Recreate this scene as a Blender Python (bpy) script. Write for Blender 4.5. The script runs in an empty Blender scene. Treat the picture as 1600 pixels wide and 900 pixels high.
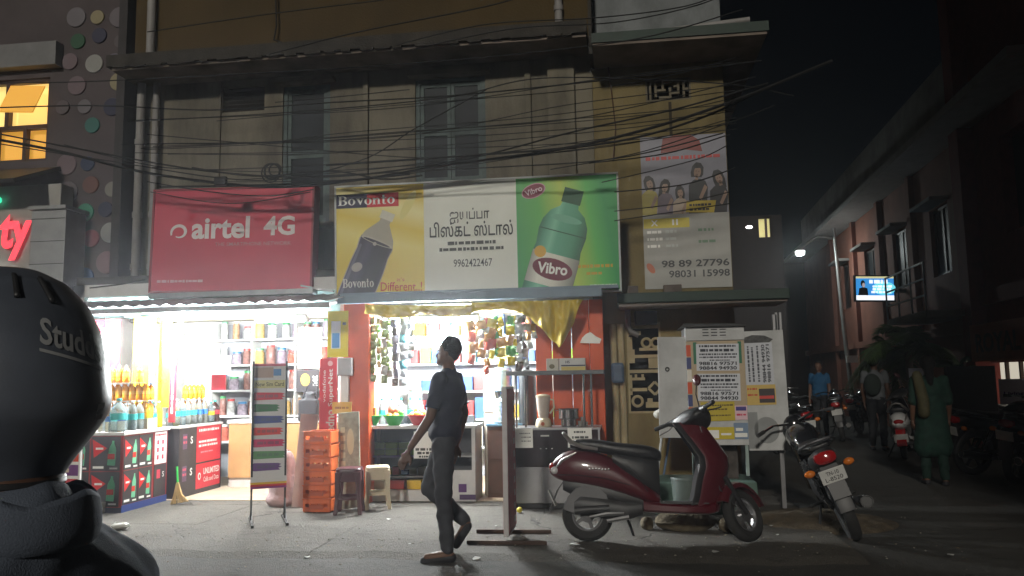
import bpy, bmesh, math, random
from mathutils import Vector, Matrix, Euler
random.seed(7)
R = math.radians
scene = bpy.context.scene
COL = scene.collection

# ------------------------------------------------------------------ camera, sky, sun, exposure
F_PX, EYE = 1250.0, 1.385
HAZE = 0.0028
YAW, PITCH, ROLL = R(7.5), R(6.4), R(-1.0)
CAM_R = Matrix.Rotation(YAW, 3, 'Z') @ Matrix.Rotation(R(90) + PITCH, 3, 'X') @ Matrix.Rotation(ROLL, 3, 'Z')
cd = bpy.data.cameras.new('camera'); cam = bpy.data.objects.new('camera', cd); COL.objects.link(cam)
cd.sensor_width = 36.0; cd.lens = 36.0 * F_PX / 1600.0; cd.clip_start = 0.05; cd.clip_end = 2000
cam.matrix_world = Matrix.Translation((0, 0, EYE)) @ CAM_R.to_4x4()
scene.camera = cam
SUN_DIR = Vector((-0.10, -0.90, 0.34)).normalized()      # towards the light
w = bpy.data.worlds.new('World'); scene.world = w; w.use_nodes = True
nt = w.node_tree
sky = nt.nodes.new('ShaderNodeTexSky'); sky.sky_type = 'NISHITA'; sky.sun_disc = False
sky.sun_elevation = math.asin(SUN_DIR.z); sky.sun_rotation = math.atan2(SUN_DIR.x, SUN_DIR.y)
bg = nt.nodes['Background']; nt.links.new(sky.outputs[0], bg.inputs[0]); bg.inputs[1].default_value = 0.0003
sl = bpy.data.lights.new('street_glow_sun', 'SUN'); sl.energy = 1.25; sl.angle = R(4); sl.color = (1.0, 0.94, 0.83)  # sun lamp standing in for unseen street light behind the viewpoint
so = bpy.data.objects.new('street_glow_sun', sl); COL.objects.link(so)
so.rotation_euler = SUN_DIR.to_track_quat('Z', 'Y').to_euler()
scene.view_settings.view_transform = 'Standard'; scene.view_settings.look = 'None'
scene.view_settings.exposure = 0.0; scene.view_settings.gamma = 1.0
scene.view_settings.use_curve_mapping = False
scene.cycles.use_denoising = True
scene.cycles.max_bounces = 8; scene.cycles.transparent_max_bounces = 12
scene.cycles.caustics_reflective = False; scene.cycles.caustics_refractive = False
scene.cycles.sample_clamp_indirect = 4.0

def ray(px, py):
    return CAM_R @ Vector(((px - 800) / F_PX, -(py - 450) / F_PX, -1.0))
def P(px, py, Y):                       # point of the place seen at a pixel, at depth Y in front of the camera
    d = ray(px, py); t = Y / d.y
    return Vector((d.x * t, Y, EYE + d.z * t))
def G(px, py, z=0.0):                   # point of the ground seen at a pixel
    d = ray(px, py); t = (z - EYE) / d.z
    return Vector((d.x * t, d.y * t, z))
def RECT(px0, py0, px1, py1, Y):        # upright rectangle facing the street -> x0, x1, z0, z1
    a = P(px0, (py0 + py1) / 2, Y); b = P(px1, (py0 + py1) / 2, Y)
    t = P((px0 + px1) / 2, py0, Y); o = P((px0 + px1) / 2, py1, Y)
    return a.x, b.x, o.z, t.z

# ------------------------------------------------------------------ materials
MATS = {}
def M(name, col=(.5, .5, .5), rough=.6, metal=0, var=.12, scale=6, bump=0, bscale=40, coat=0, trans=0, ior=1.45,
      emit=0, ecol=None, grime=0, gcol=(.03, .028, .024), gscale=1.2, streak=1.0, spec=.5, alpha=1):
    if name in MATS: return MATS[name]
    m = bpy.data.materials.new(name); m.use_nodes = True; MATS[name] = m
    n = m.node_tree.nodes; l = m.node_tree.links; b = n['Principled BSDF']
    b.inputs['Roughness'].default_value = rough; b.inputs['Metallic'].default_value = metal
    b.inputs['Specular IOR Level'].default_value = spec
    b.inputs['Coat Weight'].default_value = coat; b.inputs['Coat Roughness'].default_value = .06
    b.inputs['Transmission Weight'].default_value = trans; b.inputs['IOR'].default_value = ior
    b.inputs['Alpha'].default_value = alpha
    col = tuple(col[:3])
    b.inputs['Base Color'].default_value = (*col, 1)
    if emit:
        b.inputs['Emission Color'].default_value = (*(ecol or col), 1); b.inputs['Emission Strength'].default_value = emit
    if var or grime or bump:
        tc = n.new('ShaderNodeTexCoord')
    if var or grime:
        nz = n.new('ShaderNodeTexNoise'); nz.inputs['Scale'].default_value = scale; nz.inputs['Detail'].default_value = 5
        l.new(tc.outputs['Object'], nz.inputs['Vector'])
        mx = n.new('ShaderNodeMix'); mx.data_type = 'RGBA'
        rm = n.new('ShaderNodeValToRGB'); rm.color_ramp.elements[0].position = .3; rm.color_ramp.elements[1].position = .7
        l.new(nz.outputs['Fac'], rm.inputs[0]); l.new(rm.outputs[0], mx.inputs['Factor'])
        mx.inputs['A'].default_value = (*[c * (1 - var) for c in col], 1)
        mx.inputs['B'].default_value = (*[min(1, c * (1 + var)) for c in col], 1)
        out = mx.outputs['Result']
        if grime:
            mp = n.new('ShaderNodeMapping'); mp.inputs['Scale'].default_value = (1, 1, streak)
            l.new(tc.outputs['Object'], mp.inputs['Vector'])
            g = n.new('ShaderNodeTexNoise'); g.inputs['Scale'].default_value = gscale; g.inputs['Detail'].default_value = 8
            g.inputs['Roughness'].default_value = .65
            l.new(mp.outputs[0], g.inputs['Vector'])
            gr = n.new('ShaderNodeValToRGB'); gr.color_ramp.elements[0].position = .42; gr.color_ramp.elements[1].position = .72
            l.new(g.outputs['Fac'], gr.inputs[0])
            mu = n.new('ShaderNodeMath'); mu.operation = 'MULTIPLY'; mu.inputs[1].default_value = grime
            l.new(gr.outputs[0], mu.inputs[0])
            m2 = n.new('ShaderNodeMix'); m2.data_type = 'RGBA'
            l.new(mu.outputs[0], m2.inputs['Factor']); l.new(out, m2.inputs['A']); m2.inputs['B'].default_value = (*gcol, 1)
            out = m2.outputs['Result']
        l.new(out, b.inputs['Base Color'])
    if bump:
        bn = n.new('ShaderNodeTexNoise'); bn.inputs['Scale'].default_value = bscale; bn.inputs['Detail'].default_value = 6
        l.new(tc.outputs['Object'], bn.inputs['Vector'])
        bp = n.new('ShaderNodeBump'); bp.inputs['Strength'].default_value = bump; bp.inputs['Distance'].default_value = .02
        l.new(bn.outputs['Fac'], bp.inputs['Height']); l.new(bp.outputs[0], b.inputs['Normal'])
    return m
def ink(r, g, b, k=''):                 # flat print colour
    return M('print_%d_%d_%d%s' % (r, g, b, k), [((c / 255) / 12.92 if c < 11 else (((c / 255) + .055) / 1.055) ** 2.4) for c in (r, g, b)], .45, var=.04, scale=14)
def rgb(r, g, b):
    return tuple((((c / 255) + .055) / 1.055) ** 2.4 for c in (r, g, b))

# ------------------------------------------------------------------ mesh building
class MB:
    def __init__(s): s.v = []; s.f = []
    def add(s, vs, fs, mtx=None):
        o = len(s.v)
        s.v += [tuple(mtx @ Vector(p)) if mtx else tuple(p) for p in vs]
        s.f += [tuple(i + o for i in f) for f in fs]; return s
    def box(s, c, d, rot=None):
        x, y, z = d[0] / 2, d[1] / 2, d[2] / 2
        vs = [(-x, -y, -z), (x, -y, -z), (x, y, -z), (-x, y, -z), (-x, -y, z), (x, -y, z), (x, y, z), (-x, y, z)]
        fs = [(0, 3, 2, 1), (4, 5, 6, 7), (0, 1, 5, 4), (1, 2, 6, 5), (2, 3, 7, 6), (3, 0, 4, 7)]
        m = Matrix.Translation(c) @ (Euler(rot).to_matrix().to_4x4() if rot else Matrix())
        return s.add(vs, fs, m)
    def b2(s, x0, x1, y0, y1, z0, z1):
        return s.box(((x0 + x1) / 2, (y0 + y1) / 2, (z0 + z1) / 2), (abs(x1 - x0), abs(y1 - y0), abs(z1 - z0)))
    def bar(s, p0, p1, wx, wy=None, up=(0, 0, 1)):          # square bar between points
        p0, p1 = Vector(p0), Vector(p1); d = p1 - p0; L = d.length
        q = d.to_track_quat('Z', 'X').to_matrix().to_4x4()
        x, y = wx / 2, (wy or wx) / 2
        vs = [(-x, -y, 0), (x, -y, 0), (x, y, 0), (-x, y, 0), (-x, -y, L), (x, -y, L), (x, y, L), (-x, y, L)]
        fs = [(0, 3, 2, 1), (4, 5, 6, 7), (0, 1, 5, 4), (1, 2, 6, 5), (2, 3, 7, 6), (3, 0, 4, 7)]
        return s.add(vs, fs, Matrix.Translation(p0) @ q)
    def tube(s, pts, r, n=8, cap=True):
        pts = [Vector(p) for p in pts]; k = len(pts); rs = r if isinstance(r, (list, tuple)) else [r] * k
        o = len(s.v); prev = None
        for i, p in enumerate(pts):
            d = (pts[min(i + 1, k - 1)] - pts[max(i - 1, 0)]).normalized()
            if prev is None:
                a = d.orthogonal().normalized()
            else:
                a = (prev - d * prev.dot(d))
                a = a.normalized() if a.length > 1e-6 else d.orthogonal().normalized()
            prev = a; b = d.cross(a)
            for j in range(n):
                t = 2 * math.pi * j / n
                s.v.append(tuple(p + (a * math.cos(t) + b * math.sin(t)) * rs[i]))
        for i in range(k - 1):
            for j in range(n):
                j2 = (j + 1) % n
                s.f.append((o + i * n + j, o + i * n + j2, o + (i + 1) * n + j2, o + (i + 1) * n + j))
        if cap:
            s.f.append(tuple(o + j for j in reversed(range(n)))); s.f.append(tuple(o + (k - 1) * n + j for j in range(n)))
        return s
    def cyl(s, p0, p1, r, r1=None, n=14): return s.tube([p0, p1], [r, r if r1 is None else r1], n)
    def lathe(s, prof, c=(0, 0, 0), n=16, axis='Z', mtx=None):    # prof: (radius, height)
        o = len(s.v); c = Vector(c)
        for (r, h) in prof:
            for j in range(n):
                t = 2 * math.pi * j / n; x, y = r * math.cos(t), r * math.sin(t)
                p = Vector((x, y, h)) if axis == 'Z' else (Vector((x, h, y)) if axis == 'Y' else Vector((h, x, y)))
                if mtx: p = mtx @ p
                s.v.append(tuple(p + c))
        for i in range(len(prof) - 1):
            for j in range(n):
                j2 = (j + 1) % n
                s.f.append((o + i * n + j, o + i * n + j2, o + (i + 1) * n + j2, o + (i + 1) * n + j))
        if prof[0][0] > 1e-5: s.f.append(tuple(o + j for j in reversed(range(n))))
        if prof[-1][0] > 1e-5: s.f.append(tuple(o + (len(prof) - 1) * n + j for j in range(n)))
        return s
    def ell(s, c, r, n=14, m=9, rot=None):
        r = r if isinstance(r, (tuple, list)) else (r, r, r)
        prof = [(max(1e-4, math.sin(math.pi * i / m)), -math.cos(math.pi * i / m)) for i in range(m + 1)]
        mt = (Euler(rot).to_matrix() if rot else Matrix.Identity(3)) @ Matrix.Diagonal(r)
        return s.lathe(prof, c, n, mtx=mt)
    def torus(s, c, R_, r, axis='Y', n=28, m=10, sq=1.0):
        o = len(s.v); c = Vector(c)
        for i in range(n):
            a = 2 * math.pi * i / n
            for j in range(m):
                b = 2 * math.pi * j / m
                rr = R_ + r * math.cos(b); h = r * sq * math.sin(b)
                x, y = rr * math.cos(a), rr * math.sin(a)
                p = Vector((x, h, y)) if axis == 'Y' else (Vector((x, y, h)) if axis == 'Z' else Vector((h, x, y)))
                s.v.append(tuple(p + c))
        for i in range(n):
            for j in range(m):
                i2, j2 = (i + 1) % n, (j + 1) % m
                s.f.append((o + i * m + j, o + i2 * m + j, o + i2 * m + j2, o + i * m + j2))
        return s
    def prism(s, pts, y0, y1):                                  # outline in x,z extruded along y
        n = len(pts); o = len(s.v)
        ar = sum(pts[i][0] * pts[(i + 1) % n][1] - pts[(i + 1) % n][0] * pts[i][1] for i in range(n))
        if ar < 0: pts = list(reversed(pts))
        s.v += [(p[0], y0, p[1]) for p in pts] + [(p[0], y1, p[1]) for p in pts]
        s.f.append(tuple(o + i for i in range(n))); s.f.append(tuple(o + n + i for i in reversed(range(n))))
        for i in range(n):
            j = (i + 1) % n; s.f.append((o + i, o + n + i, o + n + j, o + j))
        return s
    def loft(s, rings, cap=True):
        o = len(s.v); n = len(rings[0])
        for r in rings: s.v += [tuple(p) for p in r]
        for i in range(len(rings) - 1):
            for j in range(n):
                j2 = (j + 1) % n
                s.f.append((o + i * n + j, o + i * n + j2, o + (i + 1) * n + j2, o + (i + 1) * n + j))
        if cap:
            s.f.append(tuple(o + j for j in reversed(range(n)))); s.f.append(tuple(o + (len(rings) - 1) * n + j for j in range(n)))
        return s
    def mesh(s, name, mat, smooth=False, fix=True):
        me = bpy.data.meshes.new(name); me.from_pydata(s.v, [], s.f)
        if fix:
            bm = bmesh.new(); bm.from_mesh(me); bmesh.ops.recalc_face_normals(bm, faces=bm.faces); bm.to_mesh(me); bm.free()
        if mat: me.materials.append(mat)
        if smooth:
            me.polygons.foreach_set('use_smooth', [True] * len(me.polygons))
            try: me.set_sharp_from_angle(angle=R(38))
            except Exception: pass
        return me
    def build(s, name, mat, parent=None, smooth=False, bevel=0, sub=0, loc=None, rot=None, fix=True):
        o = bpy.data.objects.new(name, s.mesh(name, mat, smooth, fix)); COL.objects.link(o)
        if parent: o.parent = parent
        if loc is not None: o.location = loc
        if rot is not None: o.rotation_euler = rot
        if bevel:
            b = o.modifiers.new('bevel', 'BEVEL'); b.width = bevel; b.segments = 2; b.limit_method = 'ANGLE'
        if sub:
            b = o.modifiers.new('sub', 'SUBSURF'); b.levels = sub; b.render_levels = sub
        return o
def ring(cx, cy, cz, hw, hh, n=16, e=2.5, axis='X', top=None):    # superellipse ring, across x (axis X) or z (axis Z)
    out = []
    for j in range(n):
        t = 2 * math.pi * j / n + math.pi / n
        c, q = math.cos(t), math.sin(t)
        a = hw * math.copysign(abs(c) ** (2 / e), c); b = hh * math.copysign(abs(q) ** (2 / e), q)
        if top and q > 0: a *= top + (1 - top) * (1 - abs(q) ** 1.5)
        out.append((cx, cy + a, cz + b) if axis == 'X' else (cx + b, cy + a, cz))
    return out
def tag(o, label, cat, group=None, kind=None):
    if label: o['label'] = label
    if cat: o['category'] = cat
    if group: o['group'] = group
    if kind: o['kind'] = kind
    return o
def thing(name, label, cat, loc=(0, 0, 0), rz=0, group=None, rot=None):
    o = bpy.data.objects.new(name, None); COL.objects.link(o); o.empty_display_size = .1
    o.location = loc; o.rotation_euler = rot if rot else (0, 0, rz)
    return tag(o, label, cat, group)
def struct(o): o['kind'] = 'structure'; return o
CHILD = {}
def copy_tree(o, parent=None, swap=None):
    c = o.copy(); COL.objects.link(c); c.parent = parent
    if o.type == 'MESH' and swap:
        for a, b_ in swap.items():
            if o.data.materials and o.data.materials[0] == a:
                c.data = o.data.copy(); c.data.materials[0] = b_
    for ch in list(o.children):
        copy_tree(ch, c, swap)
    return c
# ---- print on flat panels: panel frame has x to the right, z up, and faces -y
def txt(parent, s, x, z, h, mat, y=-.004, w=None, bold=0, align='C', name='lettering', rot=0, shear=0, thick=.0015, mirror=False, hspan=None):
    cu = bpy.data.curves.new('t', 'FONT'); cu.body = s; cu.size = 1; cu.offset = bold; cu.shear = shear
    cu.resolution_u = 3; cu.fill_mode = 'FRONT'
    to = bpy.data.objects.new('t', cu); COL.objects.link(to)
    dg = bpy.context.evaluated_depsgraph_get(); me = bpy.data.meshes.new_from_object(to.evaluated_get(dg))
    bpy.data.objects.remove(to); bpy.data.curves.remove(cu)
    if not len(me.vertices): return None
    xs = [v.co.x for v in me.vertices]; ys = [v.co.y for v in me.vertices]
    x0, x1, y0, y1 = min(xs), max(xs), min(ys), max(ys)
    k = h / (hspan if hspan else (y1 - y0)); kx = (w / (x1 - x0)) if w else k
    ox = {'C': (x0 + x1) / 2, 'L': x0, 'R': x1}[align]
    cr, sr = math.cos(rot), math.sin(rot)
    for v in me.vertices:
        a, b = (v.co.x - ox) * kx, (v.co.y - (y0 + y1) / 2) * k
        v.co = (x + a * cr - b * sr, y, z + a * sr + b * cr)
    me.materials.clear(); me.materials.append(mat)
    o = bpy.data.objects.new(name, me); COL.objects.link(o); o.parent = parent
    return o
def art(parent, polys, mat, y=-.003, name='picture', t=.002):
    mb = MB()
    for p in polys:
        n = len(p); o = len(mb.v)
        ar = sum(p[i][0] * p[(i + 1) % n][1] - p[(i + 1) % n][0] * p[i][1] for i in range(n))
        if ar < 0: p = list(reversed(p))
        mb.v += [(q[0], y, q[1]) for q in p]; mb.f.append(tuple(range(o, o + n)))
    o = mb.build(name, mat, parent, fix=False)
    if len(polys) > 1 and name in ('small_print', 'handwriting', 'marks'): o['kind'] = 'stuff'
    return o
def rc(x0, z0, x1, z1): return [(x0, z0), (x1, z0), (x1, z1), (x0, z1)]
def elp(cx, cz, rx, rz, n=28, rot=0):
    return [(cx + rx * math.cos(t) * math.cos(rot) - rz * math.sin(t) * math.sin(rot), cz + rx * math.cos(t) * math.sin(rot) + rz * math.sin(t) * math.cos(rot))
            for t in [2 * math.pi * i / n for i in range(n)]]
def words(x0, x1, z, h, n, seed=0):     # a line of print too small to read
    rd = random.Random(seed); out = []; x = x0
    while x < x1 - h * .4:
        L = min(rd.uniform(.5, 2.0) * h, x1 - x)
        k = rd.uniform(.75, 1.0)
        out.append(rc(x, z - h * k / 2, x + L, z + h * k / 2)); x += L + rd.uniform(.18, .5) * h
    return out
def panel(name, x0, x1, z0, z1, Y, mat, label=None, cat=None, parent=None, t=.012, tilt=0, roll=0, bevel=0, group=None):
    """upright board whose front face is the plane y=0 of its own frame; origin at bottom centre"""
    wd, h = x1 - x0, z1 - z0
    o = MB().b2(-wd / 2, wd / 2, 0, t, 0, h).build(name, mat, parent, bevel=bevel)
    o.location = ((x0 + x1) / 2, Y, z0); o.rotation_euler = (tilt, roll, 0)
    if label: tag(o, label, cat, group)
    return o, wd, h

# ---- soft bodies: capsules and ellipsoids fused into one skin
def soft(name, prims, mat, parent, voxel=.012, smooth=6, factor=.5, wrinkle=0):
    mb = MB()
    for p in prims:
        if p[0] == 'e': mb.ell(p[1], p[2], 14, 10, p[3] if len(p) > 3 else None)
        elif p[0] == 'b': mb.box(p[1], p[2], p[3] if len(p) > 3 else None)
        else:
            pts, rs = p[1], p[2]
            mb.tube(pts, rs, 12)
            for q, r in zip(pts, rs): mb.ell(q, r * .995, 12, 8)
    o = mb.build('tmp', mat)
    rm = o.modifiers.new('r', 'REMESH'); rm.mode = 'VOXEL'; rm.voxel_size = voxel; rm.use_smooth_shade = True
    sm = o.modifiers.new('s', 'SMOOTH'); sm.iterations = smooth; sm.factor = factor
    dg = bpy.context.evaluated_depsgraph_get()
    me = bpy.data.meshes.new_from_object(o.evaluated_get(dg)); me.name = name
    bpy.data.objects.remove(o)
    if wrinkle:
        ph = random.Random(len(me.vertices)).uniform(0, 6)
        nn = [v.normal.copy() for v in me.vertices]
        for v, q in zip(me.vertices, nn):
            x, y, z = v.co
            f = math.sin(z * 38 + 9 * math.sin(x * 7 + ph) + 7 * math.sin(y * 9 + ph)) * .6 + math.sin(z * 71 + x * 40 + ph + 5 * math.sin(y * 16)) * .4
            v.co = v.co + q * (wrinkle * f)
    me.materials.clear(); me.materials.append(mat)
    me.polygons.foreach_set('use_smooth', [True] * len(me.polygons))
    n = bpy.data.objects.new(name, me); COL.objects.link(n); n.parent = parent
    return n
# ================================================================== the setting
def grid_sheet(name, x0, x1, y0, y1, nx, ny, zf, mat, edge=None):
    mb = MB()
    for j in range(ny + 1):
        for i in range(nx + 1):
            x = x0 + (x1 - x0) * i / nx; y = y0 + (y1 - y0) * j / ny
            if edge: x, y = edge(x, y, i, j)
            mb.v.append((x, y, zf(x, y)))
    for j in range(ny):
        for i in range(nx):
            a = j * (nx + 1) + i; mb.f.append((a, a + 1, a + nx + 2, a + nx + 1))
    o = mb.build(name, mat, smooth=True); return o
def sn(x, y, k=0): return math.sin(x * 3.1 + k) * math.cos(y * 2.7 - k * 1.7) * .5 + math.sin(x * 7.3 - y * 5.1 + k) * .3
def ground_mat(name, c1, c2, c3, stain, bumps):
    m = bpy.data.materials.new(name); m.use_nodes = True; MATS[name] = m
    n = m.node_tree.nodes; l = m.node_tree.links; b = n['Principled BSDF']; tc = n.new('ShaderNodeTexCoord')
    def noise(s, d=6, r=.6, sx=1):
        mp = n.new('ShaderNodeMapping'); mp.inputs['Scale'].default_value = (1, sx, 1); l.new(tc.outputs['Object'], mp.inputs[0])
        k = n.new('ShaderNodeTexNoise'); k.inputs['Scale'].default_value = s; k.inputs['Detail'].default_value = d; k.inputs['Roughness'].default_value = r; l.new(mp.outputs[0], k.inputs['Vector']); return k.outputs['Fac']
    def ramp(x, lo, hi):
        k = n.new('ShaderNodeMapRange'); k.inputs[1].default_value = lo; k.inputs[2].default_value = hi; l.new(x, k.inputs[0]); return k.outputs[0]
    def mix(f, a_, b_):
        k = n.new('ShaderNodeMix'); k.data_type = 'RGBA'; l.new(f, k.inputs['Factor'])
        for s_, v in (('A', a_), ('B', b_)):
            if isinstance(v, tuple): k.inputs[s_].default_value = (*v, 1)
            else: l.new(v, k.inputs[s_])
        return k.outputs['Result']
    col = mix(ramp(noise(.7, 7), .38, .62), c1, c2)
    col = mix(ramp(noise(9, 8, .7), .5, .78), col, c3)
    col = mix(ramp(noise(2.3, 9, .75, 2.2), .56, .66), col, stain)
    col = mix(ramp(noise(55, 3), .58, .74), col, tuple(min(1, x * 1.7) for x in c2))
    vo = n.new('ShaderNodeTexVoronoi'); vo.feature = 'DISTANCE_TO_EDGE'; vo.inputs['Scale'].default_value = .45
    wv = n.new('ShaderNodeMapping'); wn = n.new('ShaderNodeTexNoise'); wn.inputs['Scale'].default_value = 3; wn.inputs['Detail'].default_value = 5; l.new(tc.outputs['Object'], wn.inputs['Vector'])
    va = n.new('ShaderNodeVectorMath'); va.operation = 'MULTIPLY_ADD'; va.inputs[1].default_value = (.5, .5, 0); l.new(wn.outputs['Color'], va.inputs[0]); l.new(tc.outputs['Object'], va.inputs[2]); l.new(va.outputs[0], vo.inputs['Vector'])
    cm = n.new('ShaderNodeMath'); cm.operation = 'MULTIPLY'; l.new(ramp(vo.outputs['Distance'], .006, .0), cm.inputs[0]); l.new(ramp(noise(.9, 4), .48, .62), cm.inputs[1]); crack = cm.outputs[0]; col = mix(crack, col, tuple(x * .35 for x in stain))
    l.new(col, b.inputs['Base Color']); b.inputs['Roughness'].default_value = .85
    ad = n.new('ShaderNodeMath'); ad.operation = 'ADD'; l.new(noise(9, 8, .7), ad.inputs[0]); l.new(noise(90, 3), ad.inputs[1])
    sb = n.new('ShaderNodeMath'); sb.operation = 'SUBTRACT'; l.new(ad.outputs[0], sb.inputs[0]); l.new(crack, sb.inputs[1])
    bp = n.new('ShaderNodeBump'); bp.inputs['Strength'].default_value = bumps; bp.inputs['Distance'].default_value = .03; l.new(sb.outputs[0], bp.inputs['Height']); l.new(bp.outputs[0], b.inputs['Normal'])
    return m
asphalt = ground_mat('asphalt', (.036, .034, .030), (.056, .052, .046), (.068, .061, .050), (.022, .021, .019), .7)
concrete = ground_mat('concrete_paving', (.070, .063, .052), (.095, .086, .072), (.055, .048, .038), (.034, .030, .024), .8)
ground = grid_sheet('ground', -150, 150, -80, 220, 30, 30, lambda x, y: 0.0, asphalt); struct(ground)
# pavement: thin concrete apron with a worn edge, cracked into slabs
def pav_edge(x, y, i, j):
    if j == 0: y += .10 * sn(x, 1.0, 2)
    return x, y
pave = thing('pavement', None, None); struct(pave)
xs = [-9.5, -7.6, -5.9, -4.1, -2.5, -.8, .9, 1.75]
rnd = random.Random(3)
for r_, (ya, yb) in enumerate(((6.35, 7.5), (7.5, 8.7), (8.7, 9.95))):
    for i in range(len(xs) - 1):
        a, b = xs[i] + .0015, xs[i + 1] - .0015
        z = .026 + .0015 * rnd.uniform(-1, 1)
        n = 10; pts = []
        if r_ == 0:
            pts = [(a + (b - a) * k / n, ya + .07 * sn(a + (b - a) * k / n, 1, 2) + rnd.uniform(-.012, .012)) for k in range(n + 1)]
        else:
            pts = [(a, ya + .0015), (b, ya + .0015)]
        pts += [(b, yb - .0015), (a, yb - .0015)]
        mb = MB(); k = len(pts)
        lo = [(p[0], p[1] - (.16 if r_ == 0 and q_ <= n else 0), -.004) for q_, p in enumerate(pts)]
        mb.v = lo + [(p[0], p[1], z) for p in pts]
        mb.f = [tuple(range(k, 2 * k))] + [(j, (j + 1) % k, k + (j + 1) % k, k + j) for j in range(k)]
        mb.build('paving_slab', concrete, pave)
dirtm = M('dry_dirt', (.11, .085, .055), .95, var=.35, scale=9, bump=.9, bscale=60, grime=.5, gcol=(.04, .032, .022), gscale=5)
def dirt_z(x, y):
    dx, dy = (x - 1.75) / .75, (y - 7.95) / .62; d = max(0, 1 - dx * dx - dy * dy)
    return -.01 + .11 * d ** .8 + (.02 * sn(x * 3, y * 3) + .012 * sn(x * 9, y * 8, 1)) * min(1, d * 3)
dp = grid_sheet('dirt', .98, 2.55, 7.3, 8.6, 44, 36, dirt_z, dirtm); dp['kind'] = 'stuff'; dp['label'] = 'mound of dry brown dirt beside the white cabinet'
# gravel and grit along the pavement edge: too small and many to count
mb = MB(); rg = random.Random(11)
for i in range(170):
    x = rg.uniform(-4.6, 2.6); y = 6.5 + rg.gauss(.25, .42) if rg.random() < .6 else rg.uniform(6.6, 8.3)
    s_ = rg.uniform(.003, .009)
    mb.ell((x, y, .03 + s_ * .4), (s_ * rg.uniform(.8, 1.6), s_, s_ * .6), 5, 3, (0, 0, rg.uniform(0, 3)))
gv = mb.build('gravel', M('grit', (.26, .24, .2), .9, var=.4, scale=30)); gv['kind'] = 'stuff'; gv['label'] = 'loose grit scattered over the pavement edge'

def wall_holes(mb, x0, x1, z0, z1, y0, y1, holes=()):
    cx = sorted({x0, x1, *[h[0] for h in holes], *[h[1] for h in holes]})
    for i in range(len(cx) - 1):
        a, b = cx[i], cx[i + 1]; m = (a + b) / 2
        hs = sorted([(h[2], h[3]) for h in holes if h[0] < m < h[1]])
        z = z0
        for (p, q) in hs:
            if p > z: mb.b2(a, b, y0, y1, z, p)
            z = q
        if z < z1: mb.b2(a, b, y0, y1, z, z1)
    return mb

# ================================================================== the old building above the shops
cream = M('old_cream_plaster', (.19, .172, .128), .9, var=.18, scale=1.6, bump=.3, bscale=30, grime=.92, gcol=(.052, .046, .034), gscale=1.5, streak=.28)
ochre = M('ochre_plaster', (.062, .04, .010), .9, var=.16, scale=1.2, bump=.2, grime=.6, gcol=(.09, .06, .022), gscale=1.0, streak=.4)
wingy = M('yellow_plaster', (.22, .175, .08), .9, var=.15, scale=1.5, bump=.25, grime=.8, gcol=(.085, .066, .032), gscale=1.8, streak=.28)
whitew = M('weathered_white_plaster', (.2, .215, .22), .9, var=.15, scale=2, bump=.2, grime=.85, gcol=(.10, .11, .11), gscale=3, streak=.5)
darkcon = M('blackened_concrete', (.05, .045, .038), .95, var=.3, scale=4, bump=.3, grime=.5, gcol=(.02, .02, .018))
eavecon = M('eave_underside_plaster', (.22, .18, .15), .9, var=.25, scale=3, grime=.7, gcol=(.08, .065, .05), gscale=2)
greenp = M('dark_green_paint', (.014, .036, .025), .6, var=.2, scale=5, grime=.4)
bluefr = M('faded_blue_green_wood', (.09, .12, .115), .7, var=.25, scale=9, grime=.5, gcol=(.03, .04, .04))
glassd = M('dark_window_glass', (.012, .017, .02), .5, var=0, spec=.2)
pipem = M('old_pvc_pipe', (.33, .32, .31), .6, var=.15, scale=4, grime=.6, gcol=(.1, .09, .08), streak=.2)
bld = thing('old_building', 'old two storey cream and ochre building above the lit shops', 'building', (0, 0, 0))
W1 = (-4.36, -3.70, 3.45, 5.33); W2 = (-2.54, -1.61, 3.88, 5.30); V1 = (-5.22, -4.62, 5.02, 5.36)
mb = MB(); wall_holes(mb, -6.45, -.23, 2.2, 5.5, 9.9, 10.15, (W1, W2, V1)); mb.build('wall', cream, bld)
mb = MB(); mb.b2(-6.45, -.23, 9.78, 10.1, 5.66, 8.2); o = mb.build('upper_wall', ochre, bld); o['label'] = 'ochre plaster wall above the ledge'
# ledge with ragged underside
mb = MB(); mb.b2(-6.5, -.26, 9.25, 10.1, 5.5, 5.655)
for i in range(26):
    x = -6.4 + i * .235 + rnd.uniform(-.05, .05); mb.b2(x, x + rnd.uniform(.1, .25), 9.252, 9.262 + rnd.uniform(0, .02), 5.47 + rnd.uniform(0, .02), 5.52)
mb.build('ledge', darkcon, bld)
MB().b2(-6.45, -.27, 9.3, 9.89, 5.46, 5.498).build('ledge_underside', eavecon, bld)
for x, wd in ((-3.2, .07), (-1.05, .08), (-.62, .34)):
    MB().b2(x - wd / 2, x + wd / 2, 9.845 if wd < .2 else 9.80, 9.899, 2.25, 5.455).build('pilaster', cream, bld, bevel=.008)
MB().b2(-5.26, -5.23, 9.87, 9.899, 2.3, 5.45).build('pilaster', cream, bld)
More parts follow.
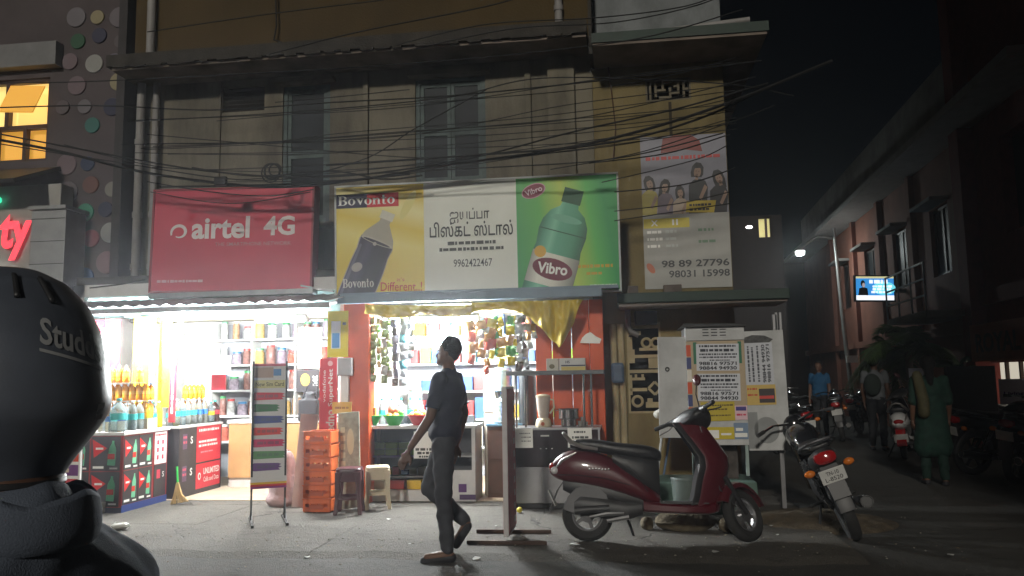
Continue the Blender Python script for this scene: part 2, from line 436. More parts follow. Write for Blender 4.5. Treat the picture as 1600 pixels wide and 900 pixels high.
# paint drips on the wall joints as slightly proud plaster bands
MB().b2(-6.44, -.24, 9.885, 9.899, 3.32, 3.36).build('plaster_band', cream, bld)
def win(par, x0, x1, z0, z1, y, cols, rows, shutter=False):
    fr = MB(); t = .055
    fr.b2(x0, x0 + t, y + .03, y + .12, z0, z1); fr.b2(x1 - t, x1, y + .03, y + .12, z0, z1)
    fr.b2(x0 + t, x1 - t, y + .03, y + .12, z0, z0 + t); fr.b2(x0 + t, x1 - t, y + .03, y + .12, z1 - t, z1)
    wo = fr.build('window', bluefr, par, bevel=.004)
    iw = (x1 - x0 - 2 * t) / cols; ih = (z1 - z0 - 2 * t) / rows
    for c in range(cols):
        for r in range(rows):
            a, b = x0 + t + c * iw, x0 + t + (c + 1) * iw; p, q = z0 + t + r * ih, z0 + t + (r + 1) * ih
            s = MB(); u = .05
            s.b2(a + .003, a + u, y + .05, y + .09, p + .003, q - .003); s.b2(b - u, b - .003, y + .05, y + .09, p + .003, q - .003)
            s.b2(a + u, b - u, y + .05, y + .09, p + .003, p + u); s.b2(a + u, b - u, y + .05, y + .09, q - u, q - .003)
            s.build('sash', bluefr, wo)
            MB().b2(a + u - .01, b - u + .01, y + .066, y + .072, p + u - .01, q - u + .01).build('pane', glassd, wo)
    return wo
win(bld, *W1, 9.9, 1, 2); win(bld, *W2, 9.9, 2, 2)
for (x0, x1, z0, z1) in (W1, W2):
    MB().b2(x0 - .08, x1 + .08, 9.76, 9.899, z1 + .01, z1 + .06).build('window_hood', cream, bld)
    MB().b2(x0 - .06, x1 + .06, 9.8, 9.899, z0 - .07, z0 - .01).build('window_sill', cream, bld)
    MB().b2(x0 + .01, x1 - .01, 10.2, 10.21, z0, z1).build('dark_room', M('unlit_room', (.012, .012, .013), .9, var=0), bld)
# slatted ventilator
vn = MB().b2(V1[0], V1[1], 10.1, 10.14, V1[2], V1[3]).build('ventilator', M('unlit_room'), bld)
for i in range(6):
    z = V1[2] + .03 + i * .056
    MB().box(((V1[0] + V1[1]) / 2, 9.97, z), (V1[1] - V1[0] - .004, .09, .012), (R(-35), 0, 0)).build('slat', darkcon, vn)
# rain water pipes
for i, (x, y, r) in enumerate(((-6.33, 9.78, .055), (-6.12, 9.80, .045), (-.62, 9.7, .05))):
    if i < 2: mb = MB().cyl((x, y, 2.2), (x, y, 5.455), r, n=12)
    else: mb = MB().cyl((x, y, 5.67), (x, y, 8), r, n=12)
    for z in ((2.9, 3.6, 4.6) if i < 2 else (6.0, 7.0)): mb.cyl((x, y, z), (x, y, z + .07), r * 1.22, n=12)
    mb.build('drain_pipe', pipem, bld, smooth=True)
MB().cyl((-6.18, 9.72, 5.67), (-6.18, 9.72, 8), .06, n=12).build('drain_pipe', pipem, bld, smooth=True)
# the yellow corner wing
mb = MB(); JV = (.43, .98, 4.74, 5.02)
JG = (.10, .50, .94, 2.02)
wall_holes(mb, -.22, 1.37, 0, 5.2, 9.7, 9.95, (JV, JG)); mb.b2(1.13, 1.37, 9.951, 40, 0, 5.2)
o = mb.build('corner_wall', wingy, bld); o['label'] = 'dirty yellow corner wall'
MB().b2(-.22, 1.13, 9.96, 10.0, .5, 5.1).build('dark_room', M('unlit_room'), bld)
MB().b2(-.20, 1.37, 9.69, 9.95, 5.36, 8.2).build('parapet', whitew, bld)
MB().b2(-.24, -.2, 9.25, 9.7, 5.22, 8.2).build('party_wall_edge', darkcon, bld)
MB().b2(-.2, 1.8, 8.98, 22, 5.24, 5.355).build('eave', greenp, bld)
MB().b2(-.19, 1.78, 9.0, 22, 5.205, 5.238).build('eave_underside', eavecon, bld)
MB().cyl((.1, 9.3, 5.42), (1.62, 9.12, 5.44), .035, n=12).build('loose_pipe', pipem, bld, smooth=True)
for (x, z0) in ((.72, 4.2),):
    MB().b2(x - .018, x + .018, 9.694, 9.699, z0 - .1, 4.72).build('water_stain', M('black_stain', (.05, .04, .028), .95), bld)
# pierced fretwork ventilators: bars, rings and a lozenge
jalim = M('old_cream_cement', (.40, .34, .20), .9, var=.15, grime=.5, gcol=(.15, .12, .07))
def jali(par, name, x0, x1, z0, z1, y, cells, mat):
    wd, h = x1 - x0, z1 - z0
    g = MB(); t = .022
    g.b2(x0, x1, y, y + .06, z0, z0 + t); g.b2(x0, x1, y, y + .06, z1 - t, z1); g.b2(x0, x0 + t, y, y + .06, z0 + t, z1 - t); g.b2(x1 - t, x1, y, y + .06, z0 + t, z1 - t)
    root = g.build(name, mat, par)
    for c in cells:
        m2 = MB()
        if c[0] == 'b': m2.b2(x0 + c[1] * wd, x0 + c[2] * wd, y + .004, y + .055, z0 + c[3] * h, z0 + c[4] * h)
        elif c[0] == 'o': m2.torus((x0 + c[1] * wd, y + .03, z0 + c[2] * h), c[3], .017, 'Y', 18, 6)
        else:
            cx, cz, r = x0 + c[1] * wd, z0 + c[2] * h, c[3]
            q = [(cx - r, cz), (cx, cz + r), (cx + r, cz), (cx, cz - r)]
            for i in range(4):
                a, b = q[i], q[(i + 1) % 4]; m2.bar((a[0], y + .03, a[1]), (b[0], y + .03, b[1]), .028, .04)
        m2.build('fret', mat, root)
    return root
jali(bld, 'fretwork_grille', *JG, 9.705, [('b', .05, .95, .93, .98), ('b', .06, .42, .86, .90), ('b', .05, .16, .70, .84), ('b', .36, .95, .685, .715), ('o', .58, .77, .052), ('o', .86, .77, .052),
    ('b', .05, .22, .55, .70), ('b', .22, .95, .605, .64), ('b', .62, .95, .49, .60), ('b', .05, .95, .44, .475), ('b', .05, .12, .2, .42), ('b', .12, .5, .36, .39), ('b', .2, .27, .385, .425), ('b', .4, .47, .385, .425), ('b', .05, .55, .24, .275), ('o', .26, .13, .058),
    ('d', .78, .27, .075), ('b', .5, .95, .06, .12), ('b', .55, .7, .12, .16)], jalim)
jali(bld, 'fretwork_vent', *JV, 9.705, [('b', .08, .13, .1, .9), ('b', .13, .25, .8, .88), ('b', .2, .25, .2, .8), ('b', .25, .45, .45, .55), ('b', .36, .41, .55, .9), ('b', .41, .6, .82, .9), ('b', .52, .57, .1, .6),
    ('b', .57, .75, .3, .4), ('b', .7, .75, .4, .85), ('b', .3, .52, .12, .22), ('b', .82, .87, .15, .85), ('b', .87, .95, .45, .55), ('b', .62, .7, .6, .7)], M('blackened_cement', (.16, .14, .1), .9, var=.2))
# pipe and bracket over the fretwork
mb = MB(); mb.tube([(.12, 9.6, 2.2), (.12, 9.6, 1.98), (.15, 9.58, 1.9), (.24, 9.58, 1.86)], .035, 10)
mb.build('drain_pipe', M('grey_pipe', (.12, .12, .115), .6), bld, smooth=True)
MB().b2(.2, .46, 9.5, 9.69, 1.98, 2.14).build('meter_box', M('black_box', (.015, .015, .015), .6), bld, bevel=.01)
# green ledge over the cabinet
MB().b2(.0, 1.86, 8.95, 9.69, 2.19, 2.30).build('green_ledge', greenp, bld, bevel=.006)
MB().b2(.02, 1.84, 8.99, 9.69, 2.165, 2.188).build('ledge_underside', eavecon, bld)
# plaster mouldings down the lower yellow wall
for x, y in ((-.06, .10), (.03, .05)):
    MB().tube([(x, 9.66, 0), (x + .01, 9.66, 1.0), (x - .005, 9.66, 2.0)], .04, 8).build('wall_moulding', jalim, bld, smooth=True)
bag = MB().box((-.02, 9.56, 1.42), (.15, .08, .24)).build('polythene_bag', M('blue_polythene', (.07, .11, .17), .35, var=.3), bevel=.03)
tag(bag, 'blue grey polythene bag hung on the yellow wall by the fretwork', 'bag')
# things left on the green ledge
for x, s_ in ((.62, .2), (.18, .12)):
    o = MB().box((x, 9.1, 2.3 + .045), (s_, .1, .09)).build('brick', M('old_brick', (.12, .1, .085), .9, var=.3, grime=.5), bevel=.008)
    o.name = 'loose_brick'; tag(o, 'loose dark brick on the green ledge under the phone number poster' if s_ > .15 else 'small broken brick on the green ledge beside the soft drink signboard', 'brick')

# ground floor of the shops
orange = M('orange_paint', (.62, .085, .015), .38, var=.1, scale=3, grime=.35, gcol=(.22, .03, .01), gscale=2.5)
shopw = M('shop_wall_white', (.62, .62, .6), .7, var=.08)
shopf = M('tiled_shop_floor', (.42, .33, .24), .5, var=.15, scale=5)
teal = M('pale_teal_paint', (.25, .42, .42), .6, var=.1)
g = thing('shop_rooms', None, None); struct(g)
def wbox(n, m, *b, par=g): return MB().b2(*b).build(n, m, par)
wbox('wall_back', shopw, -6.45, -.3, 11.3, 11.45, 0, 2.6)
wbox('wall_left', shopw, -6.6, -6.45, 8.95, 11.45, 0, 2.6)
wbox('wall_between', shopw, -3.22, -3.08, 9.0, 11.3, 0, 2.45)
wbox('wall_right', shopw, -.42, -.3, 9.2, 11.3, 0, 2.45)
wbox('ceiling', shopw, -6.6, -.26, 8.95, 11.45, 2.45, 2.6)
wbox('floor', shopf, -6.6, -.3, 8.97, 11.4, -.01, .035)
wbox('lintel', teal, -6.45, -3.08, 9.05, 9.2, 2.2, 2.45)
wbox('lintel', M('lintel_grey', (.3, .3, .3), .7), -3.08, -.3, 9.0, 9.15, 2.24, 2.45)
# slab over the shops, carrying the signboards
wbox('slab', darkcon, -6.6, -.2, 9.0, 9.9, 2.6, 2.7)
# orange pillars
pil = MB().b2(-3.10, -2.80, 8.78, 9.0, 0, 2.26).build('pillar', orange, g, bevel=.006)
for i, (a, b, yy) in enumerate(((-.93, -.74, 9.02), (-.74, -.52, 9.0), (-.52, -.32, 9.02), (-.32, -.16, 8.98))):
    MB().b2(a + .004, b - .004, yy - .04, yy, .03, 2.24).build('shutter_board', orange, g, bevel=.008)

# ================================================================== neighbour on the far left
nb = thing('neighbour_building', 'dim building with round coloured dots and a glowing orange window', 'building')
nwall = M('dark_mauve_render', (.085, .068, .070), .85, var=.15, scale=2, grime=.3)
mb = MB(); NW = RECT(-70, 128, 79, 256, 9.8)
NZ = NW[2] + (NW[3] - NW[2]) * .42
wall_holes(mb, -12, -6.62, 2.35, 8.6, 9.75, 10.0, (NW,)); mb.b2(-12, -6.62, 9.9, 10.0, 0, 2.349); mb.build('wall', nwall, nb)
MB().b2(-12, -7.5, 9.6, 9.749, NW[3] + .12, NW[3] + .45).build('lintel_band', M('grey_render', (.2, .2, .2), .9, var=.1), nb)
MB().b2(-6.62, -6.5, 9.66, 10.0, 2.3, 8.6).build('corner_fin', M('dark_fin_plaster', (.05, .045, .045), .9), nb)  # plain dark plaster colour over the whole fin
amber = M('lit_curtained_glass', (.9, .45, .1), .5, var=0, emit=.55, ecol=(1, .50, .06))
ambr2 = M('lit_bare_glass', (.9, .7, .25), .5, var=0, emit=.95, ecol=(1, .72, .22))
brown = M('brown_window_frame', (.06, .03, .02), .5)
wo = MB().b2(NW[0], NW[1], 9.78, 9.86, NZ - .03, NZ + .03).b2(NW[0], NW[1], 9.78, 9.86, NW[3] - .05, NW[3]).b2(NW[0], NW[1], 9.78, 9.86, NW[2], NW[2] + .04).b2(NW[1] - .04, NW[1], 9.78, 9.86, NW[2], NW[3]).build('window', brown, nb)
for x in (NW[1] - .36, NW[1] - .8, NW[1] - 1.25): MB().b2(x - .025, x + .025, 9.77, 9.85, NW[2], NZ).build('mullion', brown, wo)
MB().b2(NW[1] - .68, NW[1] - .62, 9.77, 9.85, NZ, NW[3] - .05).build('mullion', brown, wo)
a = MB(); a.b2(NW[0], NW[1], 9.9, 9.91, NW[2], NZ); a.build('pane', amber, wo)
MB().b2(NW[0], NW[1], 9.9, 9.91, NZ + .001, NW[3]).build('pane', ambr2, wo)
hop = MB().box((NW[1] - .34, 9.66, NZ + .36), (.52, .02, .46), (R(-22), R(4), 0)).build('open_sash', amber, wo)
dots = [(240, 55, 34, 'a'), (306, 55, 24, 'y'), (375, 55, 35, 'b'), (245, 130, 26, 'g'), (312, 112, 26, 'n'), (380, 130, 24, 'd'), (220, 193, 28, 'p'), (296, 200, 31, 'w'), (358, 188, 22, 'v'), (242, 268, 32, 'p'), (372, 256, 30, 'y'),
        (198, 336, 24, 'd'), (266, 334, 24, 'a'), (352, 335, 30, 'n'), (290, 392, 26, 't'), (210, 515, 34, 'p'), (275, 512, 24, 'n2'), (215, 600, 34, 'd'), (285, 578, 28, 'r2'), (352, 592, 25, 'w2'), (268, 664, 29, 'g2'), (331, 655, 25, 'n'), (345, 727, 32, 'w'), (286, 745, 28, 'r'), (335, 820, 36, 'p2'), (265, 868, 32, 'bl'), (240, 810, 24, 'v')]
dcol = dict(a=(.22, .2, .22), y=(.42, .36, .2), b=(.2, .17, .19), g=(.02, .12, .05), n=(.03, .03, .08), d=(.15, .12, .13), p=(.24, .17, .19), w=(.45, .45, .42), v=(.2, .18, .24), t=(.03, .2, .17), n2=(.03, .05, .12), r2=(.2, .08, .06), w2=(.32, .3, .26), g2=(.03, .3, .17), r=(.3, .06, .08), p2=(.3, .17, .2), bl=(.05, .12, .32))
for (x, y, r, c) in dots:
    q = P(x / 2, y / 2, 9.75); rr = r / 2 * 10.6 / F_PX
    MB().lathe([(rr, .0), (rr, .012), (rr * .96, .02)], (q.x, 9.749, q.z), 28, 'Y', Matrix.Diagonal((1, -1, 1))).build('dot', M('dot_' + c, [v_ * .62 for v_ in dcol[c]], .5, var=.06), nb, smooth=False)
# canopy, shop name and grey cladding panel
x0, x1, z0, z1 = RECT(-40, 255, 60, 295, 9.3)
MB().box(((x0 + x1) / 2, 9.3, (z0 + z1) / 2), (x1 - x0, .9, .06), (R(24), 0, 0)).build('canopy', M('black_canopy', (.02, .02, .02), .5), nb)
x0, x1, z0, z1 = RECT(-120, 292, 92, 438, 9.45)
MB().b2(x0, x1, 9.45, 9.7, z0, z1).build('sign_backing', M('beige_sign_panel', (.34, .33, .30), .6, var=.08), nb, bevel=.01)
hold = thing('x', None, None); hold.parent = nb; hold.name = 'name_sign'; q = P(24, 370, 9.4); hold.location = (q.x, 9.4, q.z)
redl = M('red_lit_letters', (.9, .05, .07), .5, var=0, emit=1.1, ecol=(1, .07, .10))
txt(hold, 'ty', .0, 0, .62, redl, y=0, bold=.035, shear=.1, w=.47)
txt(hold, 'ci', -.62, .05, .52, redl, y=0, bold=.035, shear=.1, w=.45)
q = P(0, 313, 9.4); MB().ell((q.x - .02, 9.38, q.z), .05).build('green_lamp', M('green_lit', (.05, .9, .5), .5, var=0, emit=1.2), nb)
x0, x1, z0, z1 = RECT(46, 328, 100, 470, 9.3)
cl = MB().b2(x0, x1, 9.3, 9.7, z0 - .1, z1).build('cladding_panel', M('grey_aluminium_panel', (.32, .33, .33), .45, metal=.3, var=.08), nb, bevel=.008)
for k in range(4):
    z = z0 + (z1 - z0) * (k + .6) / 4; MB().b2(x0 + .004, x1 - .004, 9.294, 9.299, z, z + .006).build('panel_joint', M('black_box'), cl)
MB().b2(x0 - .02, x1 + .02, 9.26, 9.75, z1 + .004, z1 + .05).build('coping', M('grey_aluminium_panel'), nb)

# unseen block added behind the camera, shaped to keep street light out of the alley
opb = thing('alley_shade_block', 'tall plain block added unseen behind the viewpoint to shade the alley', 'building', (9.55, -9, 0))
MB().b2(-7.2, 9, -5, 5, 0, 19).build('wall', M('dark_mauve_render'), opb)
for k in range(4):
    for r_ in range(4): MB().b2(-6.2 + k * 3.6, -4.8 + k * 3.6, 5.001, 5.05, 2.5 + r_ * 4, 4.2 + r_ * 4).build('window', glassd, opb)
# ================================================================== signboards
WHITE = ink(235, 235, 230); BLACK = ink(18, 18, 20); RED = ink(200, 25, 35); NAVY = ink(25, 24, 60)
metal_d = M('dull_steel', (.32, .32, .33), .38, metal=.9, var=.12)
steel = M('bright_steel', (.62, .62, .62), .22, metal=1, var=.06)
blackm = M('black_metal', (.02, .02, .02), .5, var=.1)
# red phone network sign
x0, x1, z0, z1 = RECT(238, 296, 485, 453, 8.9)
asg = thing('signboard', 'red phone network signboard with white lettering above the drinks shop', 'signboard', ((x0 + x1) / 2, 8.9, z0), rot=(0, R(-1.1) * -1, 0))
wd, h = x1 - x0, z1 - z0
MB().b2(-wd / 2, wd / 2, 0, .16, 0, h).build('face', M('red_flex', (.58, .045, .085), .42, var=.1, scale=1.5), asg)
fm = MB(); t = .025
fm.b2(-wd / 2 - t, -wd / 2 - .001, -.012, .17, -t, h + t); fm.b2(wd / 2 + .001, wd / 2 + t, -.012, .17, -t, h + t); fm.b2(-wd / 2, wd / 2, -.012, .17, -t, -.001); fm.b2(-wd / 2, wd / 2, -.012, .17, h + .001, h + t)
fm.build('frame', M('red_metal', (.28, .025, .04), .5), asg)
swm = ink(225, 215, 215)
u = wd / 247.0                       # metres per photograph pixel on this board
def SX(px): return (px - 361) * u
def SZ(py): return (453 - py) * u * 1.0
txt(asg, 'airtel', SX(344), SZ(360), 33 * u, swm, w=91 * u, bold=.03)
txt(asg, '4G', SX(435), SZ(359), 29 * u, swm, w=48 * u, bold=.03)
sw = []
for i in range(22):                  # swoosh: a thick comma-like curl
    t_ = i / 21; a = R(205 - 330 * t_); r_ = (13 - 4 * t_) * u
    wdt = (2.2 + 3.2 * math.sin(math.pi * min(1, t_ * 1.05)) ** .8) * u * (1 - .3 * t_)
    c, s_ = math.cos(a), math.sin(a)
    sw.append(((SX(279) + c * r_ * 1.15, SZ(365) + s_ * r_), (SX(279) + c * (r_ - wdt) * 1.15, SZ(365) + s_ * (r_ - wdt))))
art(asg, [[sw[i][0], sw[i + 1][0], sw[i + 1][1], sw[i][1]] for i in range(21)], swm, -.004, 'logo')
txt(asg, 'THE SMARTPHONE NETWORK', SX(395), SZ(385), 5.5 * u, ink(190, 120, 130), w=118 * u, bold=.01)
txt(asg, 'Airy uberreum.with.ref', SX(282), SZ(439), 8 * u, ink(215, 150, 160), w=76 * u) if False else art(asg, words(SX(247), SX(322), SZ(439), 4 * u, 1, 5), ink(215, 150, 160), -.004, 'small_print')

# soft drink signboard
x0, x1, z0, z1 = RECT(527, 284, 966, 459, 8.7)
bsg = thing('signboard', 'long shop signboard with cola bottle, Tamil name and green bottle', 'signboard', ((x0 + x1) / 2, 8.7, z0), rot=(R(2), 0, 0))
wd, h = x1 - x0, z1 - z0; u = wd / 439.0; k_ = h / 175.0
def BX(px, py=370): return (px - 746.5) * u
def BZ(py, px=746): return (459 - py - (px - 746) * .0525) * k_ * 1.0        # photograph slope of the board
MB().b2(-wd / 2, wd / 2, .003, .1, 0, h).build('face', M('flex_white', (.74, .77, .70), .4, var=.05, scale=2, grime=.12, gcol=(.4, .4, .36), gscale=2, streak=.3), bsg)
fm = MB(); t = .02
fm.b2(-wd / 2 - t, -wd / 2 - .001, -.01, .11, -t, h + t); fm.b2(wd / 2 + .001, wd / 2 + t, -.01, .11, -t, h + t); fm.b2(-wd / 2, wd / 2, -.01, .11, -t, -.001); fm.b2(-wd / 2, wd / 2, -.01, .11, h + .001, h + t)
fm.build('frame', M('white_metal', (.5, .52, .5), .5, var=.1), bsg)
xa, xb = BX(668), BX(813)
def gradmat(name, stops, axis='X', rough=.45, lo=-1.6, hi=1.6, noise=.0, diag=0):
    m = bpy.data.materials.new(name); m.use_nodes = True; n = m.node_tree.nodes; l = m.node_tree.links; b = n['Principled BSDF']
    tc = n.new('ShaderNodeTexCoord'); sp = n.new('ShaderNodeSeparateXYZ'); l.new(tc.outputs['Object'], sp.inputs[0])
    mr = n.new('ShaderNodeMapRange'); mr.inputs[1].default_value = lo; mr.inputs[2].default_value = hi
    if diag:
        ad = n.new('ShaderNodeMath'); ad.operation = 'MULTIPLY_ADD'; ad.inputs[1].default_value = diag
        l.new(sp.outputs['Z' if axis == 'X' else 'X'], ad.inputs[0]); l.new(sp.outputs[axis], ad.inputs[2]); l.new(ad.outputs[0], mr.inputs[0])
    else: l.new(sp.outputs[axis], mr.inputs[0])
    rp = n.new('ShaderNodeValToRGB'); l.new(mr.outputs[0], rp.inputs[0])
    while len(rp.color_ramp.elements) < len(stops): rp.color_ramp.elements.new(.5)
    for e, (p, c) in zip(rp.color_ramp.elements, stops): e.position = p; e.color = (*c, 1)
    l.new(rp.outputs[0], b.inputs['Base Color']); b.inputs['Roughness'].default_value = rough
    return m
yel = gradmat('printed_yellow_swirl', [(0, rgb(222, 200, 70)), (.3, rgb(236, 222, 120)), (.45, rgb(226, 202, 70)), (.62, rgb(240, 232, 160)), (.8, rgb(220, 190, 50)), (1, rgb(228, 206, 90))], 'Z', lo=0, hi=h, diag=.25)
art(bsg, [rc(-wd / 2, 0, xa, h)], yel, -.001, 'yellow_print')
grn = gradmat('printed_green_glow', [(0, rgb(40, 150, 80)), (.35, rgb(85, 180, 75)), (.6, rgb(180, 205, 75)), (.85, rgb(80, 185, 80)), (1, rgb(35, 150, 75))], 'X', lo=xb, hi=wd / 2, diag=.15)
art(bsg, [rc(xb, 0, wd / 2, h)], grn, -.001, 'green_print')
art(bsg, [rc(BX(527), BZ(329, 530), BX(577), BZ(307, 530))], NAVY, -.002, 'name_block'); art(bsg, [rc(BX(577), BZ(329, 530), BX(628), BZ(307, 530))], RED, -.002, 'name_block')
def serif_word(par, s, x, z, hh, ww, mat, y, shear=0):
    """'Bovonto' in a heavy high contrast serif"""
    wid = dict(B=.72, o=.58, v=.6, n=.64, t=.42); tot = sum(wid[c] for c in s) + .04 * (len(s) - 1)
    kx, kz = ww / tot, hh; px_ = x - ww / 2; out = []
    def put(poly): out.append([(px_ + a * kx, z - hh / 2 + b * kz) for a, b in poly])
    def ringp(cx, cz, rx, rz, tx, tz, a0=0, a1=360, n=20):
        for i in range(n):
            t0, t1 = R(a0 + (a1 - a0) * i / n), R(a0 + (a1 - a0) * (i + 1) / n)
            put([(cx + rx * math.cos(t0), cz + rz * math.sin(t0)), (cx + rx * math.cos(t1), cz + rz * math.sin(t1)), (cx + (rx - tx) * math.cos(t1), cz + (rz - tz) * math.sin(t1)), (cx + (rx - tx) * math.cos(t0), cz + (rz - tz) * math.sin(t0))])
    xh = .68
    for c in s:
        if c == 'B':
            put(rc(.08, 0, .26, 1)); put(rc(0, 0, .4, .06)); put(rc(0, .94, .4, 1)); put(rc(.2, .49, .4, .55))
            ringp(.38, .745, .28, .255, .17, .07, -90, 90, 12); ringp(.38, .265, .32, .265, .18, .07, -90, 90, 12)
        elif c == 'o': ringp(.29, xh / 2, .28, xh / 2 + .01, .16, .06)
        elif c == 'v':
            put([(.04, xh), (.24, xh), (.40, .2), (.32, 0)]); put([(.48, xh), (.56, xh), (.36, 0), (.32, 0), (.3, .06)]); put(rc(0, xh - .05, .3, xh)); put(rc(.42, xh - .05, .6, xh))
        elif c == 'n':
            put(rc(.06, 0, .22, xh)); put(rc(.0, 0, .28, .05)); put(rc(.0, xh - .05, .2, xh)); put(rc(.42, 0, .57, xh * .66)); put(rc(.36, 0, .64, .05)); ringp(.37, xh * .62, .2, xh * .38, .14, .08, 0, 165, 12)
        elif c == 't':
            put(rc(.1, .1, .25, .95)); put(rc(0, xh - .06, .38, xh)); ringp(.26, .14, .16, .15, .12, .07, 180, 330, 10)
        px_ += (wid[c] + .04) * kx
    return art(par, out, mat, y, 'lettering')
serif_word(bsg, 'Bovonto', BX(576), BZ(317, 530), 15 * k_, 92 * u, WHITE, -.004)
def rotpoly(pts, cx, cz, a):
    c, s_ = math.cos(a), math.sin(a); return [(cx + x * c - z * s_, cz + x * s_ + z * c) for x, z in pts]
def bottle_outline(wb, hb, neck=.28, sh=.62, cap=.0):
    w2 = wb / 2
    L = [(w2 * .92, 0), (w2, hb * .03), (w2, hb * sh * .55), (w2 * .93, hb * sh * .75), (w2 * .97, hb * sh), (w2 * .8, hb * (sh + .11)), (w2 * .5, hb * (sh + .21)), (w2 * neck * 1.2, hb * (sh + .27)), (w2 * neck, hb * .94), (w2 * neck, hb)]
    return L + [(-x, z) for x, z in reversed(L)]
ca = R(-23)
bc = (BX(541), BZ(505, 541))
def CO(pts): return rotpoly(pts, bc[0], bc[1], ca)
def clip0(poly, x0=-wd / 2, x1=wd / 2, z0=0, z1=h):
    def cl(p, f, g):
        out = []
        for i in range(len(p)):
            a, b = p[i], p[(i + 1) % len(p)]; fa, fb = f(a), f(b)
            if fa >= 0: out.append(a)
            if fa * fb < 0: t = fa / (fa - fb); out.append((a[0] + (b[0] - a[0]) * t, a[1] + (b[1] - a[1]) * t))
        return out
    for f in (lambda q: q[0] - x0, lambda q: x1 - q[0], lambda q: q[1] - z0, lambda q: z1 - q[1]): poly = cl(poly, f, None)
    return poly
BW, BH = 58 * u, 182 * k_
L = [(BW * .5, 0), (BW * .5, BH * .5), (BW * .47, BH * .62), (BW * .5, BH * .7), (BW * .42, BH * .78), (BW * .24, BH * .86), (BW * .15, BH * .9), (BW * .15, BH)]
art(bsg, [clip0(CO(L + [(-x, z) for x, z in reversed(L)]))], ink(172, 168, 150), -.0022, 'bottle_picture')
art(bsg, [clip0(CO([(x * .95, z) for x, z in [(-BW / 2, 0), (BW / 2, 0), (BW / 2, BH * .5), (BW * .47, BH * .62), (BW * .5, BH * .715), (-BW * .5, BH * .735), (-BW * .47, BH * .62), (-BW / 2, BH * .5)]]))], gradmat('printed_cola', [(0, rgb(70, 66, 92)), (.12, rgb(44, 42, 64)), (.3, rgb(62, 60, 84)), (.5, rgb(34, 32, 52)), (.85, rgb(30, 28, 46)), (1, rgb(64, 60, 84))], 'X', lo=bc[0] + bc[1] * math.tan(ca) - BW / 2 / math.cos(ca), hi=bc[0] + bc[1] * math.tan(ca) + BW / 2 / math.cos(ca), diag=math.tan(ca)), -.0030, 'bottle_picture')
art(bsg, [CO(elp(0, BH * .725, BW * .47, BH * .022))], ink(190, 186, 170), -.0034, 'bottle_picture')
art(bsg, [CO(elp(0, BH * .722, BW * .40, BH * .012))], ink(30, 28, 45), -.0037, 'bottle_picture')
art(bsg, [CO([(-BW * .19, BH * .93), (BW * .19, BH * .93), (BW * .19, BH * 1.0), (-BW * .19, BH * 1.0)])], ink(210, 208, 190), -.0034, 'bottle_picture')
art(bsg, [clip0(CO([(-BW * .44, BH * .2), (-BW * .36, BH * .2), (-BW * .36, BH * .66), (-BW * .43, BH * .66)]))], ink(95, 92, 112), -.0033, 'bottle_picture')
art(bsg, [elp(BX(560), BZ(421, 560), 9 * u, 7 * k_, rot=.4)], ink(170, 165, 160), -.0038, 'drop')
art(bsg, [elp(BX(589), BZ(384, 589), 3 * u, 3 * k_)], ink(185, 180, 175), -.0038, 'drop')
art(bsg, [elp(BX(643), BZ(322, 643), 7 * u, 25 * k_, rot=-.5)], ink(226, 216, 130), -.0018, 'splash')
serif_word(bsg, 'Bovonto', BX(562), BZ(446, 562), 14 * k_, 50 * u, ink(225, 222, 215), -.0045)
txt(bsg, 'Different..!', BX(631), BZ(450, 631), 14 * k_, ink(196, 62, 30), w=66 * u, rot=-.02, bold=.006)
txt(bsg, "it's", BX(630), BZ(439, 630), 6 * k_, ink(196, 70, 35), w=12 * u)
# Tamil name
DK = ink(35, 42, 44)
txt(bsg, '\u0b90\u0baf\u0baa\u0bcd\u0baa\u0bbe', BX(740), BZ(338, 740), 24 * k_, DK, w=62 * u, bold=.006)
txt(bsg, '\u0baa\u0bbf\u0bb8\u0bcd\u0b95\u0b9f\u0bcd \u0bb8\u0bcd\u0b9f\u0bbe\u0bb2\u0bcd', BX(742), BZ(358, 742), 24 * k_, DK, w=130 * u, bold=.012)
art(bsg, words(BX(705), BX(780), BZ(380, 742), 5.5 * k_, 1, 2), ink(70, 74, 72), -.004, 'small_print')
art(bsg, words(BX(692), BX(792), BZ(389.5, 742), 5.5 * k_, 1, 8), ink(70, 74, 72), -.004, 'small_print')
txt(bsg, '9962422467', BX(744), BZ(411, 744), 12 * k_, ink(60, 66, 66), w=60 * u, bold=.004)
# green bottle
gc = (BX(848), BZ(478, 848)); ga = R(-17); GW, GH = 74 * u, 190 * k_
def GO(pts): return rotpoly(pts, gc[0], gc[1], ga)
L = [(GW * .5, 0), (GW * .5, GH * .42), (GW * .47, GH * .5), (GW * .5, GH * .62), (GW * .47, GH * .7), (GW * .36, GH * .78), (GW * .19, GH * .83), (GW * .17, GH * .87)]
gol = L + [(-x, z) for x, z in reversed(L)]
def round_shade(name, cols, c, ang, W_):
    tg = math.tan(ang); m0 = c[0] + c[1] * tg; hw = W_ / 2 / math.cos(ang)
    return gradmat(name, cols, 'X', lo=m0 - hw, hi=m0 + hw, diag=tg)
gsh = round_shade('printed_green_glass', [(0, rgb(30, 105, 75)), (.12, rgb(70, 150, 118)), (.3, rgb(125, 200, 168)), (.42, rgb(90, 172, 138)), (.75, rgb(70, 150, 115)), (.9, rgb(40, 115, 82)), (1, rgb(20, 80, 55))], gc, ga, GW)
art(bsg, [clip0(GO(gol))], gsh, -.0022, 'bottle_picture')
art(bsg, [GO([(x, z) for x, z in elp(0, GH * .735, GW * .33, GH * .03)])], ink(110, 180, 150), -.0028, 'bottle_picture')
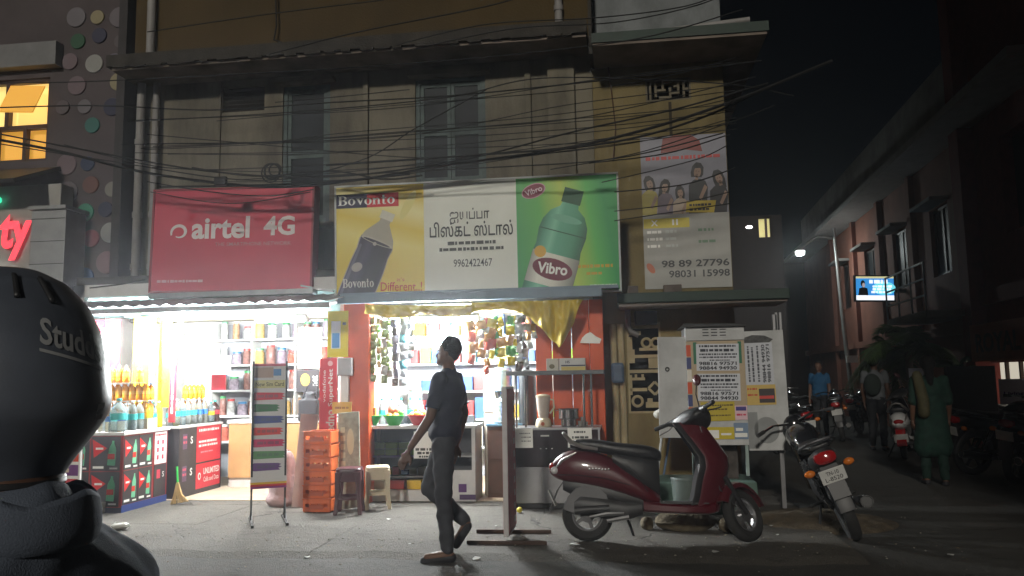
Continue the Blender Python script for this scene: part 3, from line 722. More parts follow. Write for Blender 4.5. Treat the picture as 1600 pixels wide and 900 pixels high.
art(bsg, [GO([(-GW * .47, GH * .62), (GW * .47, GH * .62), (GW * .47, GH * .628), (-GW * .47, GH * .628)])], ink(25, 80, 55), -.0029, 'bottle_picture')
art(bsg, [clip0(GO([(-GW * .2, GH * .865), (GW * .2, GH * .865), (GW * .2, GH * .985), (-GW * .2, GH * .985)]))], ink(18, 84, 54), -.003, 'bottle_cap_picture')
art(bsg, [GO([(-GW * .495, GH * .18), (GW * .495, GH * .18), (GW * .495, GH * .44), (-GW * .495, GH * .44)])], round_shade('printed_label', [(0, rgb(150, 150, 140)), (.25, rgb(228, 228, 214)), (.6, rgb(215, 215, 200)), (1, rgb(120, 122, 112))], gc, ga, GW), -.003, 'label_picture')
art(bsg, [GO(elp(0, GH * .32, GW * .42, GH * .085))], ink(110, 25, 50), -.0034, 'label_picture')
txt(bsg, 'Vibro', *GO([(0, GH * .325)])[0], 17 * k_, WHITE, w=46 * u, y=-.004, bold=.03, rot=ga + .14)
art(bsg, [elp(BX(840), BZ(299, 840), 19 * u, 11 * k_, rot=.32)], ink(200, 150, 165), -.0028, 'badge'); art(bsg, [elp(BX(840), BZ(299, 840), 17.5 * u, 9.5 * k_, rot=.32)], ink(125, 30, 60), -.0032, 'badge')
txt(bsg, 'Vibro', BX(840), BZ(299, 840), 9 * k_, ink(225, 200, 210), w=27 * u, rot=.32, bold=.02)
art(bsg, [elp(BX(848), BZ(392, 848), 9 * u, 9 * k_)], ink(215, 170, 60), -.0031, 'fruit_picture')
txt(bsg, '\u0baa\u0bc1\u0ba4\u0bcd\u0ba4\u0bc1\u0ba3\u0bb0\u0bcd\u0bb5\u0bc1', BX(931), BZ(413, 931), 8 * k_, ink(190, 160, 50), w=56 * u) if False else art(bsg, words(BX(905), BX(957), BZ(413, 931), 5 * k_, 1, 3), ink(200, 165, 50), -.004, 'small_print')
art(bsg, words(BX(917), BX(940), BZ(424, 931), 5 * k_, 1, 9), ink(200, 165, 50), -.004, 'small_print')
art(bsg, words(BX(922), BX(962), BZ(441, 945), 2.5 * k_, 1, 4), ink(200, 220, 200), -.004, 'small_print')

# tutoring poster on the corner wall
x0, x1, z0, z1 = RECT(1004, 211, 1139, 450, 9.68)
po = thing('poster', 'tall wall poster with students photo and phone numbers on yellow wall', 'poster', ((x0 + x1) / 2, 9.685, z0))
wd, h = x1 - x0, z1 - z0; u = wd / 135.0; k_ = h / 239.0
def QX(px): return (px - 1071.5) * u
def QZ(py): return (450 - py) * k_
MB().b2(-wd / 2, wd / 2, 0, .012, 0, h).build('sheet', M('poster_paper', (.40, .40, .375), .5, var=.06), po)
art(po, [rc(-wd / 2, QZ(335), wd / 2, h)], ink(128, 128, 140), -.001, 'grey_print')
art(po, [[(QX(1036), QZ(238)), (QX(1040), QZ(215)), (QX(1060), QZ(210)), (QX(1085), QZ(211)), (QX(1098), QZ(220)), (QX(1102), QZ(238)), (QX(1075), QZ(234))]], ink(120, 38, 28), -.002, 'emblem')
art(po, words(QX(1012), QX(1130), QZ(246), 6 * k_, 1, 12), ink(180, 60, 60), -.002, 'small_print')
skin_i, hair_i = ink(150, 125, 110), ink(22, 20, 22)
for (px, py, s_, c, tl, hl, sk_) in ((1016, 284, 1.0, (158, 146, 62), .25, 1.6, (140, 116, 100)), (1041, 290, .95, (104, 92, 104), -.2, 2.2, (150, 124, 108)), (1064, 300, .85, (176, 158, 140), .1, 1.5, (158, 130, 112)), (1093, 268, 1.12, (26, 30, 32), -.15, 1.0, (146, 118, 100)), (1125, 280, 1.05, (28, 26, 32), .3, 2.0, (150, 122, 106))):
    x, z = QX(px), QZ(py); zb = QZ(335); w_ = 13 * u * s_; cl = lambda q: clip0(q, -wd / 2, wd / 2, zb, h)
    def T(q): return rotpoly(q, x, z, tl)
    art(po, [cl(T([(a_ * 7.8 * u * s_, b_ * 10 * k_ * s_) for a_, b_ in ((-1, -hl), (-1.15, -.4), (-1, .55), (-.4, 1.15), (.45, 1.1), (1.05, .5), (1.1, -.5), (.85, -hl * .9))]))], hair_i, -.0022, 'figure_print')
    art(po, [cl([(x - w_ * 1.1, zb), (x - w_ * 1.0, z - 20 * k_ * s_), (x - w_ * .55, z - 14 * k_ * s_), (x - w_ * .15, z - 11 * k_ * s_), (x + w_ * .25, z - 12 * k_ * s_), (x + w_ * .8, z - 15 * k_ * s_), (x + w_ * 1.05, z - 24 * k_ * s_), (x + w_ * .8, zb)])], ink(*c), -.0024, 'figure_print')
    art(po, [cl(T(elp(.3 * u, -2.5 * k_, 5 * u * s_, 7.6 * k_ * s_))), cl(T([(-2 * u, -8 * k_), (2 * u, -8 * k_), (2.5 * u, -13 * k_ * s_), (-2.5 * u, -13 * k_ * s_)]))], ink(*sk_), -.0028, 'figure_print')
    art(po, [cl([(x + w_ * .7, z - 20 * k_ * s_), (x + w_ * 1.0, z - 24 * k_ * s_), (x + w_ * .3, z - 42 * k_ * s_), (x + w_ * .05, z - 38 * k_ * s_)])], ink(*sk_), -.0027, 'figure_print')
    art(po, [cl(T([(a_ * 6 * u * s_, b_ * 8 * k_ * s_) for a_, b_ in ((-.95, .2), (-.7, .75), (.2, .95), (.9, .5), (.3, .45), (-.5, .35))]))], hair_i, -.0031, 'figure_print')
    art(po, [cl(T(rc(-2.6 * u, -1.6 * k_, -1 * u, -.6 * k_))), cl(T(rc(1.4 * u, -1.6 * k_, 3 * u, -.6 * k_))), cl(T(rc(-1 * u, -6.6 * k_, 1.8 * u, -5.6 * k_)))], ink(60, 40, 36), -.0031, 'figure_print')
art(po, [[(QX(1072), QZ(333)), (QX(1074), QZ(315)), (QX(1120), QZ(316)), (QX(1116), QZ(335))]], ink(190, 165, 40), -.003, 'yellow_flash')
art(po, words(QX(1078), QX(1112), QZ(322), 4 * k_, 1, 7) + words(QX(1078), QX(1112), QZ(329), 4 * k_, 1, 17), ink(40, 35, 20), -.0034, 'small_print')
art(po, [rc(QX(1005), QZ(356), QX(1077), QZ(341))], ink(205, 190, 70), -.002, 'yellow_bar')
txt(po, 'X', QX(1022), QZ(348), 9 * k_, WHITE, w=11 * u, bold=.02); art(po, [rc(QX(1050), QZ(352), QX(1053), QZ(343)), rc(QX(1056), QZ(352), QX(1059), QZ(343))], WHITE, -.003, 'lettering')
for i, py in enumerate((362, 373, 384)):
    art(po, words(QX(1010), QX(1034), QZ(py), 5 * k_, 1, 30 + i), WHITE, -.002, 'small_print'); art(po, words(QX(1039), QX(1058), QZ(py), 5 * k_, 1, 40 + i), ink(185, 190, 185), -.002, 'small_print')
art(po, words(QX(1090), QX(1118), QZ(361), 5 * k_, 1, 50) + words(QX(1090), QX(1120), QZ(379), 5 * k_, 1, 51), ink(110, 140, 115), -.002, 'small_print')
txt(po, '98 89 27796', QX(1136), QZ(412), 11 * k_, ink(70, 72, 74), w=105 * u, align='R', bold=.02)
txt(po, '98031 15998', QX(1136), QZ(428), 11 * k_, ink(70, 72, 74), w=94 * u, align='R', bold=.02)
art(po, [elp(QX(1014), QZ(418), 5 * u, 9 * k_, rot=.6)], ink(190, 110, 80), -.002, 'phone_mark')

# ================================================================== awnings
tinm = M('galvanised_tin', (.26, .26, .27), .5, metal=.5, var=.2, scale=5, grime=.6, gcol=(.12, .07, .05), gscale=3)
aw = thing('awning', 'corrugated tin awning over the drinks shop', 'awning', (0, 0, 0))
mb = MB(); nx = 96
for j, (y, z) in enumerate(((8.05, 2.235), (9.0, 2.40))):
    for i in range(nx + 1): mb.v.append((-6.75 + 3.75 * i / nx, y + (0.02 * sn(i * .3, 1) if j == 0 else 0), z + .012 * math.sin(i * math.pi / 2)))
for i in range(nx): mb.f.append((i, i + 1, nx + 2 + i, nx + 1 + i))
o = mb.build('sheet', tinm, aw, fix=False); sd = o.modifiers.new('s', 'SOLIDIFY'); sd.thickness = .004
MB().b2(-6.7, -3.02, 8.10, 8.14, 2.16, 2.215).build('front_bar', tinm, aw)
for x in (-6.4, -5.2, -4.0, -3.1): MB().bar((x, 8.12, 2.185), (x, 9.0, 2.34), .035).build('rafter', metal_d, aw)
ba = thing('awning', 'blue grey metal fascia shelf under the long soft drink signboard', 'awning', (0, 0, 0))
bluef = M('blue_grey_paint', (.14, .21, .27), .45, var=.12, scale=4, grime=.3)
MB().b2(-3.08, -.16, 8.52, 8.60, 2.235, 2.325).build('fascia', bluef, ba, bevel=.004)
MB().b2(-3.08, -.16, 8.601, 9.0, 2.29, 2.32).build('shelf', bluef, ba)
MB().b2(-3.08, .02, 8.605, 8.85, 2.325, 2.36).build('sign_rail', bluef, ba)
MB().bar((-3.5, 8.5, 2.45), (-3.12, 8.5, 2.37), .02).build('stay_bar', metal_d, ba)
sr = MB().b2(-5.55, -3.5, 8.85, 9.0, 2.40, 2.46).build('sign_rail', metal_d); tag(sr, 'steel rail carrying the red phone network signboard', 'rail')

# yellow tarpaulin rolled under the fascia and drooping at one end
tarp = M('yellow_tarpaulin', (.56, .42, .04), .5, var=.15, scale=6, bump=.3, bscale=14)
def tarp_mesh():
    mb = MB(); nx, nz = 150, 16
    x0, x1 = -2.78, -.36
    for i in range(nx + 1):
        s_ = i / nx; x = x0 + (x1 - x0) * s_
        if s_ < .62: drop = .06 + .04 * math.sin(s_ * 11) ** 2 + .05 * (1 - s_)
        else:
            q = (s_ - .62) / .38; drop = .08 + .44 * (max(0, q / .74) ** 1.9 if q < .74 else max(0, 1 - (q - .74) / .26) ** .55)
        top = 2.232 - (.05 * (1 - abs(2 * s_ - 1)) ** .5 if s_ < .5 else .025)
        for j in range(nz + 1):
            t = j / nz; fo = .018 + .05 * max(0, s_ - .55)
            y = 8.56 + fo * 1.6 * math.sin(s_ * 64 + 2.5 * t) * (.35 + .65 * t) + fo * math.sin(s_ * 140 - 4 * t) * .5 + .04 * math.sin(t * 5 + s_ * 9) * t
            mb.v.append((x + .035 * t * math.sin(s_ * 12) - .06 * t * max(0, (s_ - .9) / .1), y, top - drop * t * (1 + .03 * math.sin(s_ * 90))))
    for i in range(nx):
        for j in range(nz):
            a = i * (nz + 1) + j; mb.f.append((a, a + 1, a + nz + 2, a + nz + 1))
    return mb
tp = tarp_mesh().build('tarpaulin', tarp, smooth=True, fix=False); sd = tp.modifiers.new('s', 'SOLIDIFY'); sd.thickness = .003
tag(tp, 'yellow tarpaulin bunched under the blue fascia and drooping to a point', 'tarpaulin')

# ================================================================== lamps of the shops
tube_e = M('lit_tube', (1, 1, 1), .5, var=0, emit=1300, ecol=(.96, 1.0, 1.0))
bulb_e = M('lit_bulb', (1, 1, 1), .5, var=0, emit=2700, ecol=(.96, 1.0, 1.0))
white_pl = M('white_plastic', (.72, .72, .70), .35, var=.04)
def tube_lamp(x, y, z, L, label):
    o = thing('tube_lamp', label, 'lamp', (x, y, z), group='lit lamps of the shops')
    MB().cyl((-L / 2 + .03, 0, 0), (L / 2 - .03, 0, 0), .02, n=12).build('tube', tube_e, o, smooth=True)
    MB().b2(-L / 2, L / 2, -.02, .03, .028, .07).build('batten', white_pl, o, bevel=.004)
    for s_ in (-1, 1): MB().b2(s_ * L / 2 - .02, s_ * L / 2 + .02, -.018, .018, -.022, .0279).build('end_holder', white_pl, o)
    return o
def bulb_lamp(x, y, z, label, r=.05):
    o = thing('bulb_lamp', label, 'lamp', (x, y, z), group='lit lamps of the shops')
    MB().lathe([(.012, .05), (r * .55, .04), (r, 0), (r * .9, -r * .6), (r * .5, -r), (.002, -r * 1.12)], n=16).build('bulb', bulb_e, o, smooth=True)
    MB().lathe([(.022, .05), (.022, .1), (.012, .11)], n=12).build('cap', white_pl, o)
    MB().cyl((0, 0, .11), (0, 0, .30), .004, n=6).build('cord', blackm, o)
    return o
q = P(282, 512, 8.75); bulb_lamp(q.x, 8.75, q.z, 'lit bulb hanging over the drinks counter beside the yellow board', .06)
q = P(440, 500, 8.9); tube_lamp(q.x, 8.9, q.z, .62, 'lit tube lamp over the drinks shop near the sim card stand')
q = P(162, 527, 8.5); bulb_lamp(q.x, 8.5, q.z, 'lit bulb in front of the red panel behind the helmet', .055)
q = P(672, 500, 9.0); tube_lamp(q.x, 9.0, q.z, 1.15, 'lit tube lamp across the ceiling of the snack shop')
q = P(690, 530, 9.25); bulb_lamp(q.x, 9.25, q.z, 'lit bulb hanging in the snack shop behind the walking man', .06)
# ================================================================== drinks shop
woodb = M('tan_laminate', (.33, .19, .08), .45, var=.18, scale=4)
darkwood = M('dark_wood', (.07, .03, .018), .45, var=.25, scale=6)
cardk = M('poster_black', (.03, .028, .033), .45, var=.1)
def poster(par, x0, x1, z0, z1, y, mat, name='poster', rz=0, px=0):
    o = MB().b2(-(x1 - x0) / 2, (x1 - x0) / 2, 0, .003, 0, z1 - z0).build(name, mat, par)
    o.location = ((x0 + x1) / 2, y, z0); return o
def cola_poster(par, loc, rz, wd, h):
    o = MB().b2(-wd / 2, wd / 2, 0, .003, 0, h).build('poster', cardk, par); o.location = loc; o.rotation_euler = (0, 0, rz)
    art(o, [[(-.46 * wd, .92 * h), (.05 * wd, .66 * h), (-.4 * wd, .38 * h)]], ink(200, 30, 35), -.001, 'red_wedge')
    art(o, [rc(-.34 * wd, .62 * h, -.08 * wd, .68 * h)], WHITE, -.002, 'small_print')
    art(o, [rotpoly([(x, z) for x, z in bottle_outline(.27 * wd, .72 * h)], .2 * wd, .16 * h, R(-4))], ink(110, 190, 150), -.0015, 'bottle_picture')
    art(o, [rc(.08 * wd, .34 * h, .32 * wd, .5 * h)], ink(190, 50, 40), -.002, 'bottle_picture')
    art(o, [rc(-.42 * wd, .07 * h, -.05 * wd, .14 * h), rc(.15 * wd, .05 * h, .42 * wd, .1 * h)], WHITE, -.002, 'small_print')
    return o
ca_ = thing('counter', 'drinks counter covered in black and red cola posters, bottles on top', 'counter', (-5.78, 8.1, 0))
MB().b2(-.55, .47, .004, .86, .0, .84).build('cabinet', M('counter_red', (.25, .02, .025), .5), ca_)
MB().b2(-.57, .49, -.02, .88, .841, .875).build('top', M('counter_white', (.6, .6, .58), .35), ca_, bevel=.005)
MB().b2(.4701, .476, .0, .86, .02, .10).build('kick_board', ink(40, 60, 120), ca_); MB().b2(-.55, .47, -.004, .0035, .02, .08).build('kick_board', ink(40, 40, 60), ca_)
for c in range(2):
    for r_ in range(2):
        cola_poster(ca_, (.1 + (c - 1) * .36 + .17, -.001, .09 + r_ * .375), 0, .34, .365)
        cola_poster(ca_, (.4762, .145 + c * .27, .105 + r_ * .365), R(90), .262, .355)
pr = MB().b2(-.12, .12, 0, .003, 0, .36).build('price_list', WHITE, ca_); pr.location = (.4762, .71, .47); pr.rotation_euler = (0, 0, R(90))
art(pr, words(-.1, .1, .33, .02, 1, 1) + [rc(-.08 + i * .1, .05 + j * .085, -.04 + i * .1, .1 + j * .085) for i in range(2) for j in range(3)], ink(190, 60, 80), -.002, 'small_print')
p2 = MB().b2(-.12, .12, 0, .003, 0, .355).build('poster', cardk, ca_); p2.location = (.4762, .71, .105); p2.rotation_euler = (0, 0, R(90))
art(p2, [rc(-.07, .2, 0, .3)], ink(190, 60, 80), -.001, 'small_print'); txt(p2, 'S', .06, .24, .06, WHITE, y=-.002)
cb = thing('counter', 'black and red postered counter running back into the drinks shop', 'counter', (-5.2, 9.0, 0))
MB().b2(-.9, 0, .02, 1.05, .035, .85).build('cabinet', cardk, cb)
MB().b2(-.9, .02, .0, 1.05, .851, .88).build('top', M('counter_white'), cb, bevel=.005)
for r_ in range(2):
    p = MB().b2(-.19, .19, 0, .003, 0, .37).build('poster', cardk, cb); p.location = (.0015, .22, .1 + r_ * .38); p.rotation_euler = (0, 0, R(90))
    art(p, [rc(-.12, .12, -.02, .3)], ink(90, 70, 95), -.001, 'small_print'); art(p, words(-.11, -.03, .26, .03, 1, 3) + words(-.11, -.03, .2, .03, 1, 5), ink(190, 80, 100), -.002, 'small_print'); txt(p, 'S', .08, .22, .09, WHITE, y=-.002, bold=.03)
p = MB().b2(-.3, .3, 0, .003, 0, .44).build('poster', M('poster_red', (.55, .03, .05), .4, var=.05), cb); p.location = (.0015, .72, .41); p.rotation_euler = (0, 0, R(90))
art(p, words(-.25, .25, .39, .035, 1, 21) + words(-.25, .2, .25, .03, 1, 22) + words(-.25, .22, .2, .03, 1, 23), WHITE, -.002, 'small_print')
art(p, words(-.2, .1, .12, .02, 1, 24), ink(230, 150, 160), -.002, 'small_print')
p = MB().b2(-.3, .3, 0, .003, 0, .3).build('poster', M('poster_red'), cb); p.location = (.0015, .72, .09); p.rotation_euler = (0, 0, R(90))
txt(p, 'UNLIMITED', .07, .2, .075, WHITE, w=.40, bold=.02); txt(p, 'Calls and Data', .07, .1, .06, WHITE, w=.38, bold=.006)
art(p, [elp(-.22, .15, .035, .045)], WHITE, -.002, 'logo'); art(p, [elp(-.22, .15, .018, .026)], M('poster_red'), -.003, 'logo')
# wooden counter across the back, with the shelf wall of jars
bc_ = thing('counter', 'tan wooden counter across the back of the drinks shop', 'counter', (-4.2, 10.05, .035))
MB().b2(-.9, .95, 0, .4, .12, .82).build('cabinet', woodb, bc_); MB().b2(-.9, .95, .02, .4, 0, .12).build('plinth', M('plinth_grey', (.45, .43, .4), .6), bc_); MB().b2(-.92, .97, -.02, .42, .821, .86).build('top', M('counter_white'), bc_)
sh = thing('shelf_unit', 'shelf wall of jars and packets at the back of the drinks shop', 'shelf', (-4.2, 10.85, .035))
MB().b2(-1.6, .95, .3, .33, 0, 2.2).build('back', M('shelf_back', (.36, .37, .4), .5), sh)
for i in range(5): MB().b2(-1.6, .95, 0, .3, .5 + i * .36, .525 + i * .36).build('shelf', white_pl, sh)
for x in (-1.6, -1.0, -.35, .3, .93): MB().b2(x, x + .02, -.003, .302, .0, 2.2).build('upright', white_pl, sh)
jar_cols = [(.35, .2, .1), (.5, .35, .12), (.25, .12, .1), (.4, .4, .38), (.3, .25, .3), (.5, .12, .08)]
jarlid = [M('lid_%d' % i, c, .4) for i, c in enumerate([(.5, .05, .04), (.05, .2, .4), (.6, .6, .55), (.05, .3, .1)])]
jar_me = {}
def jar_obj(par, x, y, z, r, h_, ci, li):
    key = ('j', ci, round(r, 3), round(h_, 3))
    if key not in jar_me: jar_me[key] = MB().lathe([(r * .9, 0), (r, .01), (r, h_ * .85), (r * .8, h_ * .93), (r * .8, h_)], n=12).mesh('jar', M('jar_%d' % ci, jar_cols[ci], .15, var=.35, scale=25), True)
    o = bpy.data.objects.new('jar', jar_me[key]); COL.objects.link(o); o.parent = par; o.location = (x, y, z)
    k2 = ('l', li, round(r, 3))
    if k2 not in jar_me: jar_me[k2] = MB().lathe([(r * .85, 0), (r * .85, .03)], n=12).mesh('lid', jarlid[li])
    l_ = bpy.data.objects.new('lid', jar_me[k2]); COL.objects.link(l_); l_.parent = o; l_.location = (0, 0, h_)
    return o
rj = random.Random(5)
ORD = ['first', 'second', 'third', 'fourth', 'fifth', 'sixth', 'seventh', 'eighth', 'ninth', 'tenth', 'eleventh', 'twelfth', 'thirteenth', 'fourteenth', 'fifteenth', 'sixteenth', 'seventeenth', 'eighteenth', 'nineteenth', 'twentieth', 'twenty first', 'twenty second']
JN = ['brown', 'tan', 'dark brown', 'grey', 'mauve', 'red']; PN = ['green', 'blue', 'yellow', 'red', 'cream', 'teal']
for i in range(5):
    x = -1.53; nj = 0
    while x < .86:
        r_ = rj.choice((.05, .06, .07)); hh = rj.choice((.16, .2, .24))
        jci = rj.randrange(6); o = jar_obj(None, -4.2 + x + r_, 11.0, .035 + .525 + i * .36, r_, hh, jci, rj.randrange(4))
        nj += 1; tag(o, '%s jar, %s from the left on the %s drinks shop shelf' % (JN[jci], ORD[nj - 1], ORD[i]), 'jar', 'jars on the drinks shop shelves')
        x += 2 * r_ + rj.uniform(.01, .08)
# ---- bottles
pet = M('clear_pet', (.75, .88, .9), .08, trans=.85, ior=1.2, var=0)
petg = M('juice_orange', (.75, .30, .02), .2, var=.1); pety = M('juice_yellow', (.75, .6, .03), .15, var=.05); petk = M('cola_dark', (.03, .01, .008), .1, var=0)
lab_t = M('label_teal', (.04, .42, .40), .4); lab_o = M('label_orange', (.75, .38, .05), .4); cap_w = M('cap_white', (.75, .75, .72), .4); cap_t = M('cap_teal', (.03, .35, .32), .4); cap_k = M('cap_dark', (.03, .03, .03), .4); lab_r = M('label_red', (.5, .03, .04), .4); lab_y = M('label_yellow', (.7, .55, .03), .4); lab_b = M('label_blue', (.03, .15, .45), .4)
BME = {}
def bottle(x, y, z, r, h_, body, label, cap, lb, grp):
    key = (round(r, 3), round(h_, 3), body.name)
    if key not in BME: BME[key] = MB().lathe([(r * .8, 0), (r, .012), (r, h_ * .28), (r * .94, h_ * .32), (r, h_ * .36), (r, h_ * .62), (r * .85, h_ * .72), (r * .5, h_ * .84), (r * .3, h_ * .88), (r * .28, h_ * .94)], n=14).mesh('bottle', body, True)
    o = bpy.data.objects.new('bottle', BME[key]); COL.objects.link(o); o.location = (x, y, z)
    tag(o, lb, 'bottle', grp)
    for nm, mat, prof in (('label', label, [(r * 1.02, h_ * .36), (r * 1.02, h_ * .55)]), ('cap', cap, [(r * .33, h_ * .935), (r * .33, h_)])):
        k2 = (nm, round(r, 3), round(h_, 3), mat.name)
        if k2 not in BME: BME[k2] = MB().lathe(prof, n=14).mesh(nm, mat, True)
        c = bpy.data.objects.new(nm, BME[k2]); COL.objects.link(c); c.parent = o
    return o
zt = .8755
g1 = 'bottles on the postered drinks counter'
for i, (x, y) in enumerate(((-6.18, 8.3), (-6.05, 8.24), (-5.93, 8.28), (-5.81, 8.22), (-5.7, 8.3), (-5.42, 8.42), (-5.42, 8.55))):
    bottle(x, y, zt, .05, .33, pet, lab_t, cap_w, 'clear teal labelled water bottle, %s from the left on the postered counter' % ORD[i], g1)
bottle(-5.44, 8.2, zt, .085, .36, pet, lab_t, cap_t, 'fat five litre water bottle with teal label at the counter corner', g1)
bottle(-5.40, 8.68, zt, .045, .31, pety, lab_y, cap_w, 'yellow drink bottle on the postered counter, nearest the corner', g1)
bottle(-5.40, 8.79, zt, .042, .30, pet, lab_t, cap_t, 'slim clear bottle between two yellow drink bottles', g1)
bottle(-5.40, 8.9, zt, .045, .31, pety, lab_y, cap_w, 'yellow drink bottle on the postered counter, farthest from the corner', g1)
# cases of orange drink stacked behind
for r_ in range(3):
    for i in range(6):
        for j in range(2):
            if r_ == 2 and (i in (3, 5) or j == 1): continue
            bottle(-5.84 + i * .085, 8.66 + j * .09, zt + .12 + r_ * .205, .038, .2, petg, lab_o, cap_w, 'orange drink bottle, %s from the left in the %s row of the %s counter tray' % (ORD[i], ['front', 'back'][j], ORD[r_]), 'orange drink bottles in cases')
cs = thing('bottle_case', 'clear crate of stacked trays under the orange drink bottles', 'crate', (-5.63, 8.70, zt))
MB().b2(-.28, .28, -.1, .1, 0, .118).build('base', M('tray_cream', (.6, .45, .3), .5), cs)
for r_ in (1, 2): MB().b2(-.28, .28, -.1, .1, .12 + r_ * .205 - .0045, .12 + r_ * .205 - .0005).build('tray', M('tray_cream'), cs)
g2 = 'bottles on the counter running into the shop'
zt2 = .8805
for i in range(6):
    bottle(-5.28, 9.08 + i * .13, zt2, .045, .32, pet, lab_t if i < 4 else lab_b, cap_w, ('clear teal labelled bottle, %s along the red postered counter' if i < 4 else 'clear blue labelled bottle, %s along the red postered counter') % ORD[i], g2)
bottle(-5.26, 9.86, zt2, .05, .26, pet, lab_y, cap_t, 'short bottle with yellow label on the red postered counter', g2)
bottle(-5.26, 9.97, zt2, .06, .28, petk, lab_r, cap_t, 'dark cola bottle at the far end of the red postered counter', g2)
for i in range(5):
    for r_ in range(2):
        bottle(-5.42, 9.52 + i * .1, zt2 + .1 + r_ * .205, .038, .2, petg, lab_o, cap_w, 'orange drink bottle, %s along the %s row of the inner case' % (ORD[i], ['lower', 'upper'][r_]), 'orange drink bottles in the inner case')
cs = thing('bottle_case', 'cream tray case under the inner orange drink bottles', 'crate', (-5.42, 9.72, zt2)); MB().b2(-.06, .06, -.26, .26, 0, .098).build('base', M('tray_cream'), cs); MB().b2(-.06, .06, -.26, .26, .1 + .205 - .0045, .1 + .205 - .0005).build('tray', M('tray_cream'), cs)
# boards and posters around the drinks shop
x0, x1, z0, z1 = RECT(133, 500, 190, 590, 8.98)
o, wd, h = panel('wall_panel', x0 - .1, x1, z0, z1, 8.94, M('poster_red'), 'plain red panel behind the lit bulb beside the helmet', 'panel'); 
x0, x1, z0, z1 = RECT(208, 496, 242, 660, 8.97)
o, wd, h = panel('signboard', x0, x1, z0 + .12, z1, 8.96, M('poster_yellow', (.75, .62, .02), .4, var=.05), 'yellow board with a blue stripe at the drinks shop entrance', 'signboard')
art(o, [rc(wd * .28, 0, wd * .5, h * .6)], ink(70, 130, 180), -.002, 'blue_stripe'); txt(o, 'idea', wd * .12, h * .74, .09, ink(60, 60, 40), rot=R(90), w=.22)
x0, x1, z0, z1 = RECT(243, 500, 262, 650, 8.97)
o, wd, h = panel('signboard', x0, x1, z0 + .1, z1, 9.03, M('poster_yellow'), 'narrow yellow board between the blue stripe and the red strip', 'signboard'); art(o, words(-.05, .05, h * .3, .04, 1, 3) + words(-.05, .05, h * .55, .04, 1, 4), ink(90, 80, 30), -.002, 'small_print')
x0, x1, z0, z1 = RECT(263, 553, 273, 660, 9.0)
o, wd, h = panel('signboard', x0, x1, z0, z1, 9.02, M('poster_red'), 'thin red strip board with vertical white print in the drinks shop', 'signboard')
o2 = art(o, [[(a[1] * .5 - .0, a[0]) for a in w_] for w_ in words(.1, h - .1, 0, wd * .6, 1, 6)], WHITE, -.002, 'small_print')
x0, x1, z0, z1 = RECT(320, 556, 360, 585, 9.9)
o, wd, h = panel('paper_notice', x0, x1, z0, z1, 9.9, WHITE, 'white paper notice hanging above the red postered counter', 'notice')
x0, x1, z0, z1 = RECT(330, 582, 352, 610, 10.3)
o, wd, h = panel('shelf_card', x0, x1, z0, z1, 10.3, M('poster_red'), 'small red display card hanging below the white notice', 'card')
x0, x1, z0, z1 = RECT(466, 512, 502, 575, 9.3)
o, wd, h = panel('paper_notice', x0, x1, z0, z1, 9.3, ink(225, 215, 200), 'pale notice hanging beside the yellow poster above the bag', 'notice')
art(o, sum([words(-wd * .4, wd * .4, h * (.2 + .15 * i), .02, 1, 60 + i) for i in range(5)], []), ink(150, 140, 150), -.002, 'small_print')
x0, x1, z0, z1 = RECT(463, 578, 498, 612, 9.25)
o, wd, h = panel('hanging_card', x0, x1, z0, z1, 9.25, ink(45, 42, 45), 'dark hanging card with orange print above the black bag', 'card')
art(o, [elp(-wd * .1, h * .55, wd * .2, h * .28)], ink(225, 165, 60), -.002, 'picture'); txt(o, 'net', wd * .33, h * .5, .07, WHITE, rot=R(90), w=.12)
# black bag
bg_ = thing('shoulder_bag', 'black shoulder bag hanging beside the red network board', 'bag', P(482, 660, 9.15))
soft('pouch', [('b', (0, 0, .14), (.24, .09, .26)), ('b', (.02, 0, .3), (.12, .07, .12))], M('black_fabric', (.02, .02, .024), .7), bg_, .014, 8)
MB().tube([(-.09, 0, .25), (-.02, 0, .42), (.05, 0, .47), (.1, 0, .4), (.1, 0, .26)], .011, 6).build('strap', M('black_fabric'), bg_)
# red network board on the pillar with vertical lettering
x0, x1, z0, z1 = RECT(500, 560, 527, 675, 8.78)
o, wd, h = panel('signboard', x0, x1, z0, z1, 8.76, M('poster_red'), 'tall red network board with vertical white lettering by the orange pillar', 'signboard', t=.015)
txt(o, 'vodafone', -wd * .22, h * .62, .035, WHITE, rot=R(90), w=.36); txt(o, 'SuperNet', wd * .18, h * .6, .07, WHITE, rot=R(90), w=.42, bold=.012); txt(o, 'edno', wd * .14, h * .15, .1, WHITE, rot=R(90), w=.25, bold=.02)
art(o, [elp(wd * .12, h * .93, .03, .03)], ink(230, 170, 175), -.002, 'logo')
x0, x1, z0, z1 = RECT(512, 486, 544, 558, 8.74)
o, wd, h = panel('poster', x0, x1, z0, z1, 8.735, M('poster_yellow'), 'bright yellow poster with blue phone picture on the orange pillar', 'poster')
art(o, [rc(-wd * .32, h * .18, wd * .14, h * .78)], WHITE, -.002, 'picture'); art(o, [rc(-wd * .27, h * .2, wd * .09, h * .52)], ink(70, 140, 200), -.003, 'picture'); art(o, words(wd * .24, wd * .4, h * .72, .03, 1, 2), ink(60, 60, 30), -.003, 'small_print')
x0, x1, z0, z1 = RECT(527, 559, 550, 587, 8.72)
mbx = thing('meter_box', 'grey switch box with trunking on the orange pillar', 'switch box', ((x0 + x1) / 2, 8.7, z0))
MB().b2(-(x1 - x0) / 2, (x1 - x0) / 2, 0, .075, 0, z1 - z0).build('box', M('grey_plastic', (.42, .42, .43), .5), mbx, bevel=.01); MB().b2(-.05, .04, .03, .078, -.3, -.001).build('trunking', M('white_plastic'), mbx, bevel=.004)
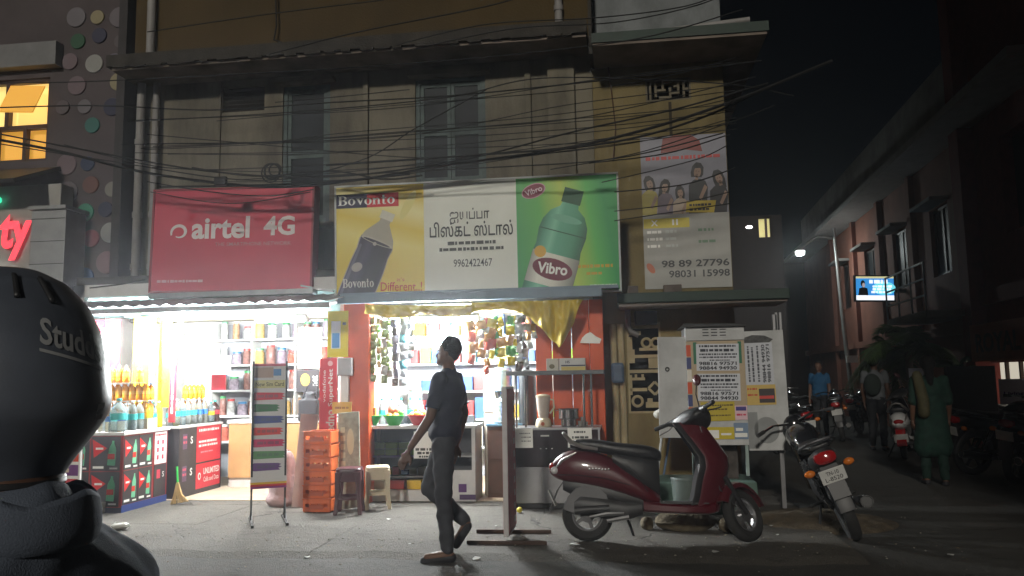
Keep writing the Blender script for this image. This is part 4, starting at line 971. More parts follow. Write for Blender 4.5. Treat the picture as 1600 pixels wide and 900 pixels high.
x0, x1, z0, z1 = RECT(521, 628, 551, 646, 8.7)
o, wd, h = panel('name_plate', x0, x1, z0, z1, 8.66, ink(210, 165, 70), 'small orange yellow plate on the pillar below the switch box', 'sign'); art(o, words(-wd * .35, wd * .35, h * .5, .025, 1, 2), ink(150, 100, 50), -.002, 'small_print')
# patterned board leaning on the pillar
lb_ = thing('leaning_board', 'grey green patterned board leaning on the orange pillar', 'board', (*G(545, 800).xy, .035), rot=(R(-8), R(-4), 0))
MB().b2(-.11, .13, 0, .02, 0, 1.02).build('board', M('mottled_board', (.28, .29, .22), .6, var=.4, scale=11), lb_, bevel=.004)
art(lb_, [elp(.03, .7, .04, .14)] + [rc(-.08, .35 + .09 * i, -.03, .41 + .09 * i) for i in range(6)], ink(190, 185, 150), -.002, 'picture')
# ---- sim card standee
q0, q1 = G(395, 832), G(445, 810)
st = thing('standee', 'tall white sim card standee with coloured brush stroke rows', 'standee', ((q0.x + q1.x) / 2 - .02, 7.62, .03), rz=R(52))
# lay the panel between its feet, leaning back slightly
x0, x1, z0, z1 = RECT(401, 572, 450, 770, 7.6)
pn = thing('p', None, None); pn.name = 'panel'; pn.parent = st; pn.location = (0, 0, .32); pn.rotation_euler = (R(-3), 0, 0)
st.rotation_euler = (0, 0, R(28))
wd, h = .34, 1.22
MB().b2(-wd / 2, wd / 2, .0, .01, 0, h).build('sheet', M('standee_white', (.66, .66, .66), .4, var=.03), pn)
rows = [(205, 50, 70, .80), (60, 120, 75, .66), (70, 85, 150, .78), (215, 65, 60, .76), (205, 60, 105, .82), (95, 145, 95, .86), (105, 70, 130, .72)]
for i, (a, b, c, L) in enumerate(rows):
    z = h * (.735 - i * .094); rr = h * .032
    pts = [(-wd * .44 + rr * .6 * (1 - math.cos(t)) if 0 else -wd * .42 - rr * .5 * math.cos(t), z + rr * math.sin(t)) for t in [R(-90 + 18 * k) for k in range(11)]]
    pts = [(-wd * .40 - rr * .6 * math.cos(t), z + rr * math.sin(t)) for t in [R(90 + 0) - R(18) * k * -1 * -1 for k in range(11)]] if 0 else [(-wd * .40 - rr * .7 * math.cos(R(-90 + 18 * k)), z - rr * math.sin(R(-90 + 18 * k))) for k in range(11)]
    xe = -wd * .40 + wd * L
    pts += [(xe, z - rr * .9), (xe - .02, z - rr * .4), (xe + .015, z - rr * .2), (xe - .015, z + rr * .2), (xe + .01, z + rr * .5), (xe - .02, z + rr * .8)]
    art(pn, [pts], ink(a, b, c), -.002, 'brush_stroke'); art(pn, words(-wd * .33, xe - .05, z, rr * .8, 1, 70 + i), ink(int(a * .55 + 40), int(b * .6 + 40), int(c * .6 + 40)), -.003, 'small_print')
art(pn, [rc(-wd * .46, h * .885, wd * .1, h * .97)], ink(175, 150, 135), -.002, 'picture'); art(pn, [rc(wd * .1, h * .9, wd * .32, h * .955)], ink(75, 130, 185), -.002, 'picture')
art(pn, [rc(-wd * .44, h * .80, wd * .44, h * .865)], ink(205, 200, 140), -.002, 'yellow_band'); txt(pn, 'New Sim Card', 0, h * .832, .042, ink(70, 75, 50), w=wd * .8, y=-.003, bold=.01)
art(pn, [rc(-wd / 2, h * .978, wd / 2, h)], ink(190, 80, 100), -.002, 'stripe')
for i, c in enumerate(((130, 40, 110), (190, 50, 50), (215, 175, 60))): art(pn, [rc(-wd / 2, h * .017 * i, wd / 2, h * .017 * (i + 1))], ink(*c), -.002, 'stripe')
for s_ in (-1, 1):
    MB().bar((s_ * (wd / 2 - .012), .015, 0), (s_ * (wd / 2 - .012), .015, 1.56), .018).build('upright', blackm, st)
    MB().bar((s_ * (wd / 2 - .012), -.3, .012), (s_ * (wd / 2 - .012), .3, .012), .024).build('foot', blackm, st)
    MB().tube([(s_ * (wd / 2 - .012), -.22, .02), (s_ * (wd / 2 - .012), -.1, .08), (s_ * (wd / 2 - .012), .0, .22)], .006, 6).build('brace', blackm, st)
    MB().tube([(s_ * (wd / 2 - .012), .22, .02), (s_ * (wd / 2 - .012), .1, .08), (s_ * (wd / 2 - .012), .03, .22)], .006, 6).build('brace', blackm, st)
# pale pink sack behind the standee
sk = thing('sack', 'pale pink sack standing behind the standee', 'sack', (*G(427, 800).xy, .03))
sk.location.y += .25
soft('cloth', [('e', (0, 0, .2), (.17, .13, .22)), ('e', (.02, 0, .42), (.12, .1, .2)), ('e', (-.03, .0, .07), (.17, .14, .1))], M('pink_sack', (.42, .3, .3), .85, var=.12, bump=.5, bscale=25), sk, .02, 6)
pl_ = thing('leaning_sheet', 'tall pale panel leaning behind the crates and the standee', 'board', (*G(462, 800).xy, .03), rot=(R(-6), R(3), 0))
pl_.location.y += .12
MB().b2(-.1, .1, 0, .02, 0, 1.0).build('board', M('pale_board', (.42, .33, .31), .7, var=.1), pl_)
# ---- orange crates
crate_o = M('orange_plastic', (.62, .12, .025), .45, var=.1)
def crate_mesh(par):
    L, D, H, t = .29, .24, .128, .012
    m = MB()
    m.b2(-L / 2, L / 2, -D / 2, D / 2, 0, .01)
    for s_ in (-1, 1):
        m.b2(-L / 2, L / 2, s_ * D / 2 - t / 2, s_ * D / 2 + t / 2, .0105, .05); m.b2(-L / 2, L / 2, s_ * D / 2 - t / 2, s_ * D / 2 + t / 2, .086, H)
        m.b2(s_ * L / 2 - t / 2, s_ * L / 2 + t / 2, -D / 2 + t, D / 2 - t, .0105, H)
        for i in range(5):
            x = -L / 2 + .012 + i * (L - .024) / 4; m.b2(x - .014, x + .014, s_ * D / 2 - t / 2 + .001, s_ * D / 2 + t / 2 - .001, .05, .086)
        m.b2(-L / 2 - .008, L / 2 + .008, s_ * D / 2 - .012, s_ * D / 2 + .012, H, H + .009)
    return m.build('crate_body', crate_o, par, bevel=.002)
cq = G(493, 806)
cnames = ['bottom', 'second', 'third', 'fourth', 'fifth', 'topmost']
for i in range(6):
    c = thing('plastic_crate', 'orange plastic crate, %s of the stack by the orange pillar' % (cnames[i] + (' from the ground' if 0 < i < 5 else '')), 'crate', (cq.x + rj.uniform(-.008, .008), cq.y + .15, .032 + i * .139), rz=rj.uniform(-.05, .05), group='stacked orange crates')
    crate_mesh(c)
    MB().b2(-.075, .075, -.135, -.1265, .03, .075).build('label_plate', M('dark_orange', (.35, .06, .015), .5), c)
# ---- plastic stools
def stool(name, label, mat, loc, rz, hgt=.45, w=.3):
    o = thing(name, label, 'stool', loc, rz, 'plastic stools by the crates')
    MB().loft([ring(0, 0, z, a, a, 20, 5, 'Z') for z, a in ((hgt - .035, w * .5), (hgt - .01, w * .5), (hgt, w * .47), (hgt - .004, w * .3))]).build('seat', mat, o, smooth=True)
    for sx in (-1, 1):
        for sy in (-1, 1):
            a, b = w * .42, w * .5
            m = MB(); m.loft([[(sx * (p + dx), sy * (p + dy), z) for dx, dy in ((-t, -t), (t * .6, -t), (t * .6, t * .6), (-t, t * .6))] for z, p, t in ((0, b, .025), (.15, b - .015, .022), (hgt - .08, a, .035), (hgt - .035, a - .01, .05))])
            m.build('leg', mat, o, smooth=False, bevel=.004)
    for s_ in (-1, 1):
        MB().box((0, s_ * (w * .43), hgt - .085), (w * .7, .012, .1)).build('apron', mat, o); MB().box((s_ * (w * .43), 0, hgt - .085), (.012, w * .7, .1)).build('apron', mat, o)
        MB().box((0, s_ * (w * .465), .16), (w * .8, .012, .03)).build('rung', mat, o)
    return o
stool('stool', 'maroon plastic stool beside the orange crates', M('maroon_plastic', (.06, .014, .02), .4), (*(G(546, 806).xy), .03), R(10), .46, .26)
stool('stool', 'cream plastic stool in front of the glass counter', M('cream_plastic', (.55, .48, .34), .45), (*(G(590, 798).xy), .03), R(20), .44, .25)

# ================================================================== snack shop
gc_ = thing('glass_counter', 'white framed glass counter with packets on its shelves', 'counter', (-2.25, 8.92, .033))
wm = M('white_counter_paint', (.6, .6, .6), .4, var=.08, grime=.3, gcol=(.3, .28, .26))
L_, D_, H_ = 1.26, .45, .80
for x in (-L_ / 2, L_ / 2 - .04):
    for y in (0, D_ - .04): MB().b2(x, x + .04, y, y + .04, 0, H_ - .001).build('post', wm, gc_)
MB().b2(-L_ / 2 - .02, L_ / 2 + .02, -.03, D_ + .01, H_, H_ + .035).build('top', wm, gc_, bevel=.005)
MB().b2(-L_ / 2 + .04, L_ / 2 - .04, .003, D_ - .003, .0, .12).build('base', wm, gc_)
for z in (.26, .48): MB().b2(-L_ / 2 + .04, L_ / 2 - .04, .02, D_ - .02, z, z + .015).build('shelf', M('shelf_metal', (.35, .36, .37), .4), gc_)
MB().b2(-L_ / 2 + .04, L_ / 2 - .04, D_ - .015, D_ - .005, .12, H_).build('back', M('dark_backing', (.06, .065, .075), .6), gc_)
MB().b2(L_ / 2 - .003, L_ / 2 + .002, .041, D_ - .041, 0, H_ - .002).build('side', wm, gc_); MB().b2(-L_ / 2 - .002, -L_ / 2 + .003, .041, D_ - .041, 0, H_ - .002).build('side', wm, gc_)
MB().b2(-L_ / 2 + .04, .14, .010, .014, .27, H_ - .01).build('pane', M('clear_glass', (1, 1, 1), .03, trans=1, ior=1.02, var=0), gc_)
MB().b2(.30, L_ / 2 - .002, -.006, -.001, .02, .34).build('front_panel', wm, gc_); o = MB().b2(.44, .53, -.010, -.0065, .1, .19).build('sticker', ink(90, 50, 110), gc_)
MB().b2(.45, L_ / 2 + .0026, -.0095, -.0062, .02, .075).build('sticker', ink(80, 60, 95), gc_)
nt_ = MB().b2(-.12, .12, 0, .003, 0, .3).build('notice', WHITE, gc_); nt_.location = (.05, -.004, .47)
art(nt_, words(-.1, .1, .1, .03, 1, 5) + words(-.08, .1, .06, .03, 1, 6) + words(-.06, .1, .02, .025, 1, 7), ink(60, 60, 60), -.002, 'small_print')
pk = [M('packet_%d' % i, c, .35) for i, c in enumerate([(.25, .5, .05), (.05, .12, .4), (.6, .4, .03), (.5, .05, .05), (.55, .5, .4), (.1, .35, .3)])]
def packet(x, y, z, w, d, h, i, lb, grp):
    o = MB().box((0, 0, h / 2), (w, d, h)).build('packet', pk[i], bevel=.006); o.location = (x, y, z); tag(o, lb, 'packet', grp); return o
X0 = -2.25 - L_ / 2 + .12
for i in range(4):
    for r_ in range(2): packet(X0 + i * .155, 9.05, .033 + .4955 + r_ * .075, .14, .1, .072, 0, 'green soap packet, %s from the left in the %s row of the glass counter' % (ORD[i], ['lower', 'upper'][r_]), 'green soap packets')
for i in range(8):
    packet(X0 + i * .1, 9.06 + .02 * (i % 2), .033 + .2755, .085, .08, .05 + .02 * (i % 3), [1, 2, 3, 1, 4, 4, 3, 5][i], '%s biscuit packet, %s from the left on the lower glass counter shelf' % (PN[[1, 2, 3, 1, 4, 4, 3, 5][i]], ORD[i]), 'biscuit packets on the lower shelf')
for i in range(4):
    packet(X0 + .02 + i * .2, 9.05, .033 + .1205, .17, .12, .1, [4, 3, 2, 4][i], '%s carton on the bottom of the glass counter from the left' % ORD[i], 'cartons in the glass counter base')
# bowls of fruit
def bowl(px, mat, col, label, kind):
    q = P(px, 655, 8.99); z = .8685
    o = thing('bowl', label, 'bowl', (q.x, 8.99, z), group='fruit bowls on the glass counter')
    m = MB().lathe([(.062, 0), (.066, .006), (.105, .08), (.125, .112), (.132, .112), (.13, .118), (.112, .105), (.098, .08), (.06, .012), (.001, .01)], n=24); m.build('shell', mat, o, smooth=True)
    return o, q.x
def fruit(x, y, z, r, mat, nm, lb, grp, st=1.0):
    o = MB().ell((0, 0, 0), (r, r, r * st), 12, 8).build(nm, mat, smooth=True); o.location = (x, y, z); tag(o, lb, 'fruit', grp); return o
gp, rp = M('green_plastic', (.02, .38, .06), .35, var=.05), M('red_plastic', (.5, .025, .03), .35, var=.05)
pap = M('papaya_pink', (.62, .16, .1), .5, var=.2); banana = M('banana_yellow', (.68, .5, .08), .5, var=.15); orf = M('orange_fruit', (.7, .3, .06), .5, var=.1); grf = M('green_fruit', (.12, .28, .07), .5, var=.15)
b1, x = bowl(580, gp, 0, 'green bowl holding a yellow box on the glass counter', 0)
o = MB().box((x - .005, 8.99, .868 + .155), (.15, .1, .1)).build('carton', M('yellow_carton', (.7, .45, .12), .5), bevel=.004); tag(o, 'yellow carton sitting in the first green bowl', 'carton')
b2_, x = bowl(616, gp, 0, 'green bowl of pink and pale fruit on the glass counter', 0)
for i, (dx, dy, dz, r, m_) in enumerate(((-.05, -.02, .1, .045, orf), (.03, -.04, .1, .045, orf), (.06, .03, .1, .045, orf), (-.03, .02, .17, .05, pap), (.03, .02, .165, .046, pap), (.08, -.01, .14, .035, grf))): fruit(x + dx, 8.99 + dy, .868 + dz, r, m_, 'fruit', '%s, %s heaped in the green bowl beside the red bowl' % (m_.name.replace('_', ' '), ORD[i]), 'fruit in the second green bowl')
b3, x = bowl(654, rp, 0, 'red bowl of yellow fruit on the glass counter', 0)
for i, (dx, dy, dz, r, m_) in enumerate(((-.06, -.03, .11, .042, banana), (.0, -.05, .12, .045, banana), (.05, 0, .13, .045, banana), (-.02, .02, .16, .042, banana), (.085, .01, .1, .04, grf), (.04, -.04, .11, .03, orf))): fruit(x + dx, 8.99 + dy, .868 + dz, r, m_, 'fruit', '%s, %s heaped in the red bowl' % (m_.name.replace('_', ' '), ORD[i]), 'fruit in the red bowl')
for i in range(8):
    bottle(-2.78 + i * .115, 9.22, .8685, .042, .30, pet, lab_t, cap_t, 'clear water bottle, %s from the left in the row behind the fruit bowls' % ORD[i], 'water bottles behind the fruit bowls')
jo = jar_obj(None, -2.42, 9.36, .1, .09, .3, 3, 2); jo.data = jo.data.copy(); jo.data.materials[0] = pet; jo.location.z = .96; tag(jo, 'big clear jar behind the water bottles', 'jar')
MBs = MB().b2(-2.78, -1.7, 9.3, 9.42, .033, .955).build('step_shelf', M('dark_backing')); tag(MBs, 'dark narrow shelf behind the glass counter', 'shelf')
o = bottle(P(688, 640, 8.98).x, 8.98, .8685, .045, .26, pet, lab_r, cap_k, 'clear jar with dark lid by the red bowl', 'jars'); del o['group']
# back shelves of the snack shop
bs = thing('shelf_unit', 'white shelves full of goods at the back of the snack shop', 'shelf', (-1.8, 10.9, .035))
MB().b2(-1.2, 1.2, .3, .33, 0, 2.2).build('back', M('shelf_back'), bs)
for i in range(5): MB().b2(-1.2, 1.2, 0, .3, .4 + i * .38, .425 + i * .38).build('shelf', white_pl, bs)
for i in range(5):
    x = -1.1; nj = 0
    while x < 1.1:
        w_ = rj.uniform(.08, .2); hh = rj.uniform(.14, .3)
        nj += 1; ci = rj.randrange(6); packet(-1.8 + x + w_ / 2, 11.05, .035 + .4255 + i * .38, w_, .12, hh, ci, '%s box, %s from the left on the %s snack shop back shelf' % (PN[ci], ORD[nj - 1], ORD[i]), 'goods on the snack shop shelves'); x += w_ + rj.uniform(.01, .05)
# hanging strips of snack packets
foil = [M('foil_%d' % i, c, .25, metal=.35, var=.25, scale=20) for i, c in enumerate([(.25, .34, .1), (.32, .38, .2), (.2, .2, .28), (.5, .55, .6), (.1, .4, .5), (.62, .5, .06), (.5, .08, .05), (.55, .3, .12), (.5, .5, .48), (.12, .1, .1), (.14, .4, .15)])]
pack_me = {}
def sachet_mesh(ci, w, h):
    key = (ci, round(w, 3), round(h, 3))
    if key not in pack_me:
        m = MB(); n = 5
        for j in range(n + 1):
            for i in range(n + 1):
                a, b = i / n * 2 - 1, j / n * 2 - 1; bul = (1 - a ** 2) * (1 - b ** 4)
                m.v.append((a * w / 2 * (1 - .08 * bul), -.02 * bul + .004 * math.sin(i * 2.1 + j * 3.3), b * h / 2))
        for j in range(n):
            for i in range(n): k = j * (n + 1) + i; m.f.append((k, k + 1, k + n + 2, k + n + 1))
        o2 = len(m.v); m.v += [(x, -y * 1.0 + .002, z) for x, y, z in m.v]; m.f += [tuple(o2 + i for i in reversed(f)) for f in m.f]
        pack_me[key] = m.mesh('sachet', foil[ci], True, False)
    return pack_me[key]
def strip(px, py0, py1, Y, cis, w, n, label):
    a, b = P(px, py0, Y), P(px, py1, Y)
    s = thing('snack_strip', label, 'snack packets', (a.x, Y, a.z), group='hanging strips of snack packets')
    L = a.z - b.z; h = L / n
    MB().cyl((0, .025, 0), (0, .025, -L), .003, n=5).build('cord', white_pl, s)
    for i in range(n):
        o = bpy.data.objects.new('sachet', sachet_mesh(cis[i % len(cis)], w, h * 1.05)); COL.objects.link(o); o.parent = s
        o.location = (rj.uniform(-.008, .008), rj.uniform(-.01, .005), -h * (i + .5)); o.rotation_euler = (rj.uniform(-.25, .25), rj.uniform(-.28, .28), rj.uniform(-.95, .95)); o.scale = (rj.uniform(.78, 1.12), rj.uniform(.8, 1.5), rj.uniform(.82, 1.05))
    return s
strip(583, 495, 597, 8.86, [0, 1], .085, 8, 'first strip of green snack sachets beside the orange pillar')
strip(600, 500, 600, 8.9, [1, 0, 8], .085, 7, 'second strip of green snack sachets from the orange pillar')
strip(617, 498, 604, 8.94, [2, 9, 2], .09, 8, 'strip of dark blue sachets beside the green strips')
strip(630, 495, 604, 8.9, [3, 3, 4], .085, 8, 'strip of silver and turquoise sachets nearest the lamp glare')
for i, (px, y0, y1, c, w, n, lb) in enumerate(((736, 500, 570, [7, 6], .10, 4, 'orange and red snack strip beside the walking man'), (752, 500, 560, [7, 9, 7], .10, 4, 'brown snack strip next to the orange and red one'), (768, 497, 562, [5, 7, 6], .11, 4, 'yellow, brown and red snack strip over the water cans'),
        (782, 495, 575, [5, 5, 7], .11, 5, 'mostly yellow snack strip over the water cans'), (797, 493, 572, [10, 5, 7], .10, 5, 'green topped yellow and brown snack strip near the orange boards'), (811, 492, 580, [8, 3, 9], .10, 6, 'silver and black snack strip near the stall shelf'), (826, 492, 545, [7, 8], .09, 4, 'short brown snack strip beside the orange boards'))):
    strip(px, y0, y1, 8.95 - .03 * (i % 3), c, w, n, lb)
for i, (px, y0, y1, c, w, n, lb) in enumerate(((592, 497, 575, [1, 10], .075, 7, 'thin green strip tucked between the two front green strips'), (608, 497, 590, [0, 8, 1], .075, 8, 'pale green strip tucked before the dark blue one'), (642, 492, 560, [8, 3], .08, 6, 'pale silver strip half lost in the lamp glare'),
        (744, 498, 548, [8, 7], .08, 4, 'cream and orange strip behind the brown one'), (760, 496, 585, [6, 8, 7], .075, 7, 'red and cream strip above the upper water can'), (775, 493, 556, [10, 5], .08, 5, 'green and yellow strip near the middle of the cluster'), (804, 492, 566, [5, 10, 8], .08, 6, 'yellow green strip in the cluster near the boards'), (819, 491, 572, [9, 8, 3], .08, 6, 'black and silver strip next to the short brown one'), (834, 493, 530, [8, 7], .07, 3, 'shortest strip against the orange boards'))):
    strip(px, y0, y1, 9.02 - .03 * (i % 3), c, w, n, lb)
for i in range(6):
    bottle(-5.56, 8.22 + .07 * i, zt, .045, .30, pet, lab_t if i % 2 else lab_b, cap_w, 'clear bottle, %s in the inner row of the postered counter' % ORD[i], g1) if i != 3 else None
for i in range(8):
    bottle(-5.38, 9.1 + i * .115, zt2, .04, .28, [pet, pety, pet, petk][i % 4], [lab_t, lab_y, lab_b, lab_r][i % 4], cap_w, 'bottle, %s in the inner row of the red postered counter' % ORD[i], g2) if not (3 <= i <= 7) else None
hb = MB().b2(-2.8, -.95, 8.9, 8.92, 2.165, 2.185).build('hanging_rail', metal_d); tag(hb, 'steel rail holding the hanging snack strips', 'rail')
# water cans on a dark cupboard
cu = thing('cupboard', 'dark brown wooden cupboard carrying water cans', 'cupboard', (-1.33, 9.2, .035))
MB().b2(-.2, .2, 0, .4, .0, .80).build('carcass', darkwood, cu, bevel=.006)
for z in (.04, .42): MB().b2(-.18, .18, -.012, -.001, z, z + .35).build('door', darkwood, cu, bevel=.006)
MB().b2(-.21, .21, -.02, .41, .801, .825).build('top', M('blue_top', (.1, .2, .28), .4), cu)
canm = M('blue_clear_can', (.55, .72, .8), .12, trans=.7, ior=1.2, var=0)
def can(x, y, z, lb, flip=False):
    o = thing('water_can', lb, 'water can', (x, y, z), group='stacked water cans')
    r, h = .115, .30
    prof = [(r * .85, 0), (r, .015)]
    for k in range(5): prof += [(r, .03 + k * .045), (r * .95, .05 + k * .045), (r, .07 + k * .045)]
    prof += [(r, h - .05), (r * .8, h - .015), (r * .3, h), (r * .26, h + .04)]
    MB().lathe(prof, n=20).build('can_body', canm, o, smooth=True); MB().lathe([(r * .3, h + .03), (r * .3, h + .06), (.001, h + .06)], n=16).build('cap', M('cap_blue', (.05, .2, .5), .4), o)
    return o
can(-1.36, 9.36, .8605, 'lower blue water can standing on the dark cupboard'); can(-1.36, 9.36, .8605 + .361, 'upper blue water can stacked on another can')
tr = MB().b2(-1.15, -1.0, 9.15, 9.25, .9, 1.5).build('thermos', blackm); bpy.data.objects.remove(tr)
ur = thing('steel_urn', 'tall dark drum beside the water cans', 'urn', (-1.06, 9.3, .035)); MB().lathe([(.1, 0), (.11, .02), (.11, 1.38), (.1, 1.42), (.03, 1.44), (.001, 1.44)], n=20).build('drum', M('dark_steel', (.05, .055, .06), .3, metal=.6), ur, smooth=True); MB().lathe([(.02, 1.44), (.03, 1.47), (.001, 1.49)], n=10).build('knob', blackm, ur)
pp = thing('carton_stack', 'tall pale carton standing behind the walking man', 'carton', (-1.52, 9.36, .035)); MB().b2(-.07, .07, 0, .2, 0, 1.42).build('carton', M('pale_card', (.45, .4, .33), .7), pp, bevel=.005); MB().b2(-.07, .07, -.003, -.0005, .95, .955).build('tape_line', M('dark_wood'), pp)
# ================================================================== tea and juice stall
sv = thing('juice_stall', 'steel tea stall with dark glass front and overhead shelf', 'stall', (-.68, 8.46, .033))
smoke = M('dark_display_glass', (.025, .018, .02), .15, var=.3, scale=3)
MB().b2(-.46, .46, .0, .45, .05, .42).build('lower_cabinet', M('stall_steel', (.30, .30, .31), .42, metal=.75, var=.15), sv, bevel=.006)
MB().b2(-.45, .45, .02, .43, 0, .049).build('plinth', blackm, sv)
MB().b2(-.455, .455, .008, .44, .4205, .80).build('glass_front', smoke, sv)
for x in (-.46, .44): MB().b2(x, x + .02, -.004, .02, .42, .80).build('corner_trim', metal_d, sv)
MB().b2(-.47, .47, -.01, .46, .801, .825).build('top', metal_d, sv, bevel=.004)
MB().b2(-.52, .52, .02, .44, 1.375, 1.42).build('overhead_shelf', M('grey_slab', (.10, .11, .11), .5, var=.15), sv, bevel=.006)
for x in (-.42, -.32, .30, .38): MB().tube([(x, .08, .826), (x, .08, 1.374)], .013, 10).build('post', steel, sv, smooth=True)
for (x, wd_, seed) in ((-.36, .24, 1), (.25, .25, 9)):
    pn_ = MB().b2(-wd_ / 2, wd_ / 2, 0, .003, 0, .2).build('paper_notice', WHITE, sv); pn_.location = (x, -.012, .62)
    if seed == 9: art(pn_, words(-.06, .06, .16, .022, 1, 3) + words(-.08, .09, .105, .026, 1, 14) + words(-.05, .08, .05, .022, 1, 15), ink(70, 72, 72), -.002, 'handwriting')
    else: art(pn_, words(-.02, .1, .15, .012, 1, 3) + words(-.0, .1, .11, .012, 1, 4) + words(.0, .1, .07, .012, 1, 5), ink(140, 140, 140), -.002, 'handwriting')
art(sv, [rc(-.16, .735, -.07, .75)] + [rc(-.17 + .06 * i, .605, -.155 + .06 * i, .615) for i in range(3)], WHITE, .005, 'marks')
# mixer
mx_ = thing('mixer', 'cream mixer grinder with tall jar on the stall', 'mixer', (-.82, 8.62, .86))
MB().lathe([(.085, 0), (.088, .02), (.08, .07), (.06, .09), (.05, .095)], n=20).build('base', M('cream_plastic'), mx_, smooth=True)
MB().lathe([(.05, .096), (.055, .11), (.075, .28), (.078, .31)], n=20).build('jar', M('frosted_jar', (.55, .48, .42), .25, var=.1), mx_, smooth=True)
MB().lathe([(.08, .311), (.08, .33), (.03, .345), (.001, .345)], n=20).build('lid', M('cream_plastic'), mx_, smooth=True)
MB().tube([(.07, 0, .29), (.11, 0, .28), (.115, 0, .2), (.07, 0, .14)], .01, 8).build('handle', M('cream_plastic'), mx_, smooth=True)
MB().lathe([(.02, 0), (.02, .015), (.001, .015)], (0, -.086, .035), 12, 'Y', Matrix.Diagonal((1, -1, 1))).build('knob', M('dark_orange'), mx_)
pt = thing('steel_pot', 'wide steel vessel sitting on a smaller pan on the stall', 'pot', (-.55, 8.62, .86))
MB().lathe([(.075, 0), (.085, .01), (.085, .075), (.078, .08), (.078, .079)], n=24).build('lower_pan', steel, pt, smooth=True)
MB().lathe([(.1, .081), (.108, .09), (.108, .175), (.118, .185), (.116, .19), (.1, .18), (.1, .1), (.001, .095)], n=24).build('vessel', steel, pt, smooth=True)
for x in (-.125, .125): MB().box((x, 0, .17), (.02, .04, .008)).build('lug', steel, pt)
cp = thing('cup_stack', 'small jumble of cups beside the steel vessel', 'cups', (-.40, 8.6, .86))
for i, (dx, h_) in enumerate(((-.03, .06), (.03, .05), (.0, .1))): MB().lathe([(.02, 0), (.026, h_)], (dx, .04 * (i == 2), 0), 12).build('cup', M('tea_glass', (.3, .28, .26), .2), cp, smooth=True)
# boxes on the overhead shelf
bx_ = thing('carton', 'white printed carton on the stall shelf', 'carton', (-.50, 8.66, 1.4535)); MB().b2(-.14, .14, 0, .16, 0, .13).build('box', M('white_card', (.5, .5, .48), .5), bx_, bevel=.004); MB().b2(-.12, .14, -.004, -.0005, .045, .058).build('stripe', NAVY, bx_); MB().b2(-.12, .14, -.004, -.0005, 0, .04).build('stripe', ink(190, 170, 90), bx_)
txt(bx_, 'HS', -.05, .09, .03, NAVY, y=-.003, bold=.02)
bx_ = thing('carton', 'smaller cream carton beside the printed one on the shelf', 'carton', (-.72, 8.66, 1.4535)); MB().b2(-.06, .07, 0, .12, 0, .13).build('box', M('cream_card', (.48, .44, .36), .5), bx_, bevel=.004); art(bx_, [elp(0, .045, .03, .025)], ink(90, 80, 50), -.002, 'picture')
# torn white paper on the orange boards
tpz = MB(); 
tpz.prism([(0, 0), (.22, -.01), (.24, .04), (.18, .07), (.12, .12), (.07, .1), (.03, .06)], -.003, 0); o = tpz.build('torn_paper', WHITE); o.location = P(906, 536, 8.93); o.location.y = 8.935; tag(o, 'torn scrap of white paper stuck on the orange boards', 'paper')

# ---- narrow red and white sign stand seen nearly edge on
q = G(789, 860)
sg = thing('sign_stand', 'narrow red and white sign stand seen almost edge on', 'sign stand', (q.x, q.y + .33, .03), rz=R(90.5))
MB().b2(-.26, .26, -.02, .02, .06, 1.28).build('panel_core', M('stand_white', (.5, .48, .48), .5), sg)
redchk = M('faded_red_print', (.36, .07, .09), .5, var=.25, scale=22)
for s_ in (-1, 1): MB().b2(-.24, .26, s_ * .0205, s_ * .024, .08, 1.26).build('printed_face', redchk, sg)
for i in range(10): MB().b2(.12, .18, -.0275, -.0245, .12 + i * .11, .17 + i * .11).build('printed_mark', M('stand_white'), sg)
for x in (-.24, .24): MB().bar((x, -.33, .015), (x, .33, .015), .03).build('foot', M('rusty_iron', (.06, .035, .025), .8, var=.3), sg)

# ================================================================== roadside electric cabinet
cbx = thing('electric_cabinet', 'white roadside electric cabinet with open doors and pasted notices', 'cabinet', (.965, 8.3, 0))
cw = M('scuffed_white_paint', (.52, .53, .53), .5, var=.12, scale=3, grime=.55, gcol=(.2, .2, .19), gscale=2.2)
MB().b2(-.29, .29, 0, .5, .68, 1.86).build('body', cw, cbx, bevel=.006)
MB().b2(-.29, .29, -.02, .0, 1.725, 1.86).build('header', cw, cbx, bevel=.004)
MB().prism([(-.34, 1.862), (.31, 1.862), (.30, 1.885), (-.30, 1.90)], -.06, .55).build('roof', M('black_roof', (.03, .03, .03), .6), cbx)
for r_ in range(3):
    for c in range(3): MB().b2(-.12 + c * .085, -.06 + c * .085, -.024, -.0195, 1.77 + r_ * .03, 1.78 + r_ * .03).build('louvre', M('louvre_dark', (.04, .04, .04), .6), cbx)
for x in (-.27, .25): MB().b2(x, x + .03, .0, .03, .38, .679).build('frame_leg', M('pale_green_metal', (.3, .38, .36), .5, var=.1), cbx)
MB().b2(-.2, .2, .2, .45, .30, .679).build('cable_nest', M('cable_clutter', (.06, .05, .045), .8, var=.5, scale=12), cbx)
gb = M('green_concrete', (.10, .17, .14), .75, var=.2, scale=4, grime=.5, gcol=(.05, .06, .05))
MB().loft([[(a, b, z) for a, b in ((-.62 * k, -.1 * k), (.33 * k, -.1 * k), (.33 * k, .55), (-.62 * k, .55))] for z, k in ((0, 1.06), (.33, 1.0))]).build('plinth', gb, cbx, bevel=.01)
